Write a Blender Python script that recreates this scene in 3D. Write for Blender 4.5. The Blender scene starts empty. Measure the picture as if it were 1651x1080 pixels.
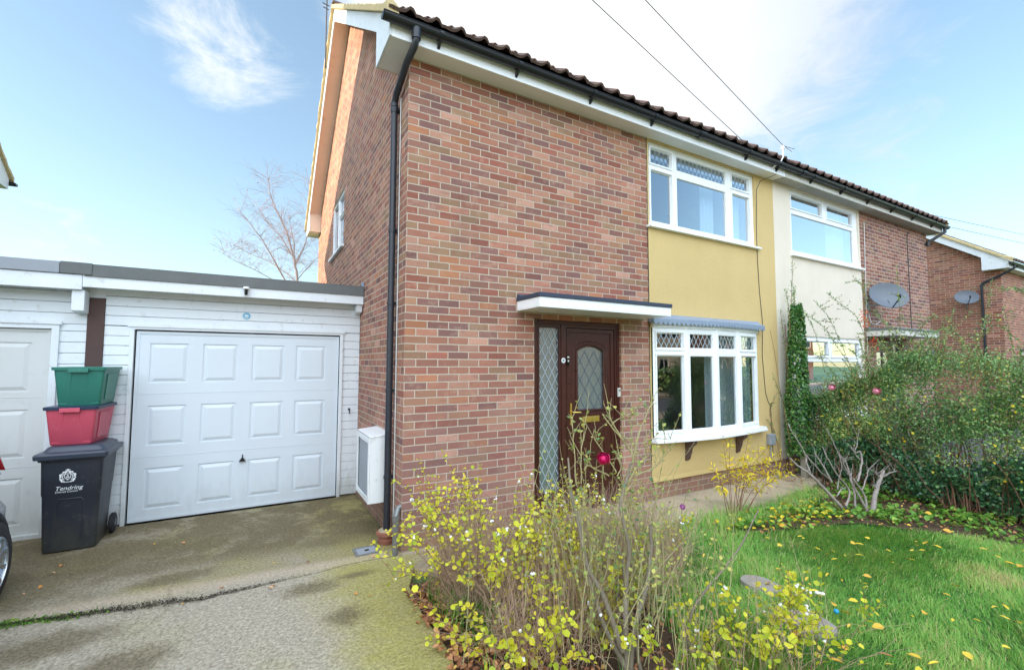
import bpy, bmesh, math, random
import numpy as np
from mathutils import Vector, Matrix

SC = bpy.context.scene
C = SC.collection
rad = math.radians

# ------------------------------------------------------------------ camera
cam = bpy.data.cameras.new('camera')
cam.sensor_width = 36.0
cam.lens = 727.9 / 1651.0 * 36.0
cam.clip_start = 0.05
cam.clip_end = 600
camo = bpy.data.objects.new('camera', cam)
C.objects.link(camo)
_yaw, _pit, _rol = rad(29.576), rad(3.516), rad(0.154)
_F = Vector((math.sin(_yaw) * math.cos(_pit), math.cos(_yaw) * math.cos(_pit), math.sin(_pit)))
_R = Vector((math.cos(_yaw), -math.sin(_yaw), 0))
_U = _R.cross(_F)
_R2 = _R * math.cos(_rol) + _U * math.sin(_rol)
_U2 = -_R * math.sin(_rol) + _U * math.cos(_rol)
camo.matrix_world = Matrix(((_R2.x, _U2.x, -_F.x, -1.2395), (_R2.y, _U2.y, -_F.y, -4.2756),
                            (_R2.z, _U2.z, -_F.z, 1.7663), (0, 0, 0, 1)))
SC.camera = camo

# ------------------------------------------------------------------ light
SUN = Vector((-5.3, 1.5, 1.24)).normalized()
SUN_EL = math.asin(SUN.z)
SUN_AZ = math.atan2(SUN.x, SUN.y)
sun = bpy.data.lights.new('sun', 'SUN')
sun.energy = 2.7
sun.angle = rad(0.5)
sun.color = (1.0, 0.77, 0.56)
suno = bpy.data.objects.new('sun', sun)
suno.rotation_euler = SUN.to_track_quat('Z', 'Y').to_euler()
suno.location = SUN * 60
C.objects.link(suno)

SC.view_settings.view_transform = 'Standard'
SC.view_settings.look = 'None'
SC.view_settings.exposure = 1.70
SC.view_settings.gamma = 1.0
SC.cycles.max_bounces = 8
SC.cycles.transparent_max_bounces = 16
SC.cycles.caustics_reflective = False
SC.cycles.caustics_refractive = False
SKY_STRENGTH = 0.12
FILL_CLOUD = 9.9

# ------------------------------------------------------------------ node helpers
def s2l(c):
    return c / 12.92 if c <= 0.04045 else ((c + 0.055) / 1.055) ** 2.4

def rgb(r, g, b, k=1.0):
    """sRGB 0-255 to linear albedo."""
    return (s2l(r / 255.0) * k, s2l(g / 255.0) * k, s2l(b / 255.0) * k, 1.0)

class NT:
    def __init__(self, tree):
        self.t = tree
        self.n = tree.nodes
        self.l = tree.links
    def put(self, sock, v):
        if v is None:
            return
        if isinstance(v, bpy.types.NodeSocket):
            self.l.new(v, sock)
        else:
            sock.default_value = v
    def new(self, t, props=None, **inp):
        nd = self.n.new(t)
        for k, v in (props or {}).items():
            setattr(nd, k, v)
        for k, v in inp.items():
            key = int(k[1:]) if k[0] == 'i' and k[1:].isdigit() else k.replace('_', ' ')
            self.put(nd.inputs[key], v)
        return nd
    def m(self, op, a, b=None, c=None, clamp=False):
        nd = self.n.new('ShaderNodeMath')
        nd.operation = op
        nd.use_clamp = clamp
        self.put(nd.inputs[0], a)
        self.put(nd.inputs[1], b)
        self.put(nd.inputs[2], c)
        return nd.outputs[0]
    def vm(self, op, a, b=None, scale=None):
        nd = self.n.new('ShaderNodeVectorMath')
        nd.operation = op
        self.put(nd.inputs[0], a)
        self.put(nd.inputs[1], b)
        if scale is not None:
            self.put(nd.inputs['Scale'], scale)
        return nd.outputs['Value'] if op in ('DOT_PRODUCT', 'LENGTH') else nd.outputs[0]
    def mix(self, f, a, b, mode='MIX'):
        nd = self.n.new('ShaderNodeMix')
        nd.data_type = 'RGBA'
        nd.blend_type = mode
        self.put(nd.inputs[0], f)
        self.put(nd.inputs[6], a)
        self.put(nd.inputs[7], b)
        return nd.outputs[2]
    def ramp(self, f, stops, interp='LINEAR'):
        nd = self.n.new('ShaderNodeValToRGB')
        cr = nd.color_ramp
        cr.interpolation = interp
        while len(cr.elements) > 1:
            cr.elements.remove(cr.elements[-1])
        cr.elements[0].position = stops[0][0]
        cr.elements[0].color = stops[0][1]
        for p, c in stops[1:]:
            e = cr.elements.new(p)
            e.color = c
        self.put(nd.inputs[0], f)
        return nd.outputs[0]
    def sm(self, x, a, b):
        nd = self.n.new('ShaderNodeMapRange')
        nd.interpolation_type = 'SMOOTHSTEP'
        self.put(nd.inputs[0], x)
        nd.inputs[1].default_value = a
        nd.inputs[2].default_value = b
        return nd.outputs[0]
    def noise(self, vec, scale, detail=3, rough=0.55, dist=0.0, out=0):
        nd = self.n.new('ShaderNodeTexNoise')
        self.put(nd.inputs['Vector'], vec)
        nd.inputs['Scale'].default_value = scale
        nd.inputs['Detail'].default_value = detail
        nd.inputs['Roughness'].default_value = rough
        nd.inputs['Distortion'].default_value = dist
        return nd.outputs[out]

def g(v):
    return (v, v, v, 1.0)

# ------------------------------------------------------------------ sky
world = bpy.data.worlds.new('World')
SC.world = world
world.use_nodes = True
W = NT(world.node_tree)
W.n.clear()
_sky = W.new('ShaderNodeTexSky', dict(sky_type='NISHITA', sun_disc=False, sun_elevation=SUN_EL, sun_rotation=SUN_AZ,
             air_density=1.0, dust_density=0.6, ozone_density=1.2))
_tc = W.new('ShaderNodeTexCoord').outputs['Generated']
_dir = W.vm('NORMALIZE', _tc)
_sep = W.new('ShaderNodeSeparateXYZ', None, i0=_dir)
_zz = W.m('MAXIMUM', _sep.outputs[2], 0.0)
_den = W.m('ADD', _zz, 0.16)
_pl = W.new('ShaderNodeCombineXYZ', None, i0=W.m('DIVIDE', _sep.outputs[0], _den), i1=W.m('DIVIDE', _sep.outputs[1], _den), i2=0.3).outputs[0]
_n1 = W.noise(_pl, 1.15, 9, 0.58, 0.35)
_n2 = W.noise(W.vm('ADD', _pl, (7.3, 2.1, 0.0)), 3.6, 10, 0.66, 0.9)
def _blob(d, w0, w1, amp):
    v = Vector(d).normalized()
    dp = W.vm('DOT_PRODUCT', _dir, (v.x, v.y, v.z))
    return W.m('MULTIPLY', W.sm(dp, math.cos(rad(w0)), math.cos(rad(w1))), amp)
_cov = None
for d_, a_, b_, k_ in [((0.44, 0.66, 0.62), 26, 9, 0.40), ((0.66, 0.52, 0.58), 20, 4, 0.24), ((0.52, 0.68, 0.42), 19, 4, 0.30),
                       ((-0.05, 0.87, 0.49), 8, 2, 0.13), ((-0.12, 0.82, 0.56), 9, 2, 0.09), ((0.76, 0.38, 0.55), 15, 4, 0.17), ((0.90, 0.31, 0.30), 9, 1, 0.13),
                       ((-0.27, 0.95, 0.13), 6, 1, 0.12)]:
    b = _blob(d_, a_, b_, k_)
    _cov = b if _cov is None else W.m('ADD', _cov, b)
_mixn = W.m('ADD', W.m('MULTIPLY', _n1, 0.48), W.m('MULTIPLY', _n2, 0.56))
_mask = W.sm(W.m('ADD', _mixn, _cov), 0.62, 0.90)
_mask = W.m('MULTIPLY', _mask, 0.90)
# thicker cloud to the right is greyer; the one over the roof is bright
_shade = W.m('ADD', _blob((0.25, 0.82, 0.50), 46, 16, 1.0), W.m('MULTIPLY', _n2, 0.30), None, True)
_cl = W.mix(_shade, (1.9, 2.15, 2.5, 1), (3.3, 3.3, 3.25, 1))
_base = W.vm('MULTIPLY', _sky.outputs[0], (0.76, 0.84, 0.88))
_fw = W.sm(_sep.outputs[1], -0.25, 0.25)
_base = W.mix(W.m('MULTIPLY', _fw, 0.24), _base, (1.75, 2.35, 2.75, 1))
_hz = W.m('POWER', W.m('SUBTRACT', 1.0, _zz, None, True), 5.0)
_base = W.mix(W.m('MULTIPLY', W.m('MULTIPLY', _hz, 0.75), W.m('ADD', 0.12, W.m('MULTIPLY', _fw, 0.88))), _base, (2.35, 2.8, 2.95, 1))
_col = W.mix(_mask, _base, _cl)
# bright cloud added out of view behind the camera, to light the house fronts
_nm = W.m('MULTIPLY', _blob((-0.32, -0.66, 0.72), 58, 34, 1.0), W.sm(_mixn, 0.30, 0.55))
_col = W.mix(_nm, _col, (FILL_CLOUD * 0.86, FILL_CLOUD * 0.97, FILL_CLOUD * 1.10, 1))
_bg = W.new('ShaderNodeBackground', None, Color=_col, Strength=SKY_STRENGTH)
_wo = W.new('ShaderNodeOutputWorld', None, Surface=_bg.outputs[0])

# ------------------------------------------------------------------ materials
MATS = {}
def new_mat(name):
    m = bpy.data.materials.new(name)
    m.use_nodes = True
    nt = NT(m.node_tree)
    nt.n.clear()
    MATS[name] = m
    return m, nt

def finish(nt, bsdf):
    nt.new('ShaderNodeOutputMaterial', None, Surface=bsdf)

def simple(name, col, rough=0.6, metal=0.0, var=0.08, scale=6.0, bump=0.0, bscale=60.0, spec=0.5, dirt=None, dirt_amt=0.0, coat=0.0, grime=0.0):
    m, nt = new_mat(name)
    pos = nt.new('ShaderNodeNewGeometry').outputs['Position']
    n = nt.noise(pos, scale, 5, 0.6)
    dark = tuple(c * (1 - var * 2) for c in col[:3]) + (1,)
    lite = tuple(min(1, c * (1 + var)) for c in col[:3]) + (1,)
    c = nt.mix(n, dark, lite)
    if dirt is not None:
        n2 = nt.noise(pos, scale * 2.7, 7, 0.7)
        c = nt.mix(nt.m('MULTIPLY', nt.sm(n2, 0.56, 0.72), dirt_amt), c, dirt)
    if grime > 0:
        # splashed soil and algae low on the surface
        gz = nt.new('ShaderNodeSeparateXYZ', None, i0=pos).outputs[2]
        gn = nt.noise(nt.vm('MULTIPLY', pos, (14.0, 14.0, 5.0)), 1.0, 6, 0.7)
        gm = nt.m('SUBTRACT', 1.0, nt.sm(nt.m('ADD', gz, nt.m('MULTIPLY', nt.m('SUBTRACT', gn, 0.5), 0.9)), -0.02, 0.42), None, True)
        c = nt.mix(nt.m('MULTIPLY', gm, grime), c, rgb(126, 122, 92))
    rr = nt.m('ADD', nt.m('MULTIPLY', n, 0.16), rough - 0.08)
    nr = None
    if bump > 0:
        bn = nt.noise(pos, bscale, 4, 0.6)
        nr = nt.new('ShaderNodeBump', None, Strength=1.0, Distance=bump, Height=bn).outputs[0]
    p = nt.new('ShaderNodeBsdfPrincipled', None, Base_Color=c, Roughness=rr, Metallic=metal, Specular_IOR_Level=spec, Coat_Weight=coat)
    if nr:
        nt.put(p.inputs['Normal'], nr)
    finish(nt, p.outputs[0])
    return m

BRICKS = [(0.00, rgb(156, 90, 76)), (0.09, rgb(176, 120, 98)), (0.19, rgb(168, 112, 94)), (0.30, rgb(184, 136, 114)),
          (0.40, rgb(144, 104, 92)), (0.51, rgb(176, 130, 100)), (0.61, rgb(160, 102, 86)), (0.70, rgb(130, 92, 88)),
          (0.78, rgb(156, 128, 98)), (0.86, rgb(198, 152, 132)), (0.91, rgb(114, 84, 86)), (0.965, rgb(184, 122, 84))]

def brick_mat(name, k=1.0, warm=0.0, mortar=rgb(204, 187, 168), seed=0.0):
    m, nt = new_mat(name)
    geo = nt.new('ShaderNodeNewGeometry')
    pos = geo.outputs['Position']
    sp = nt.new('ShaderNodeSeparateXYZ', None, i0=pos)
    sn = nt.new('ShaderNodeSeparateXYZ', None, i0=geo.outputs['True Normal'])
    side = nt.m('GREATER_THAN', nt.m('ABSOLUTE', sn.outputs[0]), 0.5)
    u = nt.m('ADD', nt.m('MULTIPLY', sp.outputs[0], nt.m('SUBTRACT', 1.0, side)),
             nt.m('MULTIPLY', nt.m('ADD', sp.outputs[1], 0.1125), side))
    wob = nt.noise(pos, 9.0, 2, 0.5)
    zz = nt.m('ADD', sp.outputs[2], nt.m('MULTIPLY', nt.m('SUBTRACT', wob, 0.5), 0.004))
    zr = nt.m('DIVIDE', zz, 0.075)
    row = nt.m('FLOOR', zr)
    par = nt.m('FLOORED_MODULO', row, 2.0)
    jr = nt.new('ShaderNodeTexWhiteNoise', dict(noise_dimensions='1D'), W=nt.m('ADD', row, 3.7)).outputs[0]
    uu = nt.m('ADD', nt.m('ADD', nt.m('DIVIDE', u, 0.225), nt.m('MULTIPLY', par, 0.5)), nt.m('MULTIPLY', nt.m('SUBTRACT', jr, 0.5), 0.05))
    col = nt.m('FLOOR', uu)
    fx = nt.m('MULTIPLY', nt.m('SUBTRACT', uu, col), 0.225)
    fz = nt.m('MULTIPLY', nt.m('SUBTRACT', zr, row), 0.075)
    dx = nt.m('MINIMUM', fx, nt.m('SUBTRACT', 0.225, fx))
    dz = nt.m('MINIMUM', fz, nt.m('SUBTRACT', 0.075, fz))
    edge = nt.noise(pos, 70.0, 3, 0.6)
    d = nt.m('ADD', nt.m('MINIMUM', dx, dz), nt.m('MULTIPLY', nt.m('SUBTRACT', edge, 0.5), 0.0045))
    brick = nt.sm(d, 0.0046, 0.0066)
    idv = nt.new('ShaderNodeCombineXYZ', None, i0=col, i1=row, i2=nt.m('ADD', nt.m('MULTIPLY', side, 17.0), seed)).outputs[0]
    wn = nt.new('ShaderNodeTexWhiteNoise', dict(noise_dimensions='3D'), Vector=idv)
    wn2 = nt.new('ShaderNodeTexWhiteNoise', dict(noise_dimensions='3D'), Vector=nt.vm('ADD', idv, (31.0, 7.0, 3.0)))
    stops = [(p, tuple(v * k for v in c[:3]) + (1,)) for p, c in BRICKS]
    c = nt.ramp(wn.outputs[0], stops, 'CONSTANT')
    c = nt.mix(0.30, c, tuple(v * k for v in rgb(168, 122, 104)[:3]) + (1,))
    # second tone inside each brick (kiln streaks) and per-brick value
    sc = nt.vm('MULTIPLY', pos, (6.0, 6.0, 26.0))
    st = nt.noise(nt.vm('ADD', sc, idv), 1.0, 4, 0.62)
    c2 = nt.ramp(wn2.outputs[0], stops, 'CONSTANT')
    c = nt.mix(nt.m('MULTIPLY', nt.sm(st, 0.48, 0.66), 0.5), c, c2)
    val = nt.m('ADD', 0.74, nt.m('MULTIPLY', wn2.outputs[0], 0.34))
    fine = nt.noise(pos, 150.0, 3, 0.7)
    val = nt.m('MULTIPLY', val, nt.m('ADD', 0.84, nt.m('MULTIPLY', fine, 0.32)))
    big = nt.noise(pos, 0.9, 3, 0.6)
    val = nt.m('MULTIPLY', val, nt.m('ADD', 0.90, nt.m('MULTIPLY', big, 0.2)))
    c = nt.mix(1.0, c, nt.new('ShaderNodeCombineXYZ', None, i0=val, i1=val, i2=val).outputs[0], 'MULTIPLY')
    # efflorescence: pale bloom
    ef = nt.noise(nt.vm('ADD', pos, (11.0, 4.0, 2.0)), 5.0, 6, 0.7)
    c = nt.mix(nt.m('MULTIPLY', nt.sm(ef, 0.52, 0.74), 0.36), c, rgb(202, 176, 152))
    # lower courses mauver; damp and algae just above the ground
    lowz = nt.m('SUBTRACT', 1.0, nt.sm(nt.m('ADD', sp.outputs[2], nt.m('MULTIPLY', big, 0.8)), 0.6, 2.9), None, True)
    c = nt.mix(nt.m('MULTIPLY', lowz, 0.22), c, rgb(178, 138, 132))
    mn = nt.noise(pos, 40.0, 4, 0.7)
    mc = nt.mix(mn, tuple(v * 0.78 for v in mortar[:3]) + (1,), mortar)
    c = nt.mix(brick, mc, c)
    dn = nt.noise(pos, 4.0, 6, 0.7)
    damp = nt.m('SUBTRACT', 1.0, nt.sm(nt.m('ADD', sp.outputs[2], nt.m('MULTIPLY', nt.m('SUBTRACT', dn, 0.5), 0.8)), 0.05, 0.5), None, True)
    c = nt.mix(nt.m('MULTIPLY', damp, 0.45), c, rgb(120, 104, 84))
    # broad sooty weathering
    wt = nt.noise(nt.vm('MULTIPLY', nt.vm('ADD', pos, (2, 7, 1)), (1.0, 1.0, 0.45)), 1.7, 7, 0.68)
    c = nt.mix(nt.m('MULTIPLY', nt.sm(wt, 0.48, 0.72), 0.22), c, rgb(112, 92, 84))
    if warm:
        c = nt.mix(warm, c, rgb(196, 112, 70))
    h = nt.m('ADD', nt.m('MULTIPLY', brick, 1.0), nt.m('MULTIPLY', nt.m('ADD', fine, st), 0.22))
    bp = nt.new('ShaderNodeBump', None, Strength=0.85, Distance=0.006, Height=h).outputs[0]
    p = nt.new('ShaderNodeBsdfPrincipled', None, Base_Color=c, Roughness=0.86, Normal=bp, Specular_IOR_Level=0.25)
    finish(nt, p.outputs[0])
    return m

def render_mat(name, col, stain):
    """painted rough render: fine dashed texture with weather streaks"""
    m, nt = new_mat(name)
    pos = nt.new('ShaderNodeNewGeometry').outputs['Position']
    n1 = nt.noise(pos, 1.6, 5, 0.6)
    n2 = nt.noise(nt.vm('MULTIPLY', pos, (9.0, 9.0, 1.3)), 1.0, 5, 0.65)
    n3 = nt.noise(pos, 120.0, 3, 0.6)
    dark = tuple(v * 0.80 for v in col[:3]) + (1,)
    c = nt.mix(n1, dark, col)
    c = nt.mix(nt.m('MULTIPLY', nt.sm(n2, 0.50, 0.75), 0.16), c, stain)
    sz = nt.new('ShaderNodeSeparateXYZ', None, i0=pos).outputs[2]
    low = nt.m('SUBTRACT', 1.0, nt.sm(nt.m('ADD', sz, nt.m('MULTIPLY', n2, 0.3)), 0.3, 0.75), None, True)
    c = nt.mix(nt.m('MULTIPLY', low, 0.45), c, stain)
    bp = nt.new('ShaderNodeBump', None, Strength=0.9, Distance=0.008, Height=nt.m('ADD', n3, nt.m('MULTIPLY', nt.noise(pos, 38.0, 3, 0.6), 0.8))).outputs[0]
    p = nt.new('ShaderNodeBsdfPrincipled', None, Base_Color=c, Roughness=0.85, Normal=bp, Specular_IOR_Level=0.2)
    finish(nt, p.outputs[0])
    return m

def glass_mat(name, tint=(0.9, 0.95, 0.97, 1), boost=1.9, rough=0.0, obscure=0.0):
    m, nt = new_mat(name)
    pos = nt.new('ShaderNodeNewGeometry').outputs['Position']
    nr = None
    if obscure > 0:
        v = nt.noise(pos, 70.0, 3, 0.6, 0.6)
        nr = nt.new('ShaderNodeBump', None, Strength=obscure, Distance=0.004, Height=v).outputs[0]
    else:
        v = nt.noise(pos, 1.2, 2, 0.5)
        nr = nt.new('ShaderNodeBump', None, Strength=0.25, Distance=0.01, Height=v).outputs[0]
    geo = nt.new('ShaderNodeNewGeometry')
    c = nt.m('ABSOLUTE', nt.vm('DOT_PRODUCT', geo.outputs['Incoming'], geo.outputs['Normal']))
    # sealed double glazing: four surfaces reflect
    fr = nt.m('ADD', 0.045, nt.m('MULTIPLY', nt.m('POWER', nt.m('SUBTRACT', 1.0, c, None, True), 4.0), 0.95))
    f = nt.m('MINIMUM', nt.m('MULTIPLY', fr, boost), 0.60)
    gl = nt.new('ShaderNodeBsdfGlossy', None, Color=(1, 1, 1, 1), Roughness=rough, Normal=nr).outputs[0]
    if obscure > 0:
        tr = nt.new('ShaderNodeBsdfTranslucent', None, Color=tint, Normal=nr).outputs[0]
        tt = nt.new('ShaderNodeBsdfTransparent', None, Color=tint).outputs[0]
        df = nt.new('ShaderNodeBsdfDiffuse', None, Color=(tint[0] * .5, tint[1] * .5, tint[2] * .5, 1), Normal=nr).outputs[0]
        a = nt.new('ShaderNodeMixShader', None, i0=0.5, i1=tt, i2=df).outputs[0]
    else:
        a = nt.new('ShaderNodeBsdfTransparent', None, Color=tint).outputs[0]
    s = nt.new('ShaderNodeMixShader', None, i0=f, i1=a, i2=gl).outputs[0]
    finish(nt, s)
    return m

def leaf_mat(name, stops, rough=0.5, trans=0.35, spec=0.4):
    m, nt = new_mat(name)
    at = nt.new('ShaderNodeAttribute', dict(attribute_name='tint')).outputs['Fac']
    pos = nt.new('ShaderNodeNewGeometry').outputs['Position']
    n = nt.noise(pos, 90.0, 3, 0.6)
    t = nt.m('ADD', at, nt.m('MULTIPLY', nt.m('SUBTRACT', n, 0.5), 0.16))
    c = nt.ramp(t, stops)
    p = nt.new('ShaderNodeBsdfPrincipled', None, Base_Color=c, Roughness=rough, Specular_IOR_Level=spec).outputs[0]
    tl = nt.new('ShaderNodeBsdfTranslucent', None, Color=c).outputs[0]
    s = nt.new('ShaderNodeMixShader', None, i0=trans, i1=p, i2=tl).outputs[0]
    finish(nt, s)
    return m

brick_mat('brick')
brick_mat('brick_far', 0.90, 0.10, rgb(206, 186, 170), 5.0)
brick_mat('brick_attached', 0.80, 0.0, rgb(210, 194, 184), 9.0)
render_mat('yellow_render', rgb(224, 196, 138), rgb(196, 170, 110))
render_mat('cream_render', rgb(244, 232, 214), rgb(214, 200, 178))
simple('white_upvc', rgb(246, 249, 252), 0.32, var=0.02, scale=3, dirt=rgb(190, 188, 180), dirt_amt=0.12)
simple('white_board', rgb(232, 238, 242), 0.5, var=0.05, scale=4, grime=0.35, bump=0.001, bscale=40, dirt=rgb(150, 140, 124), dirt_amt=0.35)
simple('old_white', rgb(214, 212, 204), 0.7, var=0.10, scale=5, bump=0.002, bscale=50, dirt=rgb(92, 84, 72), dirt_amt=0.75)
simple('peeling_soffit', rgb(186, 182, 174), 0.8, var=0.14, scale=7, bump=0.002, bscale=50, dirt=rgb(88, 80, 70), dirt_amt=0.8)
simple('soffit_grey', rgb(240, 238, 236), 0.6, var=0.05, scale=2)
simple('verge_board', rgb(236, 216, 192), 0.7, var=0.06, scale=3, dirt=rgb(150, 110, 80), dirt_amt=0.3)
simple('garage_paint', rgb(216, 225, 232), 0.42, var=0.025, scale=2, dirt=rgb(188, 192, 192), dirt_amt=0.08, grime=0.13)
simple('garage_paint_old', rgb(214, 217, 215), 0.5, var=0.02, scale=2, grime=0.2, dirt=rgb(170, 168, 158), dirt_amt=0.2)
simple('black_plastic', rgb(30, 33, 40), 0.34, var=0.1, scale=8)
simple('downpipe_black', rgb(44, 48, 56), 0.38, var=0.12, scale=8, dirt=rgb(96, 98, 100), dirt_amt=0.3)
simple('felt_grey', rgb(112, 116, 116), 0.9, var=0.12, scale=7, bump=0.003, bscale=120, dirt=rgb(140, 136, 112), dirt_amt=0.4)
simple('felt_dark', rgb(62, 70, 88), 0.85, var=0.12, scale=9, bump=0.003, bscale=140)
simple('lead', rgb(138, 152, 172), 0.6, var=0.10, scale=8, bump=0.003, bscale=25, dirt=rgb(190, 196, 204), dirt_amt=0.5)
simple('roof_tile', rgb(96, 74, 66), 0.85, var=0.2, scale=6, bump=0.004, bscale=80, dirt=rgb(130, 124, 84), dirt_amt=0.5)
simple('lichen_mortar', rgb(206, 186, 140), 0.9, var=0.14, scale=9, bump=0.006, bscale=60, dirt=rgb(176, 140, 60), dirt_amt=0.7)
simple('brown_timber', rgb(88, 66, 62), 0.75, var=0.14, scale=8, bump=0.002, bscale=90)
simple('corbel_brown', rgb(92, 70, 64), 0.5, var=0.14, scale=10)
simple('brass', rgb(226, 190, 96), 0.28, metal=0.75, var=0.06, scale=10)
simple('chrome', rgb(210, 210, 210), 0.2, metal=1.0, var=0.04)
simple('rosewood', rgb(74, 36, 30), 0.30, var=0.22, scale=14, spec=0.5)
simple('dark_room', rgb(70, 68, 66), 0.9, var=0.1)
simple('room_wall', rgb(176, 178, 174), 0.9, var=0.06)
simple('curtain_white', rgb(226, 232, 236), 0.9, var=0.05)
simple('curtain_grey', rgb(172, 182, 188), 0.9, var=0.08)
simple('lead_strip', rgb(120, 130, 140), 0.45, metal=0.4, var=0.1)
simple('lead_strip_light', rgb(196, 208, 216), 0.5, metal=0.2, var=0.1)
simple('terracotta', rgb(150, 96, 76), 0.8, var=0.15, scale=20, bump=0.002)
simple('galvanised', rgb(140, 142, 140), 0.5, metal=0.5, var=0.2, scale=30, dirt=rgb(110, 80, 60), dirt_amt=0.4)
simple('meter_white', rgb(236, 238, 238), 0.4, var=0.02, scale=4, dirt=rgb(150, 150, 150), dirt_amt=0.35)
simple('grey_plastic', rgb(150, 156, 164), 0.4, var=0.04)
simple('bin_body', rgb(44, 48, 58), 0.45, var=0.10, scale=5, bump=0.0008, bscale=160, dirt=rgb(104, 104, 100), dirt_amt=0.35, grime=0.16)
simple('bin_lid', rgb(58, 66, 80), 0.36, var=0.08, scale=5, dirt=rgb(110, 114, 120), dirt_amt=0.25)
simple('box_green', rgb(52, 124, 108), 0.4, var=0.05, scale=5, dirt=rgb(120, 170, 158), dirt_amt=0.2)
simple('box_red', rgb(204, 84, 104), 0.42, var=0.05, scale=5, dirt=rgb(236, 150, 160), dirt_amt=0.25)
simple('box_lid', rgb(46, 58, 82), 0.4, var=0.05)
simple('rubber', rgb(32, 32, 36), 0.7, var=0.1)
simple('white_print', rgb(240, 242, 244), 0.5, var=0.0)
simple('car_paint', rgb(206, 210, 212), 0.18, metal=0.3, var=0.02, coat=0.8)
simple('car_trim', rgb(44, 48, 56), 0.55, var=0.08)
simple('car_glass', rgb(26, 30, 34), 0.05, var=0.0)
simple('red_lamp', rgb(190, 22, 44), 0.12, var=0.05, coat=0.6)
simple('alloy', rgb(190, 196, 202), 0.25, metal=0.9, var=0.05)
simple('dish_grey', rgb(104, 112, 122), 0.5, var=0.08, scale=9)
simple('cable_black', rgb(70, 70, 72), 0.6)
simple('cable_white', rgb(214, 214, 210), 0.6)
simple('porcelain', rgb(236, 238, 240), 0.2, var=0.02)
simple('sticker_blue', rgb(120, 190, 220), 0.3, var=0.1, scale=60)
simple('lens_black', rgb(12, 12, 14), 0.1, var=0.0)
simple('tree_bark', rgb(170, 148, 142), 0.8, var=0.3, scale=3)
simple('twig', rgb(164, 140, 142), 0.8, var=0.2, scale=3)
simple('stem_brown', rgb(138, 100, 78), 0.8, var=0.25, scale=20)
simple('dry_twig', rgb(196, 164, 138), 0.85, var=0.25, scale=14)
simple('grey_stem', rgb(136, 124, 106), 0.85, var=0.25, scale=22, bump=0.002, bscale=90, dirt=rgb(206, 206, 196), dirt_amt=0.5)
simple('green_stem', rgb(172, 162, 116), 0.7, var=0.2, scale=22)
simple('pruned_wood', rgb(166, 154, 148), 0.85, var=0.3, scale=20, bump=0.002, bscale=80, dirt=rgb(122, 92, 84), dirt_amt=0.6)
simple('berry_white', rgb(246, 246, 242), 0.4, var=0.03)
simple('berry_orange', rgb(236, 96, 40), 0.35, var=0.1)
simple('petal_magenta', rgb(226, 22, 104), 0.6, var=0.38, scale=110)
simple('petal_pink', rgb(244, 156, 176), 0.6, var=0.22, scale=110)
simple('petal_lilac', rgb(206, 110, 196), 0.5, var=0.12, scale=60)
simple('slate', rgb(160, 152, 140), 0.8, var=0.2, scale=9, bump=0.004, bscale=40, dirt=rgb(168, 138, 84), dirt_amt=0.6)
simple('old_timber', rgb(150, 142, 126), 0.85, var=0.2, scale=14)
simple('blue_ball', rgb(40, 160, 210), 0.2, var=0.1, scale=50)
simple('asphalt', rgb(92, 92, 94), 0.9, var=0.15, scale=5, bump=0.004, bscale=120)
simple('soil', rgb(92, 72, 54), 0.95, var=0.3, scale=16, bump=0.02, bscale=30, dirt=rgb(130, 100, 70), dirt_amt=0.6)
simple('lawn_base', rgb(72, 116, 48), 0.95, var=0.25, scale=5, bump=0.02, bscale=40, dirt=rgb(104, 96, 54), dirt_amt=0.5)
simple('clear_plastic', rgb(150, 150, 158), 0.3, var=0.05)
glass_mat('window_glass', tint=(0.70, 0.80, 0.88, 1), boost=6.0)
glass_mat('bay_glass', tint=(0.80, 0.88, 0.90, 1), boost=3.4)
glass_mat('door_glass', tint=(0.60, 0.70, 0.72, 1), boost=5.0, rough=0.05, obscure=0.5)

leaf_mat('leaf_snowberry', [(0.0, rgb(136, 166, 60)), (0.25, rgb(192, 206, 66)), (0.6, rgb(236, 230, 66)), (1.0, rgb(246, 222, 92))], trans=0.4)
leaf_mat('leaf_rose', [(0.0, rgb(90, 130, 90)), (0.5, rgb(150, 170, 90)), (1.0, rgb(216, 208, 110))], trans=0.35)
leaf_mat('leaf_hedge', [(0.0, rgb(62, 104, 62)), (0.4, rgb(104, 148, 84)), (0.75, rgb(150, 184, 108)), (0.93, rgb(184, 196, 118)), (1.0, rgb(236, 206, 64))], rough=0.35, trans=0.15, spec=0.6)
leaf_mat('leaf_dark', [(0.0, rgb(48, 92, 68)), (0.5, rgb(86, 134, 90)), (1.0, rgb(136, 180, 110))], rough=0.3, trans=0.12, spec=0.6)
leaf_mat('leaf_ivy', [(0.0, rgb(40, 90, 44)), (0.5, rgb(72, 124, 54)), (0.9, rgb(128, 164, 80)), (1.0, rgb(150, 120, 60))], rough=0.35, trans=0.15, spec=0.6)
leaf_mat('leaf_yellow', [(0.0, rgb(188, 196, 70)), (0.5, rgb(238, 214, 60)), (1.0, rgb(246, 206, 48))], trans=0.35)
leaf_mat('leaf_fallen', [(0.0, rgb(238, 206, 70)), (0.45, rgb(226, 176, 66)), (0.75, rgb(196, 130, 76)), (1.0, rgb(214, 176, 140))], trans=0.1)
leaf_mat('leaf_litter', [(0.0, rgb(120, 78, 54)), (0.4, rgb(176, 118, 80)), (0.8, rgb(214, 158, 112)), (1.0, rgb(232, 196, 96))], trans=0.1, rough=0.7)
leaf_mat('grass', [(0.0, rgb(66, 118, 46)), (0.4, rgb(114, 174, 68)), (0.70, rgb(154, 198, 92)), (0.88, rgb(196, 196, 112)), (1.0, rgb(208, 188, 136))], rough=0.5, trans=0.35)
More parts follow.
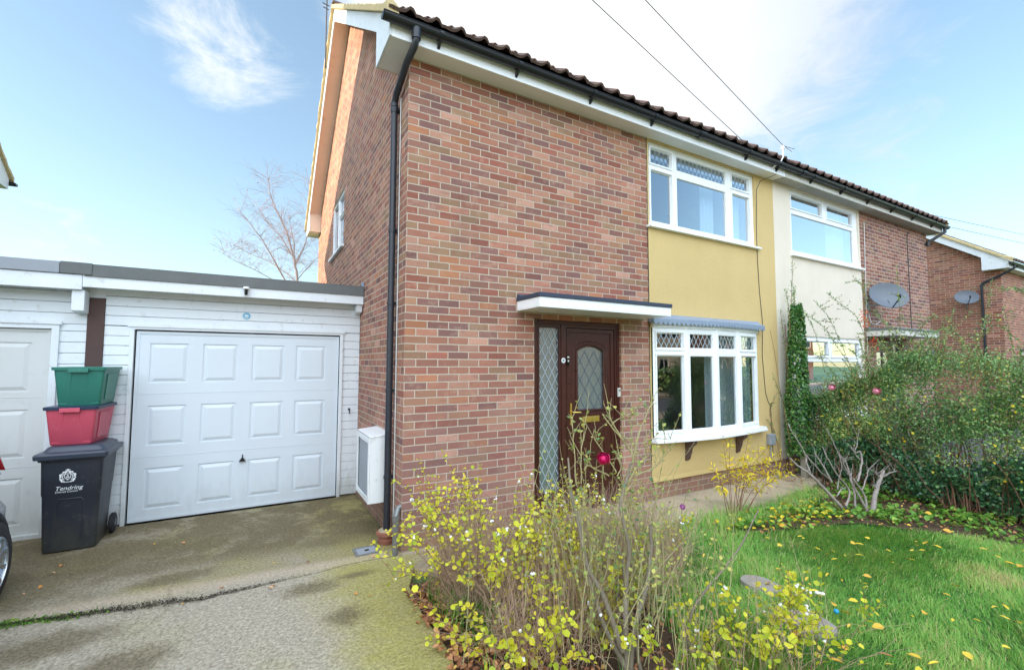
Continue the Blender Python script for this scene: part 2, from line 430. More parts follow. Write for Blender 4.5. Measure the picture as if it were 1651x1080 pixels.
leaf_mat('ground_leaf', [(0.0, rgb(60, 110, 44)), (0.5, rgb(110, 160, 60)), (1.0, rgb(170, 196, 84))], trans=0.3)

def drive_mat():
    m, nt = new_mat('concrete_drive')
    pos = nt.new('ShaderNodeNewGeometry').outputs['Position']
    sp = nt.new('ShaderNodeSeparateXYZ', None, i0=pos)
    X, Y = sp.outputs[0], sp.outputs[1]
    n1 = nt.noise(pos, 1.3, 6, 0.6, 0.4)
    n2 = nt.noise(nt.vm('ADD', pos, (3, 9, 0)), 2.3, 7, 0.66, 0.3)
    n3 = nt.noise(pos, 48.0, 4, 0.75)
    n4 = nt.noise(pos, 230.0, 2, 0.7)
    n5 = nt.noise(nt.vm('ADD', pos, (13, 2, 0)), 9.0, 6, 0.7, 0.3)
    n6 = nt.noise(nt.vm('ADD', pos, (5, 21, 0)), 22.0, 4, 0.75)
    n3 = nt.m('ADD', nt.m('MULTIPLY', nt.m('SUBTRACT', n3, 0.5), 2.0), 0.5, None, True)
    base = nt.mix(n3, rgb(104, 95, 80), rgb(216, 204, 182))
    jy = nt.m('ADD', Y, nt.m('MULTIPLY', nt.m('ADD', X, 0.3), 0.085))      # distance past the joint
    back = nt.sm(jy, 0.02, 0.10)
    # algae: olive, strongest towards the house wall and planting
    ax = nt.m('SUBTRACT', 1.0, nt.sm(nt.m('ADD', nt.m('ABSOLUTE', nt.m('ADD', X, 0.22)), nt.m('MULTIPLY', n1, 0.9)), 0.62, 1.15), None, True)
    alg = nt.m('MAXIMUM', nt.m('MULTIPLY', ax, 0.9), nt.m('MULTIPLY', nt.sm(n1, 0.47, 0.66), nt.m('ADD', 0.22, nt.m('MULTIPLY', back, 0.5))))
    alg = nt.m('MULTIPLY', alg, nt.m('ADD', 0.55, nt.m('MULTIPLY', n5, 0.8)), None, True)
    c = nt.mix(alg, base, nt.mix(n3, rgb(112, 106, 46), rgb(196, 186, 106)))
    c = nt.mix(nt.m('MULTIPLY', back, 0.38), c, nt.mix(n3, rgb(82, 74, 54), rgb(150, 138, 104)))
    # worn damp patches with grit showing: broad on the back bay, a few isolated on the front one
    def spot(x, y, rx, ry):
        a = nt.m('POWER', nt.m('DIVIDE', nt.m('SUBTRACT', X, x), rx), 2.0); b = nt.m('POWER', nt.m('DIVIDE', nt.m('SUBTRACT', Y, y), ry), 2.0)
        r = nt.m('ADD', nt.m('SQRT', nt.m('ADD', a, b)), nt.m('MULTIPLY', nt.m('SUBTRACT', nt.m('ADD', nt.m('MULTIPLY', n5, 0.6), nt.m('MULTIPLY', n2, 0.4)), 0.5), 2.6))
        return nt.m('MULTIPLY', nt.m('SUBTRACT', 1.0, nt.sm(r, 0.30, 1.30), None, True), 0.85)
    dk = nt.m('MULTIPLY', nt.m('MULTIPLY', back, nt.sm(jy, 0.25, 0.75)), nt.sm(nt.m('ADD', n2, nt.m('MULTIPLY', n5, 0.25)), 0.44, 0.66))
    for q in ((-0.80, -0.30, 0.26, 0.12), (-0.62, -0.86, 0.16, 0.16), (-2.35, -0.30, 0.42, 0.20), (-1.75, 0.42, 0.35, 0.13), (-0.55, 0.62, 0.40, 0.20), (-1.9, -0.75, 0.3, 0.2), (-3.0, 0.9, 0.9, 0.8), (-2.5, 1.05, 0.7, 0.45), (-1.6, 1.3, 0.7, 0.25), (-2.0, 0.75, 0.5, 0.2), (-0.45, -0.25, .2, .08)):
        dk = nt.m('MAXIMUM', dk, spot(*q))
    dk = nt.m('MULTIPLY', dk, nt.m('ADD', 0.72, nt.m('MULTIPLY', n6, 0.55)), None, True)
    c = nt.mix(nt.m('MULTIPLY', dk, 0.92), c, nt.mix(n3, rgb(58, 52, 38), rgb(136, 122, 88)))
    # paler worn line along the joint
    pl = nt.m('MULTIPLY', nt.m('SUBTRACT', 1.0, nt.sm(nt.m('ABSOLUTE', nt.m('SUBTRACT', jy, 0.04)), 0.03, 0.13), None, True), 0.55)
    c = nt.mix(pl, c, nt.mix(n3, rgb(160, 140, 118), rgb(214, 194, 170)))
    # aggregate
    vo = nt.new('ShaderNodeTexVoronoi', None, Vector=pos, Scale=75.0)
    ag = nt.sm(vo.outputs['Distance'], 0.40, 0.16)
    c = nt.mix(nt.m('MULTIPLY', nt.m('MULTIPLY', ag, nt.sm(n4, 0.42, 0.6)), 0.75), c, nt.mix(nt.m('MULTIPLY', vo.outputs['Color'], 1.0), rgb(216, 196, 160), rgb(84, 72, 56)))
    # hairline cracks
    cv = nt.new('ShaderNodeTexVoronoi', dict(feature='DISTANCE_TO_EDGE'), Vector=nt.vm('ADD', pos, nt.vm('MULTIPLY', nt.noise(pos, 5.0, 4, 0.6, out=1), (0.25, 0.25, 0.0))), Scale=0.75)
    ck = nt.m('MULTIPLY', nt.m('SUBTRACT', 1.0, nt.sm(cv.outputs['Distance'], 0.001, 0.006), None, True), nt.sm(n1, 0.42, 0.55))
    c = nt.mix(nt.m('MULTIPLY', ck, 0.28), c, rgb(70, 64, 52))
    wv = nt.m('SINE', nt.m('MULTIPLY', nt.m('ADD', nt.m('ADD', Y, nt.m('MULTIPLY', X, 0.05)), nt.m('MULTIPLY', n1, 0.03)), 230.0))
    rid = nt.m('MULTIPLY', wv, nt.m('MULTIPLY', nt.sm(n2, 0.4, 0.6), 0.30))
    h = nt.m('ADD', nt.m('ADD', rid, nt.m('MULTIPLY', n3, 0.9)), nt.m('MULTIPLY', ag, 0.6))
    bp = nt.new('ShaderNodeBump', None, Strength=0.9, Distance=0.006, Height=h).outputs[0]
    p = nt.new('ShaderNodeBsdfPrincipled', None, Base_Color=c, Roughness=0.85, Normal=bp, Specular_IOR_Level=0.3)
    finish(nt, p.outputs[0])
drive_mat()

def path_mat():
    m, nt = new_mat('concrete_path')
    pos = nt.new('ShaderNodeNewGeometry').outputs['Position']
    n1 = nt.noise(pos, 2.2, 6, 0.6, 0.3)
    n3 = nt.noise(pos, 60.0, 4, 0.7)
    c = nt.mix(n3, rgb(150, 134, 112), rgb(206, 188, 160))
    c = nt.mix(nt.m('MULTIPLY', nt.sm(n1, 0.45, 0.65), 0.6), c, rgb(132, 126, 104))
    bp = nt.new('ShaderNodeBump', None, Strength=0.7, Distance=0.005, Height=n3).outputs[0]
    p = nt.new('ShaderNodeBsdfPrincipled', None, Base_Color=c, Roughness=0.9, Normal=bp)
    finish(nt, p.outputs[0])
path_mat()

# ------------------------------------------------------------------ mesh helpers
class MB:
    """collects shapes; build() links them as one mesh object"""
    def __init__(self, M=None):
        self.v = []; self.f = []; self.mi = []; self.M = M; self.cur = 0
    def add(self, vs, fs, mi=None):
        o = len(self.v)
        if self.M is not None:
            vs = [tuple(self.M @ Vector(p)) for p in vs]
        self.v += [tuple(p) for p in vs]
        self.f += [tuple(i + o for i in f) for f in fs]
        self.mi += [self.cur if mi is None else mi] * len(fs)
    def box(self, x0, x1, y0, y1, z0, z1, mi=None):
        vs = [(x0, y0, z0), (x1, y0, z0), (x1, y1, z0), (x0, y1, z0), (x0, y0, z1), (x1, y0, z1), (x1, y1, z1), (x0, y1, z1)]
        self.add(vs, [(0, 3, 2, 1), (4, 5, 6, 7), (0, 1, 5, 4), (1, 2, 6, 5), (2, 3, 7, 6), (3, 0, 4, 7)], mi)
    def prism(self, poly, axis, a, b, mi=None):
        """poly: 2D points in the plane perpendicular to axis ('x': (y,z); 'y': (x,z); 'z': (x,y))"""
        def P(p, t):
            return {'x': (t, p[0], p[1]), 'y': (p[0], t, p[1]), 'z': (p[0], p[1], t)}[axis]
        n = len(poly)
        vs = [P(p, a) for p in poly] + [P(p, b) for p in poly]
        fs = [tuple(range(n - 1, -1, -1)), tuple(range(n, 2 * n))]
        fs += [(i, (i + 1) % n, n + (i + 1) % n, n + i) for i in range(n)]
        self.add(vs, fs, mi)
    def loft(self, rings, closed=True, caps=True, mi=None):
        n = len(rings[0]); vs = []; fs = []
        for r in rings:
            vs += list(r)
        for k in range(len(rings) - 1):
            for i in range(n if closed else n - 1):
                j = (i + 1) % n
                fs.append((k * n + i, k * n + j, (k + 1) * n + j, (k + 1) * n + i))
        if caps:
            fs.append(tuple(range(n - 1, -1, -1)))
            fs.append(tuple(range((len(rings) - 1) * n, len(rings) * n)))
        self.add(vs, fs, mi)
    def tube(self, pts, r, sides=8, mi=None, caps=True):
        pts = [Vector(p) for p in pts]
        rs = r if isinstance(r, (list, tuple)) else [r] * len(pts)
        rings = []
        up = Vector((0, 0, 1))
        prev = None
        for i, p in enumerate(pts):
            if i == 0: d = pts[1] - pts[0]
            elif i == len(pts) - 1: d = pts[-1] - pts[-2]
            else: d = (pts[i + 1] - pts[i]).normalized() + (pts[i] - pts[i - 1]).normalized()
            d = d.normalized() if d.length > 1e-9 else up
            if prev is None:
                a = d.cross(up if abs(d.z) < 0.95 else Vector((1, 0, 0))).normalized()
            else:
                a = (prev - d * prev.dot(d))
                a = a.normalized() if a.length > 1e-6 else d.cross(up).normalized()
            prev = a
            b = d.cross(a)
            rings.append([tuple(p + (a * math.cos(2 * math.pi * k / sides) + b * math.sin(2 * math.pi * k / sides)) * rs[i]) for k in range(sides)])
        self.loft(rings, True, caps, mi)
    def lathe(self, c, prof, sides=24, axis='z', mi=None):
        rings = []
        for r, h in prof:
            ring = []
            for k in range(sides):
                a = 2 * math.pi * k / sides
                u, w = r * math.cos(a), r * math.sin(a)
                ring.append({'z': (c[0] + u, c[1] + w, c[2] + h), 'x': (c[0] + h, c[1] + u, c[2] + w), 'y': (c[0] + u, c[1] + h, c[2] + w)}[axis])
            rings.append(ring)
        self.loft(rings, True, True, mi)
    def ball(self, c, r, n=8, sq=(1, 1, 1), mi=None):
        prof = []
        rings = []
        for i in range(1, n):
            t = math.pi * i / n
            rings.append([(c[0] + r * sq[0] * math.sin(t) * math.cos(2 * math.pi * k / (2 * n)), c[1] + r * sq[1] * math.sin(t) * math.sin(2 * math.pi * k / (2 * n)), c[2] - r * sq[2] * math.cos(t)) for k in range(2 * n)])
        self.loft(rings, True, True, mi)
    def sheet(self, u0, u1, z0, z1, holes, w=0.0, depth=0.1, mi=None):
        """vertical wall face in local (u, w, z) with rectangular holes and reveals going to w+depth"""
        us = sorted(set([u0, u1] + [h[0] for h in holes] + [h[1] for h in holes]))
        zs = sorted(set([z0, z1] + [h[2] for h in holes] + [h[3] for h in holes]))
        us = [u for u in us if u0 <= u <= u1]; zs = [z for z in zs if z0 <= z <= z1]
        idx = {}; vs = []
        for i, u in enumerate(us):
            for j, z in enumerate(zs):
                idx[i, j] = len(vs); vs.append((u, w, z))
        fs = []
        for i in range(len(us) - 1):
            for j in range(len(zs) - 1):
                cu, cz = (us[i] + us[i + 1]) / 2, (zs[j] + zs[j + 1]) / 2
                if any(h[0] < cu < h[1] and h[2] < cz < h[3] for h in holes): continue
                fs.append((idx[i, j], idx[i + 1, j], idx[i + 1, j + 1], idx[i, j + 1]))
        for a, b, c0, c1 in holes:
            o = len(vs)
            vs += [(a, w, c0), (b, w, c0), (b, w, c1), (a, w, c1), (a, w + depth, c0), (b, w + depth, c0), (b, w + depth, c1), (a, w + depth, c1)]
            fs += [(o, o + 4, o + 5, o + 1), (o + 1, o + 5, o + 6, o + 2), (o + 2, o + 6, o + 7, o + 3), (o + 3, o + 7, o + 4, o)]
        self.add(vs, fs, mi)
    def ring(self, u0, u1, z0, z1, t, w0, w1, mi=None):
        """rectangular picture-frame ring, outer rect given, bar width t, from w0 (front) to w1"""
        self.box(u0, u1, w0, w1, z0, z0 + t, mi)
        self.box(u0, u1, w0, w1, z1 - t, z1, mi)
        self.box(u0, u0 + t, w0, w1, z0 + t, z1 - t, mi)
        self.box(u1 - t, u1, w0, w1, z0 + t, z1 - t, mi)
    def lattice(self, u0, u1, z0, z1, su, sz, w, t=0.007, mi=None):
        """diamond leading inside a rectangle"""
        m = sz / su
        segs = []
        k = -60
        uc = (u0 + u1) / 2; zc = (z0 + z1) / 2
        for sgn in (1, -1):
            for k in range(-60, 61):
                # line z - zc = sgn*m*(u-uc) + k*sz
                pts = []
                for u in (u0, u1):
                    z = zc + sgn * m * (u - uc) + k * sz
                    if z0 <= z <= z1: pts.append((u, z))
                for z in (z0, z1):
                    u = uc + (z - zc - k * sz) / (sgn * m)
                    if u0 < u < u1: pts.append((u, z))
                if len(pts) >= 2:
                    a, b = pts[0], pts[1]
                    L = math.hypot(b[0] - a[0], b[1] - a[1])
                    if L < 0.01: continue
                    segs.append((a, b))
        for a, b in segs:
            dx, dz = b[0] - a[0], b[1] - a[1]; L = math.hypot(dx, dz)
            nx, nz = -dz / L * t / 2, dx / L * t / 2
            vs = []
            for ww in (w - 0.002, w):
                vs += [(a[0] + nx, ww, a[1] + nz), (a[0] - nx, ww, a[1] - nz), (b[0] - nx, ww, b[1] - nz), (b[0] + nx, ww, b[1] + nz)]
            self.add(vs, [(0, 1, 2, 3), (0, 4, 5, 1), (2, 6, 7, 3)], mi)
    def build(self, name, mats, parent=None, smooth=False, bevel=0.0, kind=None, inv=None):
        me = bpy.data.meshes.new(name)
        vs = self.v
        me.from_pydata(vs, [], self.f)
        if not isinstance(mats, (list, tuple)): mats = [mats]
        for mm in mats: me.materials.append(MATS[mm])
        if len(mats) > 1:
            me.polygons.foreach_set('material_index', self.mi)
        if smooth is True:
            me.polygons.foreach_set('use_smooth', [True] * len(me.polygons))
        bm = bmesh.new(); bm.from_mesh(me)
        bmesh.ops.recalc_face_normals(bm, faces=bm.faces)
        bm.to_mesh(me); bm.free()
        me.update()
        o = bpy.data.objects.new(name, me)
        C.objects.link(o)
        if parent is not None:
            o.parent = parent
            o.matrix_parent_inverse = parent.matrix_world.inverted()
        if bevel > 0:
            md = o.modifiers.new('bevel', 'BEVEL')
            md.width = bevel; md.segments = 2; md.limit_method = 'ANGLE'; md.angle_limit = rad(40)
        if smooth == 'auto':
            me.polygons.foreach_set('use_smooth', [True] * len(me.polygons))
            me.set_sharp_from_angle(angle=rad(35))
        if kind: o['kind'] = kind
        return o

def thing(name, label, cat, loc=(0, 0, 0), rz=0.0, group=None):
    o = bpy.data.objects.new(name, None)
    C.objects.link(o)
    o.empty_display_size = 0.1
    o.matrix_world = Matrix.Translation(loc) @ Matrix.Rotation(rz, 4, 'Z')
    o.location = loc; o.rotation_euler = (0, 0, rz)
    o['label'] = label; o['category'] = cat
    if group: o['group'] = group
    return o

def tag(o, label, cat, group=None, kind=None):
    o['label'] = label; o['category'] = cat
    if group: o['group'] = group
    if kind: o['kind'] = kind
    return o

def copy_tree(o, parent=None):
    c = o.copy(); C.objects.link(c)
    if parent is not None:
        c.parent = parent
    for ch in list(o.children):
        copy_tree(ch, c)
    return c

def np_mesh(name, V, faces_flat, loop_start, loop_total, mat, parent=None, tint=None, smooth=False):
    me = bpy.data.meshes.new(name)
    me.vertices.add(len(V)); me.vertices.foreach_set('co', np.asarray(V, dtype=np.float32).ravel())
    me.loops.add(len(faces_flat)); me.loops.foreach_set('vertex_index', np.asarray(faces_flat, dtype=np.int32))
    me.polygons.add(len(loop_start))
    me.polygons.foreach_set('loop_start', np.asarray(loop_start, dtype=np.int32))
    me.polygons.foreach_set('loop_total', np.asarray(loop_total, dtype=np.int32))
    if smooth: me.polygons.foreach_set('use_smooth', np.ones(len(loop_start), dtype=bool))
    me.update(calc_edges=True)
    if tint is not None:
        a = me.attributes.new('tint', 'FLOAT', 'POINT')
        a.data.foreach_set('value', np.asarray(tint, dtype=np.float32))
    me.materials.append(MATS[mat])
    me.validate()
    o = bpy.data.objects.new(name, me); C.objects.link(o)
    if parent is not None:
        o.parent = parent
        o.matrix_parent_inverse = parent.matrix_world.inverted()
    return o

LEAF_SHAPES = {  # (along, across, lift) ; two half blades
    'ovate': [(0, 0, 0), (0.28, 0.36, .10), (0.68, 0.34, .10), (1, 0, -.05), (0.68, -0.34, .10), (0.28, -0.36, .10)],
    'round': [(0, 0, 0), (0.22, 0.44, .08), (0.74, 0.42, .08), (1, 0, -.06), (0.74, -0.42, .08), (0.22, -0.44, .08)],
    'long': [(0, 0, 0), (0.3, 0.13, .04), (0.7, 0.12, .02), (1, 0, -.10), (0.7, -0.12, .02), (0.3, -0.13, .04)],
    'ivy': [(0, 0, 0), (0.05, 0.5, .06), (0.5, 0.34, .08), (1, 0, -.04), (0.5, -0.34, .08), (0.05, -0.5, .06)],
    'curl': [(0, 0, 0), (0.3, 0.3, .28), (0.7, 0.28, .34), (1, 0, .14), (0.7, -0.26, .30), (0.3, -0.3, .24)],
}
def norm_rows(a):
    return a / np.maximum(np.linalg.norm(a, axis=1, keepdims=True), 1e-9)

def leaves(name, P, D, N, size, shape, mat, tint, parent=None):
    """one mesh of leaf blades: P base points, D directions, N normals (all n x 3)"""
    P = np.asarray(P, float); D = norm_rows(np.asarray(D, float)); N = np.asarray(N, float)
    S = np.cross(N, D); S = norm_rows(S); N = np.cross(D, S)
    T = np.array(LEAF_SHAPES[shape]); n = len(P); k = len(T)
    size = np.broadcast_to(np.asarray(size, float), (n,))
    V = P[:, None, :] + size[:, None, None] * (T[None, :, 0, None] * D[:, None, :] + T[None, :, 1, None] * S[:, None, :] + T[None, :, 2, None] * N[:, None, :])
    V = V.reshape(-1, 3)
    base = (np.arange(n) * k)[:, None]
    F = np.concatenate([base + np.array([[0, 1, 2, 3]]), base + np.array([[0, 3, 4, 5]])], axis=1).ravel()
    ls = np.arange(2 * n) * 4; lt = np.full(2 * n, 4)
    return np_mesh(name, V, F, ls, lt, mat, parent, np.repeat(tint, k))

def stems(name, lines, mat, parent=None, sides=4, smooth=True):
    """lines: list of (pts, r0, r1)"""
    mb = MB()
    V = []; F = []
    off = 0
    ang = np.arange(sides) * 2 * np.pi / sides
    for pts, r0, r1 in lines:
        p = np.asarray(pts, float); m = len(p)
        d = np.zeros_like(p); d[1:-1] = p[2:] - p[:-2]; d[0] = p[1] - p[0]; d[-1] = p[-1] - p[-2]
        d = norm_rows(d)
        ref = np.array([0.31, 0.95, 0.07]) if abs(d[0][1]) < 0.8 else np.array([1.0, 0.1, 0.05])
        a = norm_rows(np.cross(d, ref)); b = np.cross(d, a)
        r = np.linspace(r0, r1, m)[:, None, None]
        ring = p[:, None, :] + r * (a[:, None, :] * np.cos(ang)[None, :, None] + b[:, None, :] * np.sin(ang)[None, :, None])
        V.append(ring.reshape(-1, 3))
        i = np.arange(m - 1)[:, None] * sides + np.arange(sides)[None, :]
        j = np.arange(m - 1)[:, None] * sides + (np.arange(sides)[None, :] + 1) % sides
        q = np.stack([i, j, j + sides, i + sides], axis=-1).reshape(-1, 4) + off
        F.append(q); off += m * sides
    V = np.concatenate(V); F = np.concatenate(F)
    n = len(F)
    return np_mesh(name, V, F.ravel(), np.arange(n) * 4, np.full(n, 4), mat, parent, None, smooth)

def arc_stem(rng, base, az, tilt, L, droop, n=8, wob=0.03):
    """curved stem: starts at angle tilt from vertical towards azimuth az, bends over by droop"""
    p = np.array(base, float); pts = [p.copy()]
    t = tilt; a = az
    for i in range(n):
        t += droop / n + rng.normal(0, wob); a += rng.normal(0, wob * 2)
        d = np.array([math.sin(t) * math.cos(a), math.sin(t) * math.sin(a), math.cos(t)])
        p = p + d * L / n
        pts.append(p.copy())
    return np.array(pts)

def along(pts, t):
    """point and direction at fractional positions t on a polyline"""
    pts = np.asarray(pts, float)
    x = np.clip(np.asarray(t, float), 0, 0.9999) * (len(pts) - 1)
    i = x.astype(int); f = (x - i)[:, None]
    d = pts[i + 1] - pts[i]
    return pts[i] + d * f, norm_rows(d)

def smooth_line(pts, n=4):
    """Catmull-Rom subdivision"""
    P = [np.array(p, float) for p in pts]
    if len(P) < 3:
        return np.array([P[0] + (P[-1] - P[0]) * t for t in np.linspace(0, 1, n + 1)])
    P = [2 * P[0] - P[1]] + P + [2 * P[-1] - P[-2]]
    out = []
    for i in range(1, len(P) - 2):
        for k in range(n):
            t = k / n
            out.append(0.5 * ((2 * P[i]) + (-P[i - 1] + P[i + 1]) * t + (2 * P[i - 1] - 5 * P[i] + 4 * P[i + 1] - P[i + 2]) * t * t + (-P[i - 1] + 3 * P[i] - 3 * P[i + 1] + P[i + 2]) * t ** 3))
    out.append(P[-2])
    return np.array(out)

# ------------------------------------------------------------------ house builders
def ML(kind, t=0.0):
    """local (u, w, z) to world; w points into the building"""
    if kind == 'front':
        return Matrix.Translation((0, t, 0))
    if kind == 'gable_left':      # wall facing -X: u -> y, w -> x
        return Matrix(((0, 1, 0, t), (1, 0, 0, 0), (0, 0, 1, 0), (0, 0, 0, 1)))
    if kind == 'gable_right':     # wall facing +X
        return Matrix(((0, -1, 0, t), (1, 0, 0, 0), (0, 0, 1, 0), (0, 0, 0, 1)))
    if kind == 'back':
        return Matrix(((1, 0, 0, 0), (0, -1, 0, t), (0, 0, 1, 0), (0, 0, 0, 1)))

def curtain(parent, name, M, u0, u1, z0, z1, w, mat, amp=0.02, wl=0.07):
    mb = MB(M)
    n = max(8, int((u1 - u0) / 0.012))
    vs = []
    for i in range(n + 1):
        u = u0 + (u1 - u0) * i / n
        d = amp * math.sin(u / wl * 2 * math.pi + math.sin(u * 9) * 1.3)
        vs += [(u, w + d, z0), (u, w + d, z1)]
    mb.add(vs, [(2 * i, 2 * i + 2, 2 * i + 3, 2 * i + 1) for i in range(n)])
    return mb.build(name, mat, parent, smooth=True)

def window(parent, M, u0, u1, z0, z1, lights, w0=0.03, frame='white_upvc', glass='window_glass', name='window', sill=None, label=None, lead='lead_strip'):
    """lights: (u0,u1,z0,z1, leaded, sash)"""
    mb = MB(M)
    mb.sheet(u0, u1, z0, z1, [l[:4] for l in lights], w=w0, depth=0.045)
    for a, b, c, d, ld, sash in lights:
        if sash:
            mb.ring(a - 0.030, b + 0.030, c - 0.030, d + 0.030, 0.022, w0 - 0.016, w0 - 0.001)
        mb.ring(a, b, c, d, 0.008, w0 + 0.012, w0 + 0.03)
    fr = mb.build(name, frame, parent, bevel=0.003)
    if label: fr['label'] = label
    for a, b, c, d, ld, sash in lights:
        g_ = MB(M)
        g_.add([(a, w0 + 0.022, c), (b, w0 + 0.022, c), (b, w0 + 0.022, d), (a, w0 + 0.022, d)], [(0, 1, 2, 3)], 0)
        mats = [glass]
        if ld:
            g_.lattice(a + .002, b - .002, c + .002, d - .002, 0.085, 0.14, w0 + 0.019, 0.007, 1)
            mats.append(lead)
        g_.build('pane', mats, fr)
    if sill:
        a, b, c, d, out, mt = sill
        s_ = MB(M)
        s_.prism([(-out, c + 0.006), (-out, d - 0.008), (0.1, d), (0.1, c)], 'x', a, b)
        s_.build('sill', mt, fr, bevel=0.004)
    return fr

def roof_slope(parent, name, x0, x1, ye, ze, yr, zr, mat='roof_tile', pitch=0.2527, gauge=0.32, xs=8):
    """interlocking tiles: corrugated across, stepped up the slope"""
    L = math.hypot(yr - ye, zr - ze)
    dy, dz = (yr - ye) / L, (zr - ze) / L
    ny, nz = -dz * (1 if yr > ye else -1), dy * (1 if yr > ye else -1)
    if nz < 0: ny, nz = -ny, -nz
    nc = int(math.ceil(L / gauge))
    nx = int(round((x1 - x0) / pitch * xs))
    X = np.linspace(x0, x1, nx + 1)
    ph = ((X - x0) / pitch) % 1.0
    prof = 0.046 * np.clip(np.cos((ph - 0.8) * 2 * np.pi) * 1.7 - 0.7, 0, 1) ** 0.8 + 0.004 * np.sin(ph * 4 * np.pi)
    V = []; F = []
    rng = np.random.default_rng(int(abs(x0) * 100) + 3)
    def row(s, lift, jit=0.0):
        o = len(V)
        for i, x in enumerate(X):
            h = prof[i] + lift
            V.append((x, ye + dy * s + ny * h, ze + dz * s + nz * h + jit))
        return o
    prev = None
    for c in range(nc):
        s0, s1 = c * gauge, min(L, (c + 1) * gauge)
        j = rng.normal(0, 0.0012)
        a = row(s0, 0.0, j) if prev is None else prev
        b = row(s0, 0.026, j)
        e = row(s1, 0.002, j)
        for i in range(nx):
            F.append((a + i, a + i + 1, b + i + 1, b + i))
            F.append((b + i, b + i + 1, e + i + 1, e + i))
        prev = e
    mb = MB(); mb.v = V; mb.f = F; mb.mi = [0] * len(F)
    return mb.build(name, mat, parent, smooth='auto')

def gutter_part(parent, x0, x1, y, z, sgn, brs, joints=()):
    r = 0.054
    poly = []
    for k in range(11):
        a = math.pi + math.pi * k / 10
        poly.append((y + r * math.cos(a), z + r * math.sin(a)))
    for k in range(10, -1, -1):
        a = math.pi + math.pi * k / 10
        poly.append((y + (r - .006) * math.cos(a), z + (r - .006) * math.sin(a)))
    mb = MB(); mb.prism(poly, 'x', x0, x1)
    # rolled rim
    for yy in (y - r, y + r):
        mb.tube([(x0, yy, z), (x1, yy, z)], 0.006, 6)
    for x in (x0, x1):
        disc = [(y + r * math.cos(math.pi + math.pi * k / 10), z + r * math.sin(math.pi + math.pi * k / 10)) for k in range(11)]
        mb.prism(disc, 'x', x - 0.003, x + 0.004)
    gt = mb.build('gutter', 'black_plastic', parent, smooth='auto')
    for x in brs:
        b = MB()
        R = r + 0.007
        pl = [(y + R * math.cos(math.pi + math.pi * k / 10), z + R * math.sin(math.pi + math.pi * k / 10)) for k in range(11)]
        pl += [(y + (r + .001) * math.cos(math.pi + math.pi * k / 10), z + (r + .001) * math.sin(math.pi + math.pi * k / 10)) for k in range(10, -1, -1)]
        b.prism(pl, 'x', x - 0.02, x + 0.02)
        b.prism([(y - sgn * 0.0, z - r - .006), (y + sgn * r * 1.2, z - r - .004), (y + sgn * r * 1.2, z - r - 0.06), (y + sgn * 0.03, z - r - 0.045)], 'x', x - 0.012, x + 0.012)
        b.build('bracket', 'black_plastic', gt)
    for x in joints:
        b = MB()
        R = r + 0.009
        pl = [(y + R * math.cos(math.pi + math.pi * k / 10), z + R * math.sin(math.pi + math.pi * k / 10)) for k in range(11)]
        pl += [(y + (r + .001) * math.cos(math.pi + math.pi * k / 10), z + (r + .001) * math.sin(math.pi + math.pi * k / 10)) for k in range(10, -1, -1)]
        b.prism(pl, 'x', x - 0.055, x + 0.055)
        b.build('joint', 'black_plastic', gt)
    return gt

DEPTH = 7.35
SL = 0.72
def zroof(y, z0):
    """underside of the tiles at y (front slope and mirrored back)"""
    yy = y if y < DEPTH / 2 else DEPTH - y
    return z0 + 4.985 + SL * (yy + 0.30)

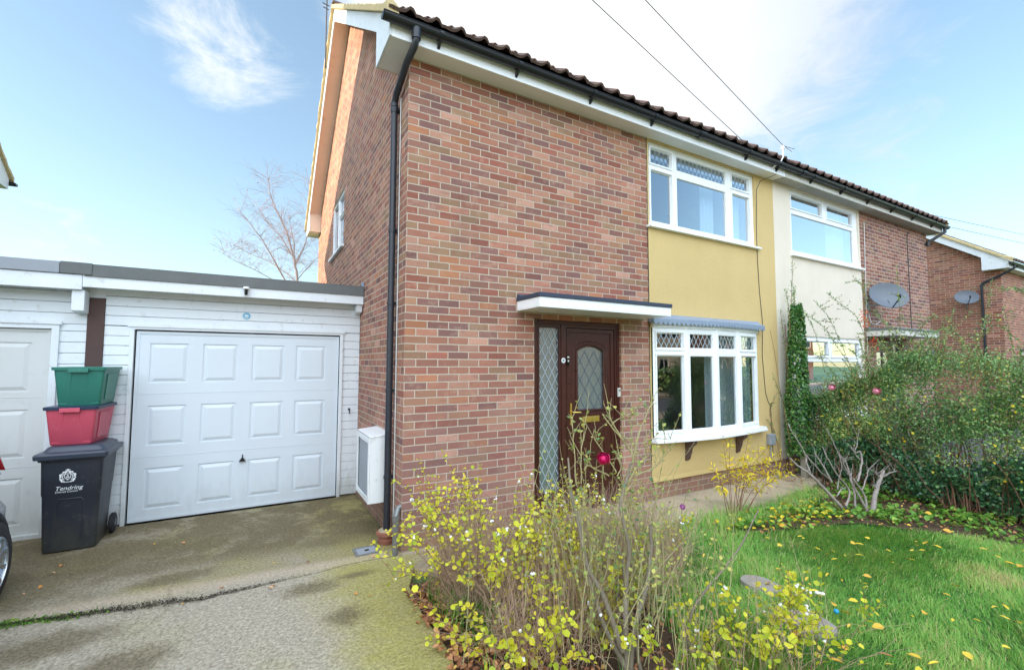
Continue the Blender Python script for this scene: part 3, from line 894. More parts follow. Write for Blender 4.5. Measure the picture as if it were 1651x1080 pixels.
def shell(parent, x0, x1, z0, gl, gr, roof_over, brmat, fronts, back_holes=()):
    """walls, roof, eaves of one half of a pair. gl/gr: gable on that side. roof_over: verge overhang"""
    soff = z0 + 4.81
    # masonry that is not the decorated front
    mb = MB()
    mb.M = ML('back', DEPTH); mb.sheet(x0, x1, z0, soff, [], 0.0)
    if gl is not None:
        mb.M = ML('gable_left', x0)
        mb.sheet(0.0, DEPTH, z0, z0 + 4.9, gl, 0.0, 0.12)
        mb.M = None
        mb.add([(x0, 0, z0 + 4.9), (x0, DEPTH, z0 + 4.9), (x0, DEPTH, zroof(DEPTH, z0)), (x0, DEPTH / 2, zroof(DEPTH / 2, z0)), (x0, 0, zroof(0, z0))], [(0, 1, 2, 3, 4)])
    if gr is not None:
        mb.M = ML('gable_right', x1)
        mb.sheet(0.0, DEPTH, z0, z0 + 4.9, gr, 0.0, 0.12)
        mb.M = None
        mb.add([(x1, 0, z0 + 4.9), (x1, DEPTH, z0 + 4.9), (x1, DEPTH, zroof(DEPTH, z0)), (x1, DEPTH / 2, zroof(DEPTH / 2, z0)), (x1, 0, zroof(0, z0))], [(0, 1, 2, 3, 4)])
    mb.M = ML('front')
    for u0, u1, a, b, holes in fronts:
        mb.sheet(u0, u1, a, b, holes, 0.0, 0.12)
    wall = mb.build('brick_wall', brmat, parent)
    # inner lining so the rooms are rooms
    i0 = x0 + (0.14 if gl is not None else 0.06); i1 = x1 - (0.14 if gr is not None else 0.06)
    rm = MB()
    rm.box(i0, i1, 0.14, DEPTH - 0.14, z0 + 0.02, z0 + 0.06)
    rm.box(i0, i1, 0.14, DEPTH - 0.14, z0 + 2.42, z0 + 2.55)
    rm.box(i0, i1, 0.14, DEPTH - 0.14, z0 + 4.82, z0 + 4.88)
    rm.box(i0, i1, 3.6, 3.7, z0 + 0.06, z0 + 2.42)
    rm.box(i0, i1, 3.0, 3.1, z0 + 2.55, z0 + 4.82)
    xm = (x0 + x1) / 2 - 0.1
    rm.box(xm, xm + .1, 0.14, 3.6, z0 + 0.06, z0 + 2.42)
    rm.box(xm, xm + .1, 0.14, 3.0, z0 + 2.55, z0 + 4.82)
    rm.build('room_lining', 'room_wall', parent)
    # roof slopes
    rx0 = x0 - (roof_over if gl is not None else 0.0); rx1 = x1 + (roof_over if gr is not None else 0.0)
    ye, ze = -0.325, z0 + 4.985 + 0.015 - SL * 0.025
    yr, zr = DEPTH / 2, zroof(DEPTH / 2, z0) + 0.02
    rf = roof_slope(parent, 'roof', rx0, rx1, ye, ze, yr, zr)
    rb = roof_slope(parent, 'roof', rx0, rx1, DEPTH - ye, ze, yr, zr, xs=4)
    rd = MB()
    nn = int((rx1 - rx0) / 0.45)
    for k in range(nn):
        a = rx0 + (rx1 - rx0) * k / nn; b = rx0 + (rx1 - rx0) * (k + 1) / nn - 0.006
        pl = [(yr + 0.13 * math.cos(t), zr - 0.035 + 0.105 * math.sin(t)) for t in np.linspace(0, math.pi, 9)]
        pl += [(yr + 0.115 * math.cos(t), zr - 0.035 + 0.09 * math.sin(t)) for t in np.linspace(math.pi, 0, 9)]
        rd.prism(pl, 'x', a, b)
    rd.build('ridge_tiles', 'roof_tile', rf)
    return wall, rx0, rx1, soff, ye, ze, yr, zr

def verge(parent, xw, sgn, z0, over, soffmat='verge_board', barge='white_board'):
    """bargeboards, boxed ends, sloping soffit, bedded undercloak on one gable. sgn -1: left gable"""
    xo = xw + sgn * over           # outer face of the tiles
    xb = xo - sgn * 0.035          # outer face of bargeboard
    xi = xb - sgn * 0.022
    a, b = sorted((xb, xi))
    top = lambda y: zroof(y, z0) - 0.035
    mb = MB()
    h = 0.215
    f0 = -0.225
    for side in (0, 1):
        Y = (lambda y: y) if side == 0 else (lambda y: DEPTH - y)
        ym = DEPTH / 2 - (0.002 if side == 0 else 0.0)
        pl = [(Y(f0), top(f0)), (Y(ym), top(ym)), (Y(ym), top(ym) - h), (Y(0.34), top(0.34) - h), (Y(0.34), z0 + 4.80), (Y(f0), z0 + 4.80)]
        pl = [(Y(f0), top(f0)), (Y(ym), top(ym)), (Y(ym), top(ym) - h), (Y(0.33), top(0.33) - h), (Y(0.33), z0 + 4.80), (Y(f0), z0 + 4.80)]
        mb.prism(pl, 'x', a, b)
    bb = mb.build('bargeboard', barge, parent, bevel=0.003)
    # sloping soffit between bargeboard and wall
    sb = MB()
    s0, s1 = sorted((xi - sgn * 0.001, xw + sgn * 0.001))
    for side in (0, 1):
        Y = (lambda y: y) if side == 0 else (lambda y: DEPTH - y)
        q = [(0.34, top(0.34) - h + 0.03), (DEPTH / 2 - .003, top(DEPTH / 2) - h + 0.03), (DEPTH / 2 - .003, top(DEPTH / 2) - h + 0.045), (0.34, top(0.34) - h + 0.045)]
        sb.prism([(Y(y), z) for y, z in q], 'x', s0, s1)
        q = [(0.325, z0 + 4.803), (0.337, z0 + 4.803), (0.337, top(0.33) - h + .04), (0.325, top(0.33) - h + .04)]
        sb.prism([(Y(y), z) for y, z in q], 'x', s0, s1)
    so = sb.build('verge_soffit', soffmat, parent)
    for side in (0, 1):
        a_, b_ = (0.0005, 0.324) if side == 0 else (DEPTH - 0.324, DEPTH - 0.0005)
        bx_ = MB(); bx_.box(s0, s1, a_, b_, z0 + 4.808, z0 + 4.82); bx_.build('box_end', 'soffit_grey', parent)
    # mortar bedding and undercloak, thick and lumpy
    vb = MB()
    rng = random.Random(5)
    for side in (0, 1):
        Y = (lambda y: y) if side == 0 else (lambda y: DEPTH - y)
        n = 44
        rings = []
        for k in range(n + 1):
            y = -0.315 + (DEPTH / 2 + 0.315) * k / n
            zb = zroof(y, z0)
            j = rng.uniform(-0.006, 0.006)
            kick = 0.05 * math.exp(-((y + 0.315) / 0.10) ** 2)
            o = xo + sgn * (0.012 + j)
            i_ = xb - sgn * 0.06
            ring = [(o, Y(y), zb - 0.03), (o, Y(y), zb + 0.035 + j + kick), (xo - sgn * .03, Y(y), zb + 0.062 + kick), (i_, Y(y), zb + 0.05), (i_, Y(y), zb - 0.03)]
            rings.append(ring)
        vb.loft(rings, True, True)
    vb.build('verge_mortar', 'lichen_mortar', parent)
    return bb

def eaves(parent, fx0, fx1, z0, fasc='white_upvc', soff='soffit_grey', back=True):
    mb = MB()
    mb.box(fx0, fx1, -0.225, -0.205, z0 + 4.795, z0 + 5.0)
    fa = mb.build('fascia', fasc, parent, bevel=0.003)
    mb = MB()
    mb.box(fx0, fx1, -0.2045, -0.001, z0 + 4.808, z0 + 4.82)
    so = mb.build('soffit', soff, parent)
    if back:
        mb = MB(); mb.box(fx0, fx1, DEPTH + 0.205, DEPTH + 0.225, z0 + 4.795, z0 + 5.0); mb.build('fascia', fasc, parent, bevel=0.003)
        mb = MB(); mb.box(fx0, fx1, DEPTH + 0.001, DEPTH + 0.2045, z0 + 4.808, z0 + 4.82); mb.build('soffit', soff, parent)
    return fa, so

def canopy_part(parent, x0, x1, yf, z0, fasc='white_upvc', top='felt_dark'):
    mb = MB()
    mb.box(x0, x1, yf, -0.002, z0, z0 + 0.012)
    mb.box(x0, x1, yf, yf + 0.02, z0 + 0.0125, z0 + 0.105)
    mb.box(x0, x0 + 0.02, yf + 0.0205, -0.002, z0 + 0.0125, z0 + 0.105)
    mb.box(x1 - 0.02, x1, yf + 0.0205, -0.002, z0 + 0.0125, z0 + 0.105)
    c = mb.build('canopy', fasc, parent, bevel=0.003)
    mb = MB()
    mb.box(x0 - 0.012, x1 + 0.012, yf - 0.014, -0.002, z0 + 0.106, z0 + 0.150)
    mb.prism([(-0.09, z0 + 0.1505), (-0.002, z0 + 0.1505), (-0.002, z0 + 0.19)], 'x', x0, x1)
    mb.build('felt_roof', top, c, bevel=0.004)
    return c

# ================================================================= the near house
XP = 6.165
HA = thing('brick_house', 'near brick house with mustard yellow rendered bay and dark red-brown front door', 'house', (0, 0, 0), 0, 'brick houses of the street')
gw = (3.74, 5.14, 3.78, 4.80)
wallA, rx0, rx1, soffA, ye, ze, yr, zr = shell(HA, 0.0, XP, 0.0, [gw], None, 0.29, 'brick',
    [(0.0, 3.265, -0.1, 4.81, [(1.475, 2.775, 0.02, 2.262)]), (3.265, XP, -0.1, 0.245, [])])
# mustard render with openings
rb = MB(ML('front', -0.014))
rb.sheet(3.265, XP - 0.001, 0.235, 4.81, [(3.29, 5.66, 3.60, 4.785), (3.29, 5.56, 0.79, 2.235)], 0.0, 0.13)
rb.M = None
rb.prism([(-0.014, 0.235), (-0.026, 0.225), (-0.026, 0.240), (-0.014, 0.285)], 'x', 3.27, XP - 0.001)
rb.build('rendered_wall', 'yellow_render', HA)
verge(HA, 0.0, -1, 0.0, 0.29)
faA, soA = eaves(HA, -0.2325, XP - 0.001, 0.0)
gutter_part(HA, -0.335, XP + 0.25, -0.285, 4.935, 1, [0.22, 1.10, 2.11, 3.12, 5.1, 5.9], [4.03])

# gable window
window(HA, ML('gable_left', 0.0), gw[0], gw[1], gw[2], gw[3], [(3.80, 4.40, 4.44, 4.73, False, True), (3.80, 4.40, 3.85, 4.38, False, False), (4.50, 5.08, 3.85, 4.73, False, True)],
       w0=0.035, sill=(gw[0] - .05, gw[1] + .05, gw[2] - 0.06, gw[2], 0.05, 'white_board'), label='white window high in the gable wall')

# first floor window
zt0, zt1, zb0, zb1 = 4.50, 4.70, 3.69, 4.39
fw = window(HA, ML('front'), 3.285, 5.665, 3.615, 4.785, [
    (3.36, 3.76, zt0, zt1, True, True), (3.36, 3.76, zb0, zb1, False, True),
    (3.88, 4.97, zt0, zt1, True, False), (3.88, 4.97, zb0, zb1, False, False),
    (5.12, 5.54, zt0, zt1, True, True), (5.12, 5.54, zb0, zb1, False, True)], w0=0.02,
    sill=(3.25, 5.72, 3.572, 3.614, 0.075, 'white_upvc'), label='first floor window with leaded top lights above the yellow wall')
curtain(fw, 'curtain', ML('front'), 5.20, 5.56, 3.6, 4.75, 0.20, 'curtain_white')
curtain(fw, 'curtain', ML('front'), 4.62, 4.98, 3.6, 4.75, 0.24, 'curtain_white', 0.03, 0.11)
bl = MB(ML('front')); bl.box(3.33, 5.6, 0.09, 0.10, 4.60, 4.76); bl.build('blind', 'curtain_white', fw)

# bow window
bow_x = [3.29, 3.835, 4.40, 4.965, 5.56]
bow_y = [-0.035, -0.125, -0.165, -0.125, -0.035]
bz0, bz1 = 0.80, 2.235
glz = [(0.875, 1.865), (1.965, 2.165)]
bow = None
fr = MB()
panes = []
for k in range(4):
    P0 = Vector((bow_x[k], bow_y[k], 0)); P1 = Vector((bow_x[k + 1], bow_y[k + 1], 0))
    d = (P1 - P0); Lk = d.length; d.normalize(); nrm = Vector((-d.y, d.x, 0))
    M = Matrix(((d.x, nrm.x, 0, P0.x), (d.y, nrm.y, 0, P0.y), (0, 0, 1, 0), (0, 0, 0, 1)))
    m0 = 0.065; m1 = 0.065
    ls = [(m0, Lk - m1, a, b) for a, b in glz]
    fr.M = M
    fr.sheet(0.0, Lk, bz0, bz1, ls, 0.0, 0.05)
    for a, b, c, e in ls:
        if k in (0, 3):
            fr.ring(a - .028, b + .028, c - .028, e + .028, 0.02, -0.015, -0.001)
        fr.ring(a, b, c, e, 0.008, 0.012, 0.03)
    if k:
        fr.M = None
        fr.tube([(P0.x, P0.y - 0.004, bz0), (P0.x, P0.y - 0.004, bz1)], 0.014, 8)
    panes.append((M, ls))
fr.M = None
bow = fr.build('bow_window', 'white_upvc', HA, bevel=0.0025)
bow['label'] = 'white bow window under a scalloped lead roof'
for M, ls in panes:
    for i, (a, b, c, e) in enumerate(ls):
        p_ = MB(M)
        p_.add([(a, 0.022, c), (b, 0.022, c), (b, 0.022, e), (a, 0.022, e)], [(0, 1, 2, 3)], 0)
        mm = ['bay_glass']
        if i == 1:
            p_.lattice(a + .002, b - .002, c + .002, e - .002, 0.085, 0.15, 0.019, 0.008, 1); mm.append('lead_strip_light')
        p_.build('pane', mm, bow)
def offs(d, xa=0.0, xb=0.0):
    return [(bow_x[i] + (-xa if i == 0 else xb if i == 4 else 0), bow_y[i] - d) for i in range(5)]
sl_ = MB(); pl = offs(0.075, 0.03, 0.11)
pl = [(pl[0][0], -0.016)] + pl + [(pl[-1][0], -0.016)]
sl_.prism(pl, 'z', 0.735, 0.765)
pl2 = offs(0.06, 0.028, 0.10); pl2 = [(pl2[0][0], -0.017)] + pl2 + [(pl2[-1][0], -0.017)]
sl_.prism(pl2, 'z', 0.7655, 0.798)
sl_.build('sill', 'white_upvc', bow, bevel=0.003)
hd = MB(); pl = offs(0.018, 0.0, 0.02); pl = [(pl[0][0], -0.016)] + pl + [(pl[-1][0], -0.016)]
hd.prism(pl, 'z', 2.236, 2.305)
hd.build('head_board', 'white_upvc', bow, bevel=0.003)
ld = MB()
o1 = offs(0.075, 0.05, 0.11); o1 = [(o1[0][0], -0.016)] + o1 + [(o1[-1][0], -0.016)]
o2 = offs(0.02, 0.03, 0.09); o2 = [(o2[0][0], -0.0155)] + o2 + [(o2[-1][0], -0.0155)]
ld.loft([[(x, y, 2.300) for x, y in o1], [(x, y, 2.350) for x, y in o1], [(x, y * 0.72, 2.382) for x, y in o2], [(x, min(y * 0.1, -0.0155), 2.420) for x, y in o2]], True, True)
ld.build('lead_roof', 'lead', bow, bevel=0.004)
sc = MB()
pts = offs(0.0765, 0.05, 0.11)
for k in range(4):
    P0 = Vector((pts[k][0], pts[k][1], 0)); P1 = Vector((pts[k + 1][0], pts[k + 1][1], 0))
    n = max(1, int(round((P1 - P0).length / 0.075)))
    for i in range(n):
        a = P0.lerp(P1, i / n); b = P0.lerp(P1, (i + 1) / n)
        vs = []
        arc = [(t, 2.302 - 0.036 * math.sin(math.pi * t)) for t in np.linspace(0.03, 0.97, 7)]
        for off in (0.0, 0.006):
            for t, z in arc:
                p = a.lerp(b, t); vs.append((p.x, p.y + off, z))
            for t in (0.97, 0.03):
                p = a.lerp(b, t); vs.append((p.x, p.y + off, 2.318))
        m = 9
        sc.add(vs, [tuple(range(m)), tuple(range(2 * m - 1, m - 1, -1))] + [(i2, (i2 + 1) % m, m + (i2 + 1) % m, m + i2) for i2 in range(m)])
sc.build('scalloped_edge', 'lead', bow)
for x in (3.93, 5.03):
    cb = MB()
    prof = [(-0.016, 0.733), (-0.165, 0.733), (-0.165, 0.69), (-0.135, 0.66), (-0.10, 0.64), (-0.085, 0.60), (-0.08, 0.56), (-0.062, 0.52), (-0.05, 0.47), (-0.016, 0.44)]
    cb.prism(prof, 'x', x - 0.035, x + 0.035)
    cb.build('corbel', 'corbel_brown', HA, bevel=0.004)
# inside the bay: curtains, a chair back and a picture make the room read
curtain(bow, 'curtain', ML('front'), 4.50, 5.10, 0.8, 2.2, 0.10, 'curtain_grey', 0.03, 0.09)
curtain(bow, 'curtain', ML('front'), 5.12, 5.50, 0.8, 2.2, 0.07, 'curtain_grey', 0.03, 0.09)
# front door set
dy = 0.05
DM = ML('front', dy)
df = MB(DM)
df.sheet(1.477, 2.773, 0.0, 2.26, [(1.575, 1.855, 0.30, 2.175), (1.955, 2.705, 0.06, 2.185)], 0.0, 0.08)
df.box(1.477, 2.773, -0.012, -0.001, 2.215, 2.26)
df.box(1.477, 1.512, -0.012, -0.001, 0.0, 2.2145)
df.box(2.738, 2.773, -0.012, -0.001, 0.0, 2.2145)
df.box(1.872, 1.925, -0.016, -0.001, 0.0, 2.2145)
df.ring(1.55, 1.88 - .01, 0.275, 2.20, 0.022, -0.006, -0.0005)
dfo = df.build('door_frame', 'rosewood', HA, bevel=0.004)
ds = MB(); ds.box(1.45, 2.80, -0.03, 0.12, -0.04, 0.03); ds.build('threshold', 'concrete_path', dfo, bevel=0.006)
sg = MB(DM)
sg.add([(1.575, 0.03, 0.30), (1.855, 0.03, 0.30), (1.855, 0.03, 2.175), (1.575, 0.03, 2.175)], [(0, 1, 2, 3)], 0)
sg.lattice(1.58, 1.85, 0.305, 2.17, 0.094, 0.17, 0.026, 0.0075, 1)
sg.build('side_light', ['door_glass', 'lead_strip_light'], dfo)
dl = MB(DM)
LX0, LX1 = 1.962, 2.698
def arch(u0, u1, z0, z1, rise, n=12):
    pts = [(u0, z0), (u1, z0), (u1, z1 - rise)]
    for k in range(1, n):
        t = k / n
        pts.append((u1 + (u0 - u1) * t, z1 - rise + rise * math.sin(math.pi * t) ** 0.8))
    pts.append((u0, z1 - rise))
    return pts
gx0, gx1, gz0, gz1 = 2.115, 2.535, 1.20, 1.985
apts = arch(gx0, gx1, gz0, gz1, 0.07)
# leaf face with arched opening: bands around the opening
outer = [(LX0, 0.065), (LX1, 0.065), (LX1, 2.18), (LX0, 2.18)]
wl = 0.015
dl.box(LX0, LX1, wl, wl + .04, 0.065, gz0)
dl.box(LX0, gx0, wl, wl + .04, gz0, 2.18)
dl.box(gx1, LX1, wl, wl + .04, gz0, 2.18)
topa = apts[2:]
for i in range(len(topa) - 1):
    a, b = topa[i], topa[i + 1]
    dl.add([(a[0], wl, a[1]), (b[0], wl, b[1]), (b[0], wl, 2.18), (a[0], wl, 2.18)], [(0, 1, 2, 3)])
# mouldings
def mould(mb, pts, w, r=0.011):
    P = [(p[0], w, p[1]) for p in pts] + [(pts[0][0], w, pts[0][1])]
    mb.tube(P, r, 6)
mould(dl, apts, wl - 0.002, 0.016)
mould(dl, arch(gx0 - .045, gx1 + .045, gz0 - .045, gz1 + .045, 0.07), wl + 0.004, 0.010)
for q in [(2.10, 2.55, 0.60, 0.98), (2.06, 2.60, 0.565, 1.02), (2.10, 2.55, 0.16, 0.42), (2.06, 2.60, 0.13, 0.46)]:
    mould(dl, [(q[0], q[2]), (q[1], q[2]), (q[1], q[3]), (q[0], q[3])], wl + 0.002, 0.009)
dl.box(2.13, 2.52, wl - 0.008, wl - 0.001, 0.63, 0.95)
dl.box(2.13, 2.52, wl - 0.008, wl - 0.001, 0.19, 0.39)
dl.ring(LX0 + .002, LX1 - .002, 0.067, 2.178, 0.05, wl - 0.012, wl - 0.001)
dob = dl.build('front_door', 'rosewood', HA, bevel=0.003)
gp = MB(DM)
gp.add([(p[0], wl + 0.02, p[1]) for p in apts], [tuple(range(len(apts)))], 0)
gp.lattice(gx0 + .004, gx1 - .004, gz0 + .004, gz1 - 0.072, 0.14, 0.23, wl + 0.016, 0.007, 1)
gp.build('glass_panel', ['door_glass', 'lead_strip'], dob)
hb = MB(DM)
hb.box(2.005, 2.027, wl - 0.022, wl - 0.012, 1.04, 1.29)
hb.tube([(2.016, wl - 0.022, 1.19), (2.016, wl - 0.062, 1.19), (2.03, wl - 0.07, 1.19), (2.125, wl - 0.07, 1.185)], 0.0085, 8)
hb.lathe((2.016, wl - 0.03, 1.12), [(0.008, 0.0), (0.008, 0.006)], 10, 'y')
hb.build('door_handle', 'brass', dob, smooth='auto')
lb = MB(DM)
lb.box(2.195, 2.455, wl - 0.010, wl - 0.001, 1.055, 1.125)
lb.box(2.215, 2.435, wl - 0.016, wl - 0.0105, 1.068, 1.112)
lb.build('letter_plate', 'brass', dob, bevel=0.002)
cn = canopy_part(HA, 1.25, 3.16, -0.46, 2.335)
cn['label'] = 'flat white canopy with a dark felt top over the front door'

# downpipe with swan neck, gully pot
dp = MB()
px_, py_ = -0.06, 0.30
dp.tube([(-0.02, -0.285, 4.90), (-0.02, -0.285, 4.80), (-0.03, -0.25, 4.74), (-0.05, -0.10, 4.68), (-0.06, 0.22, 4.54), (px_, py_, 4.48), (px_, py_, 4.40), (px_, py_, 0.10)], 0.034, 12)
for z in (4.42, 4.36): dp.lathe((px_, py_, z), [(0.0, -0.001), (0.039, 0.0), (0.039, 0.035), (0.0, 0.036)], 12)
dp.lathe((-0.02, -0.285, 4.80), [(0.0, -.001), (0.043, 0.0), (0.046, 0.10), (0.0, 0.101)], 14)
dpo = dp.build('downpipe', 'downpipe_black', HA, smooth='auto')
for z in (0.62, 1.47, 2.35, 3.10, 4.38):
    cl = MB()
    cl.lathe((px_, py_, z), [(0.0, -.001), (0.041, 0.0), (0.041, 0.03), (0.0, 0.031)], 12)
    cl.box(-0.026, -0.001, py_ - 0.045, py_ + 0.045, z + 0.003, z + 0.027)
    cl.build('pipe_clip', 'downpipe_black', dpo)
cf = MB(); cf.tube([(-0.012, 0.235, 0.25), (-0.012, 0.235, 4.5)], 0.006, 6); cf.build('cable', 'cable_white', HA)
sp_ = MB(); sp_.tube([(-0.06, -0.02, -0.02), (-0.06, -0.02, 0.34), (-0.03, 0.02, 0.40), (0.03, 0.04, 0.42)], 0.026, 10)
sp_.lathe((-0.06, -0.02, 0.30), [(0.0, 0), (0.032, 0.001), (0.032, 0.05), (0, 0.051)], 12)
sp_.build('waste_pipe', 'galvanised', HA, smooth='auto')
# telephone wire clipped down the render
tw = MB()
tw.tube([(5.93, -0.235, 4.86), (5.93, -0.215, 4.79), (5.80, -0.03, 4.72), (5.70, -0.024, 4.56), (5.67, -0.022, 3.9), (5.672, -0.022, 3.4), (5.70, -0.022, 2.9), (5.755, -0.022, 2.42), (5.72, -0.022, 1.9), (5.775, -0.022, 1.3), (5.84, -0.022, 1.16), (5.90, -0.022, 1.10), (5.93, -0.022, 0.3)], 0.0045, 5)
tw.build('telephone_wire', 'cable_black', HA)

# ================================================================= the attached house
HB = thing('brick_house', 'attached cream rendered house beyond the ivy, with peeling eaves', 'house', (XP, 0, 0), 0, 'brick houses of the street')
X1 = 2 * XP
shell(HB, XP, X1, 0.0, None, [(2.3, 3.5, 3.8, 4.8)], 0.29, 'brick_attached',
      [(9.10, X1, -0.1, 4.81, [(9.60, 10.85, 0.02, 2.262)]), (XP, 9.10, -0.1, 0.245, [])])
rb = MB(ML('front', -0.010))
rb.sheet(XP + .001, 9.10, 0.235, 4.81, [(6.67, 9.06, 3.62, 4.785), (6.75, 9.02, 0.80, 2.24)], 0.0, 0.13)
rb.build('rendered_wall', 'cream_render', HB)
verge(HB, X1, 1, 0.0, 0.29)
eaves(HB, XP + .001, X1 + 0.2325, 0.0, 'old_white', 'peeling_soffit')
gutter_part(HB, XP + 0.251, X1 + 0.34, -0.285, 4.935, 1, [6.9, 7.9, 8.9, 9.9, 10.9, 11.9], [XP + 0.4])
fw = window(HB, ML('front'), 6.67, 9.06, 3.635, 4.785, [
    (6.75, 7.74, 4.47, 4.69, False, True), (7.92, 8.86, 4.47, 4.69, False, True), (6.75, 8.88, 3.71, 4.36, False, False)], w0=0.02,
    sill=(6.64, 9.14, 3.59, 3.634, 0.07, 'white_upvc'), label='first floor window of the cream house')
curtain(fw, 'curtain', ML('front'), 8.30, 8.92, 3.6, 4.75, 0.22, 'curtain_white', 0.03, 0.12)
fw = window(HB, ML('front'), 6.75, 9.02, 0.80, 2.24, [
    (6.83, 7.78, 1.90, 2.15, False, True), (7.92, 8.90, 1.90, 2.15, False, True), (6.83, 8.90, 0.89, 1.80, False, False)], w0=0.02,
    sill=(6.71, 9.08, 0.76, 0.799, 0.07, 'white_upvc'), label='ground floor window half hidden by the hedge')
curtain(fw, 'curtain', ML('front'), 6.8, 7.5, 0.8, 2.2, 0.2, 'curtain_white', 0.03, 0.12)
curtain(fw, 'curtain', ML('front'), 7.5, 8.95, 0.8, 1.7, 0.2, 'curtain_white', 0.015, 0.05)
canopy_part(HB, 9.18, 11.15, -0.50, 2.30, 'old_white', 'felt_grey')
df = MB(ML('front', 0.05))
df.sheet(9.602, 10.848, 0.0, 2.26, [(9.68, 10.42, 0.08, 2.18), (10.50, 10.78, 0.3, 2.18)], 0.0, 0.07)
dfo = df.build('door_frame', 'corbel_brown', HB, bevel=0.004)
dd = MB(ML('front', 0.07)); dd.sheet(9.68, 10.42, 0.08, 2.18, [(9.78, 10.02, 1.0, 2.0), (10.08, 10.32, 1.0, 2.0), (9.78, 10.32, 0.25, 0.8)], 0.0, 0.02)
dd.box(9.78, 10.32, 0.012, 0.03, 0.25, 0.8)
ddo = dd.build('front_door', 'corbel_brown', HB)
gp = MB(ML('front', 0.085)); gp.add([(9.78, 0, 1.0), (10.32, 0, 1.0), (10.32, 0, 2.0), (9.78, 0, 2.0)], [(0, 1, 2, 3)]); gp.build('glass_panel', 'door_glass', ddo)
gp = MB(ML('front', 0.085)); gp.add([(10.50, 0, 0.3), (10.78, 0, 0.3), (10.78, 0, 2.18), (10.50, 0, 2.18)], [(0, 1, 2, 3)]); gp.build('side_light', 'door_glass', dfo)
dp = MB()
dp.tube([(X1 + 0.18, -0.285, 4.90), (X1 + 0.18, -0.285, 4.80), (X1 + 0.06, -0.12, 4.66), (X1 - 0.06, -0.045, 4.58), (X1 - 0.07, -0.045, 4.50)], 0.034, 12)
dp.tube([(X1 + 0.06, 0.30, 4.6), (X1 + 0.06, 0.30, 0.0)], 0.034, 10)
dp.build('downpipe', 'downpipe_black', HB, smooth='auto')
wc = MB(); wc.tube([(9.30, -0.012, 4.60), (9.24, -0.012, 3.0), (9.16, -0.012, 0.9)], 0.008, 5); wc.build('cable', 'cable_white', HB)
wc = MB(); wc.tube([(11.35, -0.008, 4.70), (11.28, -0.008, 4.55), (11.28, -0.008, 2.45)], 0.008, 5); wc.build('cable', 'cable_black', HB)

# ================================================================= the next pair to the right
HN = thing('brick_house', 'brick house past the end of the pair, with pale bargeboard and side dish', 'house', (17.5, 0, -0.3), 0, 'brick houses of the street')
zN = -0.30
shell(HN, 17.5, 23.7, zN, [], None, 0.29, 'brick_far',
      [(17.5, 20.8, zN, zN + 4.81, [(19.0, 20.3, zN + .05, zN + 2.26)]), (20.8, 23.7, zN, zN + 4.81, [(21.0, 23.3, zN + 3.6, zN + 4.7), (21.0, 23.3, zN + .8, zN + 2.2)])])
verge(HN, 17.5, -1, zN, 0.29)
eaves(HN, 17.5 - .2325, 23.7, zN)
gutter_part(HN, 17.17, 23.9, -0.285, zN + 4.935, 1, [17.8, 18.8, 19.8, 20.8, 21.8])
window(HN, ML('front'), 21.0, 23.3, zN + 3.6, zN + 4.7, [(21.1, 22.1, zN + 3.7, zN + 4.6, False, True), (22.2, 23.2, zN + 3.7, zN + 4.6, False, True)])
window(HN, ML('front'), 21.0, 23.3, zN + 0.8, zN + 2.2, [(21.1, 22.1, zN + 0.9, zN + 2.1, False, True), (22.2, 23.2, zN + 0.9, zN + 2.1, False, True)])
df = MB(ML('front', 0.05)); df.sheet(19.0, 20.3, zN + .05, zN + 2.26, [(19.7, 20.2, zN + .9, zN + 2.0)], 0.0, 0.05); dfo = df.build('front_door', 'white_upvc', HN)
gp = MB(ML('front', 0.08)); gp.add([(19.7, 0, zN + .9), (20.2, 0, zN + .9), (20.2, 0, zN + 2.0), (19.7, 0, zN + 2.0)], [(0, 1, 2, 3)]); gp.build('glass_panel', 'door_glass', dfo)
canopy_part(HN, 18.8, 20.5, -0.5, zN + 2.33)
dp = MB()
dp.tube([(17.45, -0.285, zN + 4.89), (17.45, -0.285, zN + 4.80), (17.44, -0.10, zN + 4.68), (17.43, 0.36, zN + 4.46), (17.43, 0.40, zN + 4.38), (17.43, 0.40, 0.0)], 0.034, 12)
dp.build('downpipe', 'downpipe_black', HN, smooth='auto')
for (a, b) in ((1.75, 4.2), ):
    wc = MB(); wc.tube([(17.492, a, 4.15), (17.492, a, 3.2)], 0.010, 5); wc.build('cable', 'cable_black', HN)

# ================================================================= the pair to the left (only its rear eaves corner shows)
HL = thing('brick_house', 'next house on the left, only its dark rear roof edge showing above the garages', 'house', (-5.36, 0, 0.2), 0, 'brick houses of the street')
zL = 0.18
shell(HL, -11.5, -5.62, zL, None, [(3.7, 5.1, zL + 3.8, zL + 4.8)], 0.29, 'brick',
      [(-11.5, -5.62, zL - .2, zL + 4.81, [(-8.0, -5.9 - .2, zL + .8, zL + 2.2), (-8.0, -6.1, zL + 3.6, zL + 4.7)])])
verge(HL, -5.62, 1, zL, 0.29, 'soffit_grey')
eaves(HL, -11.5, -5.62 + .2325, zL)
gutter_part(HL, -11.6, -5.28, -0.285, zL + 4.935, 1, [-6, -7, -8, -9, -10])
gutter_part(HL, -11.6, -5.28, DEPTH + 0.285, zL + 4.935, -1, [-6, -7, -8])
window(HL, ML('front'), -8.0, -6.1, zL + 0.8, zL + 2.2, [(-7.9, -7.1, zL + 0.9, zL + 2.1, False, True), (-7.0, -6.2, zL + 0.9, zL + 2.1, False, True)])
window(HL, ML('front'), -8.0, -6.1, zL + 3.6, zL + 4.7, [(-7.9, -7.1, zL + 3.7, zL + 4.6, False, True), (-7.0, -6.2, zL + 3.7, zL + 4.6, False, True)])

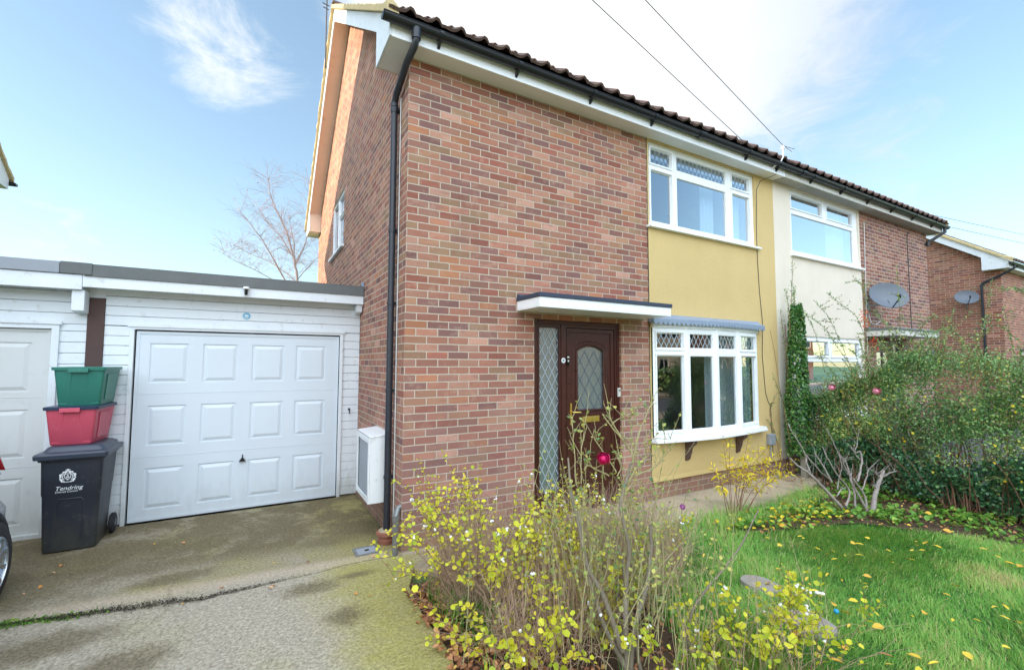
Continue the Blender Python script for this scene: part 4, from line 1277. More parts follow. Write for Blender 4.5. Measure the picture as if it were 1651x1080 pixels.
# ================================================================= garages
GY = 2.14
def panel_door(parent, x0, x1, z0, z1, cols, rows, mat, y):
    """steel up-and-over door with raised and fielded panels"""
    M = ML('front', y)
    mb = MB(M)
    holes = []
    for (a, b) in cols:
        for (c, d) in rows:
            holes.append((a, b, c, d))
    mb.sheet(x0, x1, z0, z1, holes, 0.0, 0.010)
    for a, b, c, d in holes:
        s = 0.035; e = 0.05
        o = [(a, 0.010, c), (b, 0.010, c), (b, 0.010, d), (a, 0.010, d)]
        i_ = [(a + s * .4, 0.010, c + s * .4), (b - s * .4, 0.010, c + s * .4), (b - s * .4, 0.010, d - s * .4), (a + s * .4, 0.010, d - s * .4)]
        k = [(a + e, -0.002, c + e), (b - e, -0.002, c + e), (b - e, -0.002, d - e), (a + e, -0.002, d - e)]
        fs = []
        for j in range(4):
            fs.append((j, (j + 1) % 4, 4 + (j + 1) % 4, 4 + j))
            fs.append((4 + j, 4 + (j + 1) % 4, 8 + (j + 1) % 4, 8 + j))
        fs.append((8, 9, 10, 11))
        mb.add(o + i_ + k, fs)
    for zc in (z0 + (z1 - z0) / 3, z0 + 2 * (z1 - z0) / 3):
        mb.box(x0 + .004, x1 - .004, -0.003, -0.0005, zc - 0.003, zc + 0.003)
    mb.ring(x0, x1, z0, z1, 0.03, -0.008, -0.001)
    return mb.build('garage_door', mat, parent, bevel=0.0012)

def weatherboard(mb, x0, x1, z0, z1, y, h=0.107):
    z = z0
    while z < z1 - 0.005:
        t = min(z + h, z1)
        mb.prism([(y, z), (y + 0.03, z), (y + 0.03, t - 0.004), (y + 0.010, t - 0.004), (y + 0.002, t - 0.012)], 'x', x0, x1)
        z += h

# our garage
GA = thing('garage', 'white boarded garage with panelled up-and-over door between gable and brown post', 'garage', (-1.35, GY, 0), 0, 'flat roofed garages between the houses')
mb = MB()
weatherboard(mb, -2.67, -2.452, 0.02, 2.165, GY)
weatherboard(mb, -0.218, -0.004, 0.02, 2.165, GY)
weatherboard(mb, -2.67, -0.004, 2.165, 2.60, GY)
mb.build('weatherboarding', 'white_board', GA)
mb = MB()
mb.box(-2.66, -2.60, GY + 0.04, 7.4, 0, 2.62); mb.box(-0.06, -0.012, GY + 0.04, 7.4, 0, 2.60); mb.box(-2.66, -0.012, 7.4, 7.5, 0, 2.6)
mb.build('garage_wall', 'brick', GA)
mb = MB()
mb.ring(-2.452, -0.218, -0.04, 2.165, 0.040, GY - 0.022, GY + 0.05)
mb.box(-2.47, -0.20, GY - 0.035, GY - 0.0225, 2.150, 2.185)
gfr = mb.build('door_frame', 'white_board', GA, bevel=0.003)
bk = MB(); bk.box(-2.45, -0.22, GY + 0.055, GY + 0.06, -0.02, 2.16); bk.build('gap_shade_sheet', 'lens_black', GA)  # black sheet behind the door, stands in for shade in the gap around it
gd = panel_door(GA, -2.396, -0.268, 0.014, 2.108, [(-2.27, -1.915), (-1.775, -1.425), (-1.275, -0.92), (-0.785, -0.43)],
                [(0.14, 0.585), (0.835, 1.275), (1.53, 1.975)], 'garage_paint', GY + 0.015)
hh = MB(ML('front', GY + 0.012))
hh.prism([(-1.375, 0.575), (-1.30, 0.575), (-1.318, 0.60), (-1.337, 0.625), (-1.355, 0.60)], 'y', -0.03, -0.004)
hh.tube([(-1.337, -0.012, 0.62), (-1.337, -0.02, 0.655)], 0.006, 6)
hh.build('handle', 'lens_black', gd, bevel=0.002)
# roof slab, fascia, felt edge
FY = 1.92
mb = MB(); mb.box(-2.82, -0.008, FY + 0.03, 7.5, 2.64, 2.755); rfA = mb.build('flat_roof', 'felt_grey', GA)
mb = MB(); mb.box(-2.815, -0.008, FY, FY + 0.028, 2.535, 2.665); mb.build('fascia', 'white_board', rfA, bevel=0.003)
mb = MB(); mb.box(-2.80, -0.006, FY - 0.016, FY - 0.001, 2.648, 2.768)
mb.box(-2.985, -2.74, FY - 0.026, FY - 0.0165, 2.660, 2.782)
mb.box(-2.80, -0.006, FY - 0.016, FY + 0.12, 2.7685, 2.776)
mb.build('felt_edge', 'felt_grey', rfA, bevel=0.004)
mb = MB(); mb.box(-2.815, -0.008, FY + .029, GY + .01, 2.60, 2.612); mb.build('soffit', 'old_white', rfA)
mb = MB(); mb.prism([(FY + .03, 2.534), (GY - 0.002, 2.534), (GY - 0.002, 2.41), (FY + .05, 2.44)], 'x', -0.085, -0.012); mb.build('corbel_block', 'white_board', rfA, bevel=0.004)
fl = MB(); fl.prism([(1.93, 2.777), (2.10, 2.777), (2.06, 2.86), (1.96, 2.84)], 'x', -0.012, -0.002); fl.build('flashing', 'lead', rfA)

# neighbour's garage
GB = thing('garage', 'left hand garage behind the wheelie bin and car, with pale grey roof trim', 'garage', (-4.2, GY, 0), 0, 'flat roofed garages between the houses')
mb = MB()
weatherboard(mb, -3.02, -2.815, 0.02, 2.165, GY, 0.115)
weatherboard(mb, -5.6, -5.34, 0.02, 2.165, GY, 0.115)
weatherboard(mb, -5.6, -2.815, 2.165, 2.60, GY, 0.115)
mb.box(-2.8145, -2.671, GY, GY + 0.03, 2.452, 2.60)
mb.build('weatherboarding', 'white_board', GB)
mb = MB()
mb.box(-2.72, -2.67, GY + 0.04, 7.4, 0, 2.62); mb.box(-5.6, -5.55, GY + 0.04, 7.4, 0, 2.60); mb.box(-5.6, -2.67, 7.4, 7.5, 0, 2.6)
mb.build('garage_wall', 'brick', GB)
mb = MB()
mb.box(-2.812, -2.672, GY - 0.016, GY + 0.05, 0.0, 2.45)
mb.build('corner_post', 'brown_timber', GB, bevel=0.004)
mb = MB()
mb.ring(-5.34, -3.02, -0.02, 2.165, 0.06, GY - 0.026, GY + 0.06)
mb.box(-5.36, -3.0, GY - 0.04, GY - 0.0265, 2.150, 2.190)
mb.build('door_frame', 'white_board', GB, bevel=0.003)
gd = panel_door(GB, -5.27, -3.09, 0.012, 2.10, [(-5.14, -4.78), (-4.63, -4.28), (-4.13, -3.77), (-3.62, -3.23)],
                [(0.14, 0.60), (0.80, 1.28), (1.46, 1.96)], 'garage_paint_old', GY + 0.02)
mb = MB(); mb.box(-5.6, -2.83, FY + 0.03, 7.5, 2.64, 2.77); rfB = mb.build('flat_roof', 'felt_grey', GB)
mb = MB(); mb.box(-5.6, -2.8165, FY - 0.006, FY + 0.028, 2.505, 2.655); mb.build('fascia', 'white_board', rfB, bevel=0.003)
mb = MB()
mb.box(-3.745, -2.99, FY - 0.024, FY - 0.0065, 2.66, 2.778); mb.box(-5.6, -3.7453, FY - 0.022, FY - 0.0065, 2.66, 2.778)
mb.build('roof_trim', 'grey_plastic', rfB, bevel=0.003)
mb = MB(); mb.box(-5.6, -2.8165, FY + .029, GY + .01, 2.60, 2.612); mb.build('soffit', 'old_white', rfB)
mb = MB(); mb.prism([(FY + .03, 2.504), (GY - 0.018, 2.504), (GY - 0.018, 2.27), (FY + .035, 2.29)], 'x', -2.90, -2.80); mb.build('corbel_block', 'white_board', rfB, bevel=0.004)

# things on the garage front
t = thing('security_camera', 'tiny white camera on the garage fascia above the door', 'camera', (-1.36, FY - 0.002, 2.60))
mb = MB(); mb.lathe((-1.36, FY - 0.035, 2.625), [(0.0, 0), (0.034, 0.002), (0.038, 0.014), (0.030, 0.026), (0.0, 0.030)], 16); mb.box(-1.375, -1.345, FY - 0.03, FY - 0.001, 2.60, 2.628); mb.build('housing', 'white_upvc', t, bevel=0.002)
mb = MB(); mb.lathe((-1.36, FY - 0.036, 2.555), [(0.0, 0), (0.017, 0.002), (0.018, 0.065), (0.0, 0.067)], 14); mb.build('lens', 'lens_black', t, smooth='auto')
t = thing('alarm_sticker', 'small round blue and white sticker on the boards above the garage door', 'sticker', (-1.35, GY - 0.004, 2.33))
mb = MB(); mb.lathe((-1.35, GY - 0.006, 2.33), [(0.0, 0), (0.042, 0.0005), (0.042, 0.004), (0.0, 0.0045)], 24, 'y'); mb.build('disc', 'sticker_blue', t)
mb = MB(); mb.prism([(-1.375, 2.325), (-1.335, 2.32), (-1.325, 2.335), (-1.36, 2.345)], 'y', GY - 0.009, GY - 0.0065); mb.box(-1.375, -1.33, GY - 0.009, GY - 0.0065, 2.305, 2.312); mb.build('print', 'white_print', t)
t = thing('hook', 'small black hook screwed to the boards right of the garage door', 'hook', (-0.12, GY - 0.01, 1.11))
mb = MB(); mb.tube([(-0.12, GY, 1.135), (-0.12, GY - 0.03, 1.13), (-0.12, GY - 0.045, 1.11), (-0.12, GY - 0.035, 1.085), (-0.12, GY - 0.015, 1.085)], 0.007, 8); mb.build('bent_hook', 'lens_black', t, smooth=True)
mb = MB(); mb.lathe((-0.12, GY - 0.006, 1.135), [(0, 0), (0.016, 0.0), (0.016, 0.005), (0, 0.006)], 12, 'y'); mb.build('plate', 'lens_black', t)

# meter cupboard on the gable wall
t = thing('meter_cupboard', 'white scuffed meter cupboard with open dark front on the gable wall by the downpipe', 'meter box', (-0.12, 0.72, 0.35))
mb = MB()
X0m, X1m, Y0m, Y1m, Z0m, Z1m = -0.225, -0.003, 0.40, 1.02, 0.36, 1.02
mb.box(X0m + 0.015, X1m, Y0m, Y0m + 0.012, Z0m, Z1m); mb.box(X0m + 0.015, X1m, Y1m - 0.012, Y1m, Z0m, Z1m)
mb.box(X0m + 0.015, X1m, Y0m + .0125, Y1m - .0125, Z0m, Z0m + .012)
mb.prism([(X0m + 0.015, Z1m - .012), (X1m, Z1m + 0.012), (X1m, Z1m + .024), (X0m + 0.0, Z1m)], 'y', Y0m - .006, Y1m + .006)
mb.box(X1m - 0.012, X1m - .001, Y0m + .013, Y1m - .013, Z0m + .013, Z1m - .013)
mb.build('case', 'meter_white', t, bevel=0.004)
fm = MB(Matrix(((0, 1, 0, X0m), (1, 0, 0, 0), (0, 0, 1, 0), (0, 0, 0, 1))))
fm.ring(Y0m, Y1m, Z0m, Z1m - .014, 0.055, 0.0, 0.014)
fm.build('door_frame', 'meter_white', t, bevel=0.004)
fm = MB(); fm.box(X0m + .02, X0m + .026, Y0m + .05, Y1m - .05, Z0m + .05, Z1m - .06); fm.build('door_panel', 'grey_plastic', t)

# gully pot, inspection cover
t = thing('gully_pot', 'round terracotta gully pot at the foot of the black downpipe', 'drain pot', (-0.06, 0.30, 0))
mb = MB(); mb.lathe((-0.06, 0.30, -0.01), [(0.0, 0), (0.075, 0.0), (0.085, 0.05), (0.07, 0.06), (0.075, 0.085), (0.098, 0.095), (0.098, 0.12), (0.08, 0.128), (0.05, 0.126), (0.0, 0.1255)], 24); mb.build('pot', 'terracotta', t, smooth='auto')
mb = MB(); mb.lathe((-0.06, 0.30, 0.1165), [(0.0, 0), (0.075, 0.0005), (0.07, 0.012), (0.0, 0.014)], 20); mb.build('cement_collar', 'concrete_path', t)
t = thing('drain_cover', 'small square metal drain cover set in the concrete drive', 'drain cover', (-0.27, 0.19, 0))
mb = MB()
for a, b, c, d in ((-0.385, -0.155, 0.095, 0.118), (-0.385, -0.155, 0.262, 0.285), (-0.385, -0.36, 0.1185, 0.2615), (-0.18, -0.155, 0.1185, 0.2615)):
    mb.box(a, b, c, d, -0.02, 0.008)
mb.build('frame', 'galvanised', t, bevel=0.002)
mb = MB(); mb.box(-0.358, -0.182, 0.12, 0.26, -0.02, 0.006); mb.build('lid', 'grey_plastic', t, bevel=0.002)
mb = MB(); mb.box(-0.29, -0.25, 0.175, 0.205, 0.0065, 0.009); mb.build('key_hole', 'lens_black', t)

# ================================================================= wheelie bin and boxes
WB = thing('wheelie_bin', 'dark navy wheelie bin with white council crest, by the brown post', 'wheelie bin', (-2.70, 1.80, 0))
bm_ = MB()
def rrect(cx, cy, hx, hy, r, z, n=4):
    out = []
    for (sx, sy, a0) in ((1, 1, 0), (-1, 1, 90), (-1, -1, 180), (1, -1, 270)):
        for k in range(n + 1):
            a = rad(a0 + 90 * k / n)
            out.append((cx + sx * (hx - r) + r * math.cos(a), cy + sy * (hy - r) + r * math.sin(a), z))
    return out
bx, by = -2.70, 1.79
rings = []
for z, hx, fy, ryy in ((0.012, 0.185, 1.535, 1.90), (0.03, 0.192, 1.53, 1.91), (0.30, 0.200, 1.518, 1.945), (0.52, 0.207, 1.508, 1.97), (0.54, 0.212, 1.502, 1.975), (0.80, 0.220, 1.492, 2.005), (0.845, 0.222, 1.490, 2.01)):
    rings.append(rrect(bx, (fy + ryy) / 2, hx, (ryy - fy) / 2, 0.035, z))
bm_.loft(rings)
# recessed-look front panel ribs and rim
bm_.loft([rrect(bx, 1.75, 0.238, 0.275, 0.03, 0.846), rrect(bx, 1.75, 0.240, 0.277, 0.03, 0.872)])
P_ = [(-2.795, 0.05), (-2.795, 0.455), (-2.775, 0.49), (-2.625, 0.49), (-2.605, 0.455), (-2.605, 0.05)]
bm_.tube([(x, 1.534 - z * 0.052 - .001, z) for x, z in P_], 0.006, 6)
bo = bm_.build('bin_body', 'bin_body', WB, smooth='auto')
lm = MB()
lm.loft([rrect(bx, 1.745, 0.262, 0.300, 0.03, 0.868), rrect(bx, 1.745, 0.266, 0.304, 0.03, 0.905), rrect(bx, 1.75, 0.258, 0.296, 0.03, 0.918), rrect(bx, 1.77, 0.225, 0.245, 0.04, 0.925), rrect(bx, 1.775, 0.205, 0.225, 0.05, 0.962), rrect(bx, 1.775, 0.195, 0.215, 0.05, 0.968)])
lm.tube([(bx - 0.20, 2.045, 0.93), (bx + 0.20, 2.045, 0.93)], 0.016, 8)
lm.box(bx - 0.21, bx - 0.18, 2.0, 2.05, 0.90, 0.94); lm.box(bx + 0.18, bx + 0.21, 2.0, 2.05, 0.90, 0.94)
lm.build('lid', 'bin_lid', WB, smooth='auto')
for sx in (-1, 1):
    w = MB(); xw = bx + sx * 0.222
    w.lathe((xw - 0.02, 1.955, 0.10), [(0.0, -0.001), (0.085, 0.0), (0.1, 0.008), (0.1, 0.036), (0.085, 0.044), (0.0, 0.045)], 24, 'x')
    wo = w.build('wheel', 'rubber', WB, smooth='auto')
    w = MB(); w.lathe((xw - 0.022, 1.955, 0.10), [(0.0, -0.001), (0.04, 0.0), (0.04, 0.049), (0.0, 0.05)], 16, 'x'); w.build('hub', 'bin_lid', wo)
# lettering and crest
def text_part(s, parent, name, mat, size, M, shear=0.0, depth=0.0008, xscale=1.0):
    cu = bpy.data.curves.new(name, 'FONT'); cu.body = s; cu.size = size; cu.shear = shear; cu.extrude = depth
    cu.align_x = 'CENTER'; cu.offset = 0.0
    o = bpy.data.objects.new(name, cu); C.objects.link(o)
    dg = bpy.context.evaluated_depsgraph_get()
    me = bpy.data.meshes.new_from_object(o.evaluated_get(dg))
    bpy.data.objects.remove(o)
    me.transform(M @ Matrix.Diagonal((xscale, 1, 1, 1)))
    me.materials.clear(); me.materials.append(MATS[mat])
    r = bpy.data.objects.new(name, me); C.objects.link(r)
    r.parent = parent; r.matrix_parent_inverse = parent.matrix_world.inverted()
    return r
def bin_front(x, z):
    return Matrix.Translation((x, 1.5315 - z * 0.052 - 0.003, z)) @ Matrix.Rotation(rad(90 + 3), 4, 'X')
text_part('Tendring', WB, 'lettering', 'white_print', 0.052, bin_front(-2.715, 0.575), 0.25, xscale=1.02)
text_part('District Council', WB, 'lettering', 'white_print', 0.023, bin_front(-2.73, 0.553), 0.2, xscale=1.05)
cr = MB(bin_front(-2.725, 0.70))
def disc(mb, x, z, r, n=12, w=0.0, sq=1.0):
    vs = [(x + r * math.cos(2 * math.pi * k / n), z + r * sq * math.sin(2 * math.pi * k / n), w) for k in range(n)]
    vs2 = [(a, b, w + 0.0012) for a, b, c in vs]
    mb.add(vs + vs2, [tuple(range(n)), tuple(range(n, 2 * n))] + [(k, (k + 1) % n, n + (k + 1) % n, n + k) for k in range(n)])
rng_ = random.Random(2)
# shield: chevron between petals, ringed by feathery mantling
for sx in (-1, 1):
    for k in range(9):
        a = rad(-62 + k * 17)
        r = 0.050 + 0.004 * (k % 2)
        disc(cr, sx * r * math.cos(a), r * math.sin(a) - 0.006, 0.0062 + 0.0022 * (k % 3), 7)
    for k in range(6):
        a = rad(-40 + k * 20)
        disc(cr, sx * 0.036 * math.cos(a), 0.036 * math.sin(a) - 0.004, 0.0052, 6)
disc(cr, 0, 0.062, 0.008, 8); disc(cr, 0, 0.050, 0.006, 6); disc(cr, 0.012, 0.060, 0.005, 6); disc(cr, -0.012, 0.060, 0.005, 6)
for a, b in [((-0.022, 0.018), (0.0, 0.028)), ((0.0, 0.028), (0.022, 0.018)), ((-0.022, 0.018), (-0.020, -0.012)), ((0.022, 0.018), (0.020, -0.012)), ((-0.020, -0.012), (0.0, -0.034)), ((0.020, -0.012), (0, -0.034)), ((-0.014, -0.010), (0, 0.004)), ((0, 0.004), (0.014, -0.010)), ((-0.008, -0.016), (0, -0.006)), ((0, -0.006), (0.008, -0.016))]:
    d = Vector((b[0] - a[0], b[1] - a[1])).normalized() * 0.0022; n_ = Vector((-d.y, d.x))
    cr.add([(a[0] + n_.x, a[1] + n_.y, 0.0), (a[0] - n_.x, a[1] - n_.y, 0.0), (b[0] - n_.x, b[1] - n_.y, 0.0), (b[0] + n_.x, b[1] + n_.y, 0.0)] +
           [(a[0] + n_.x, a[1] + n_.y, 0.0012), (a[0] - n_.x, a[1] - n_.y, 0.0012), (b[0] - n_.x, b[1] - n_.y, 0.0012), (b[0] + n_.x, b[1] + n_.y, 0.0012)], [(0, 1, 2, 3), (4, 5, 6, 7), (0, 1, 5, 4), (2, 3, 7, 6)])
disc(cr, 0, 0.012, 0.006, 8); disc(cr, -0.0, -0.024, 0.004, 6)
for k in range(7): disc(cr, -0.030 + 0.010 * k, -0.052 + 0.0011 * (k - 3) ** 2, 0.0045, 6)
cr.build('crest', 'white_print', WB)

def recycling_box(name, label, mat, loc, rz, lid=False, H=0.335):
    t = thing(name, label, 'recycling box', loc, rz, 'recycling boxes stacked on the bin')
    T = Matrix.Translation(loc) @ Matrix.Rotation(rz, 4, 'Z')
    mb = MB(T)
    hx0, hy0, hx1, hy1 = 0.155, 0.20, 0.192, 0.245
    def R(f, z, dx=0.0, r=0.025): return rrect(0, 0, hx0 + (hx1 - hx0) * f + dx, hy0 + (hy1 - hy0) * f + dx, r, z)
    mb.loft([R(0, 0.0), R(0.02, 0.006, .003), R(0.92, H - 0.03), R(1, H - 0.029, 0.002)], True, True)
    # fluted front: two slanting creases and foot pads
    for sx in (-1, 1):
        mb.tube([(sx * 0.085, -hy0 - 0.003, 0.03), (sx * 0.055, -hy1 + 0.004, H - 0.05)], 0.0035, 5)
        mb.box(min(sx * .085, sx * .15), max(sx * .085, sx * .15), -hy0 - 0.008, -hy0 + .0, 0.018, 0.028)
    bo_ = mb.build('box_body', mat, t, smooth='auto')
    rm = MB(T)
    rm.loft([rrect(0, 0, hx1 + 0.012, hy1 + 0.012, 0.028, H - 0.030), rrect(0, 0, hx1 + 0.015, hy1 + 0.015, 0.03, H - 0.004), rrect(0, 0, hx1 + 0.008, hy1 + 0.008, 0.028, H)], True, True)
    rm.build('rim', 'box_lid' if lid else mat, t, smooth='auto')
    hm = MB(T)
    hm.box(-0.075, 0.075, -hy1 - 0.032, -hy1 - 0.0155, H - 0.052, H - 0.012)
    hm.build('handle', mat, t, bevel=0.004)
    pm = MB(T)
    pm.add([(hx0 + 0.010, -0.13, 0.05), (hx0 + 0.010, 0.12, 0.05), (hx1 - 0.003, 0.15, H - 0.07), (hx1 - 0.003, -0.15, H - 0.07),
            (hx0 + 0.016, -0.13, 0.05), (hx0 + 0.016, 0.12, 0.05), (hx1 + 0.003, 0.15, H - 0.07), (hx1 + 0.003, -0.15, H - 0.07)], [(0, 1, 2, 3), (4, 5, 6, 7), (0, 1, 5, 4), (1, 2, 6, 5), (2, 3, 7, 6), (3, 0, 4, 7)])
    pm.build('side_panel', mat, t)
    return t
recycling_box('recycling_box', 'red recycling box with dark lid, standing on the bin', 'box_red', (-2.735, 1.83, 0.972), rad(-5), True, 0.365)
recycling_box('recycling_box', 'green recycling box, topmost of the stack on the bin', 'box_green', (-2.705, 1.85, 1.338), rad(-3), False, 0.375)

# ================================================================= parked car (its rear corner shows at the left edge)
CR = thing('parked_car', 'silver car at the left edge, only its rear wheel, bumper and red tail lamp showing', 'car', (-3.745, -1.0, 0))
def car_section(y, w, zb, zw, zt, wt):
    """half-width w at the sills, zb bottom, zw waist height, zt roof height, wt half-width at roof"""
    cx = -3.745
    r = [(-w * .9, zb), (-w, zb + .12), (-w * 1.0, zw * .75), (-w * .96, zw), (-wt, zt - .06), (-wt * .8, zt), (0, zt + .015),
         (wt * .8, zt), (wt, zt - .06), (w * .96, zw), (w * 1.0, zw * .75), (w, zb + .12), (w * .9, zb), (0, zb - .01)]
    return [(cx + a, y, b) for a, b in r]
secs = [(0.93, .70, .38, .86, .98, .62), (0.88, .78, .30, .90, 1.12, .64), (0.74, .83, .26, .93, 1.34, .62), (0.45, .85, .24, .94, 1.47, .60), (-0.2, .86, .22, .95, 1.52, .59), (-1.0, .86, .22, .95, 1.53, .58),
        (-1.7, .86, .22, .95, 1.44, .58), (-2.3, .85, .22, .93, 1.08, .66), (-2.9, .80, .24, .82, .92, .66), (-3.05, .70, .32, .66, .76, .60)]
mb = MB(); mb.loft([car_section(*s) for s in secs])
cb_ = mb.build('car_body', 'car_paint', CR, smooth='auto', bevel=0.02)
mb = MB(); mb.loft([rrect(-3.745, 0.80, 0.80, 0.17, 0.12, 0.24), rrect(-3.745, 0.80, 0.83, 0.185, 0.12, 0.36), rrect(-3.745, 0.79, 0.83, 0.185, 0.12, 0.62), rrect(-3.745, 0.78, 0.80, 0.165, 0.12, 0.68)]); mb.build('rear_bumper', 'car_paint', CR, smooth='auto')
for sx in (-1, 1):
    mb = MB(); mb.loft([[( -3.745 + sx * a, y, z) for a, y, z in ((0.66, 0.90, 0.90), (0.80, 0.84, 0.88), (0.845, 0.70, 0.90))], [(-3.745 + sx * a, y, z) for a, y, z in ((0.62, 0.86, 1.14), (0.74, 0.80, 1.16), (0.79, 0.64, 1.17))]], False, False)
    mb.loft([[( -3.745 + sx * a, y, z) for a, y, z in ((0.70, 0.93, 0.93), (0.81, 0.86, 0.92), (0.855, 0.74, 0.93), (0.80, 0.76, 0.93), (0.7, .84, .93))], [(-3.745 + sx * a, y, z) for a, y, z in ((0.66, 0.88, 1.14), (0.77, 0.81, 1.14), (0.80, 0.68, 1.15), (0.74, .72, 1.15), (0.66, .80, 1.14))]])
    mb.build('tail_lamp', 'red_lamp', CR, smooth=True)
    for yw in (0.40, -2.25):
        xo = -3.745 + sx * 0.845
        w = MB(); w.lathe((xo - 0.1 if sx > 0 else xo - 0.1, yw, 0.31), [(0.0, -0.001), (0.27, 0.0), (0.305, 0.02), (0.31, 0.1), (0.305, 0.18), (0.27, 0.2), (0.205, 0.205), (0.20, 0.185), (0.0, 0.184)], 36, 'x')
        wo = w.build('wheel', 'rubber', CR, smooth='auto')
        w = MB()
        w.M = Matrix.Translation((xo + sx * 0.095, yw, 0.31)) @ Matrix.Rotation(rad(90), 4, 'Y')
        w.lathe((0, 0, 0), [(0.0, -0.03), (0.045, -0.03), (0.05, 0.0), (0.04, 0.006), (0, 0.007)], 20)
        for k in range(10):
            a = 2 * math.pi * k / 10
            w.loft([[(0.04 * math.cos(a + s * .25), 0.04 * math.sin(a + s * .25), h) for s, h in ((-1, -.01), (1, -.01), (1, 0.004), (-1, 0.004))], [(0.185 * math.cos(a + s * .09), 0.185 * math.sin(a + s * .09), h) for s, h in ((-1, -.01), (1, -.01), (1, 0.008), (-1, 0.008))]])
        w.lathe((0, 0, 0), [(0.183, -0.03), (0.203, -0.02), (0.203, 0.01), (0.186, 0.012), (0.183, -0.005)], 36)
        w.build('rim', 'alloy', wo, smooth='auto')
        ar = MB()
        a0 = [(-3.745 + sx * 0.868, yw + 0.37 * math.cos(t), 0.30 + 0.37 * math.sin(t)) for t in np.linspace(-0.15, math.pi + .15, 20)]
        ar.tube(a0, 0.035, 8); ar.build('arch_trim', 'car_trim', CR, smooth=True)
for y0_, y1_, z0_, z1_ in ((0.30, -0.75, .98, 1.40), (-0.82, -1.6, .98, 1.38)):
    for sx in (-1, 1):
        mb = MB(); mb.add([(-3.745 + sx * .835, y0_, z0_), (-3.745 + sx * .835, y1_, z0_), (-3.745 + sx * .615, y1_ - .02, z1_), (-3.745 + sx * .625, y0_ - .1, z1_)], [(0, 1, 2, 3)]); mb.build('side_window', 'car_glass', CR)

# ================================================================= ground
def flat(name, poly, z, mat, kind='structure'):
    mb = MB(); mb.add([(x, y, z) for x, y in poly], [tuple(range(len(poly)))])
    return mb.build(name, mat, None, kind=kind)
def slab(name, poly, z0, z1, mat, kind='structure'):
    mb = MB(); mb.prism(poly, 'z', z0, z1)
    return mb.build(name, mat, None, kind=kind)
flat('ground', [(-300, -300), (300, -300), (300, 400), (-300, 400)], -0.045, 'lawn_base')
def wavy(pts, amp, seed, step=0.12):
    rg = random.Random(seed); out = []
    for i in range(len(pts) - 1):
        a, b = Vector(pts[i]), Vector(pts[i + 1]); n = max(1, int((b - a).length / step))
        for k in range(n):
            p = a.lerp(b, k / n); out.append((p.x + rg.uniform(-amp, amp), p.y + rg.uniform(-amp, amp)))
    out.append(tuple(pts[-1]))
    return out
# two concrete bays with an open joint between them
jt = wavy([(-5.6, 0.33), (-2.66, 0.135), (-1.51, -0.10), (-0.32, -0.02), (0.0, -0.055)], 0.010, 4, 0.09)
dA = [(-5.6, 7.5)] + [(x, y + 0.008) for x, y in jt] + [(-0.004, -0.04), (-0.004, 7.5)]
slab('driveway', dA, -0.09, 0.0, 'concrete_drive')
edge = wavy([(0.30, -0.10), (0.02, -0.35), (-0.13, -0.65), (-0.15, -1.0), (-0.15, -1.4), (-0.17, -1.9), (-0.2, -4.0), (-0.2, -8.0)], 0.012, 5)
dB = [(x, y - 0.010) for x, y in jt] + edge + [(-5.6, -8.0)]
slab('driveway', dB, -0.09, -0.003, 'concrete_drive')
pf = wavy([(6.5, -0.46), (5.9, -0.62), (5.44, -0.84), (4.6, -0.93), (3.88, -0.96), (3.1, -0.84), (2.0, -0.80), (1.0, -0.76), (0.32, -0.70)], 0.012, 6)
slab('path', [(0.0, -0.002), (6.5, -0.002)] + pf + [(0.02, -0.42)], -0.08, -0.006, 'concrete_path')
bed = wavy([(-0.15, -0.5), (0.3, -0.72), (1.0, -0.78), (2.0, -0.82), (2.6, -0.86), (2.4, -1.25), (1.9, -1.55), (1.75, -2.1), (1.5, -2.9), (1.0, -3.6), (-0.2, -3.8)], 0.03, 7)
mb = MB(); mb.add([(x, y, -0.030) for x, y in [(-0.2, -3.8)] + [(-0.17, -1.9), (-0.15, -1.0)] + bed], [tuple(range(len(bed) + 3))])
mb.build('planting_bed', 'soil', None, kind='structure')
bed2 = [(3.2, -0.84), (3.88, -0.96), (4.6, -0.93), (5.44, -0.84), (6.5, -0.46), (8.4, -0.4), (8.4, -5.0), (6.0, -5.0), (5.9, -3.4), (5.35, -2.75), (5.0, -2.1), (4.75, -1.68), (4.2, -1.45), (3.6, -1.35), (3.1, -1.1)]
mb = MB(); mb.add([(x, y, -0.026) for x, y in bed2], [tuple(range(len(bed2)))])
mb.build('planting_bed', 'soil', None, kind='structure')
flat('neighbour_drive', [(8.4, -0.1), (17.4, -0.1), (17.4, -8), (8.4, -8)], -0.02, 'asphalt')
slab('pavement', [(-60, -10.0), (60, -10.0), (60, -8.02), (-60, -8.02)], -0.1, -0.01, 'concrete_path')
flat('road', [(-60, -16.0), (60, -16.0), (60, -10.01), (-60, -10.01)], -0.035, 'asphalt')
slab('pavement', [(-60, -18.0), (60, -18.0), (60, -16.02), (-60, -16.02)], -0.1, 0.08, 'concrete_path')

# debris packed in the joint between the bays
rng = np.random.default_rng(11)
n = 2600
t = rng.beta(2.2, 2.6, n); jx = -2.95 + t * 2.2
jy = np.interp(jx, [p[0] for p in jt], [p[1] for p in jt]) + rng.normal(0, 0.014, n) * (0.5 + 1.6 * np.exp(-((jx + 1.9) / 0.45) ** 2))
P = np.stack([jx, jy, np.full(n, 0.002) + rng.random(n) * 0.012], 1)
a = rng.random(n) * 6.283
D = np.stack([np.cos(a), np.sin(a), rng.normal(0, .3, n)], 1); N = np.stack([rng.normal(0, .5, n), rng.normal(0, .5, n), np.ones(n)], 1)
MATS['debris'] = simple('debris', rgb(66, 56, 44), 0.95, var=0.4, scale=60)
o = leaves('joint_debris', P, D, N, rng.uniform(0.004, 0.013, n), 'curl', 'debris', rng.random(n))
tag(o, 'dark strip of crumbled debris along the joint in the drive', 'debris', kind='stuff')
n = 2600
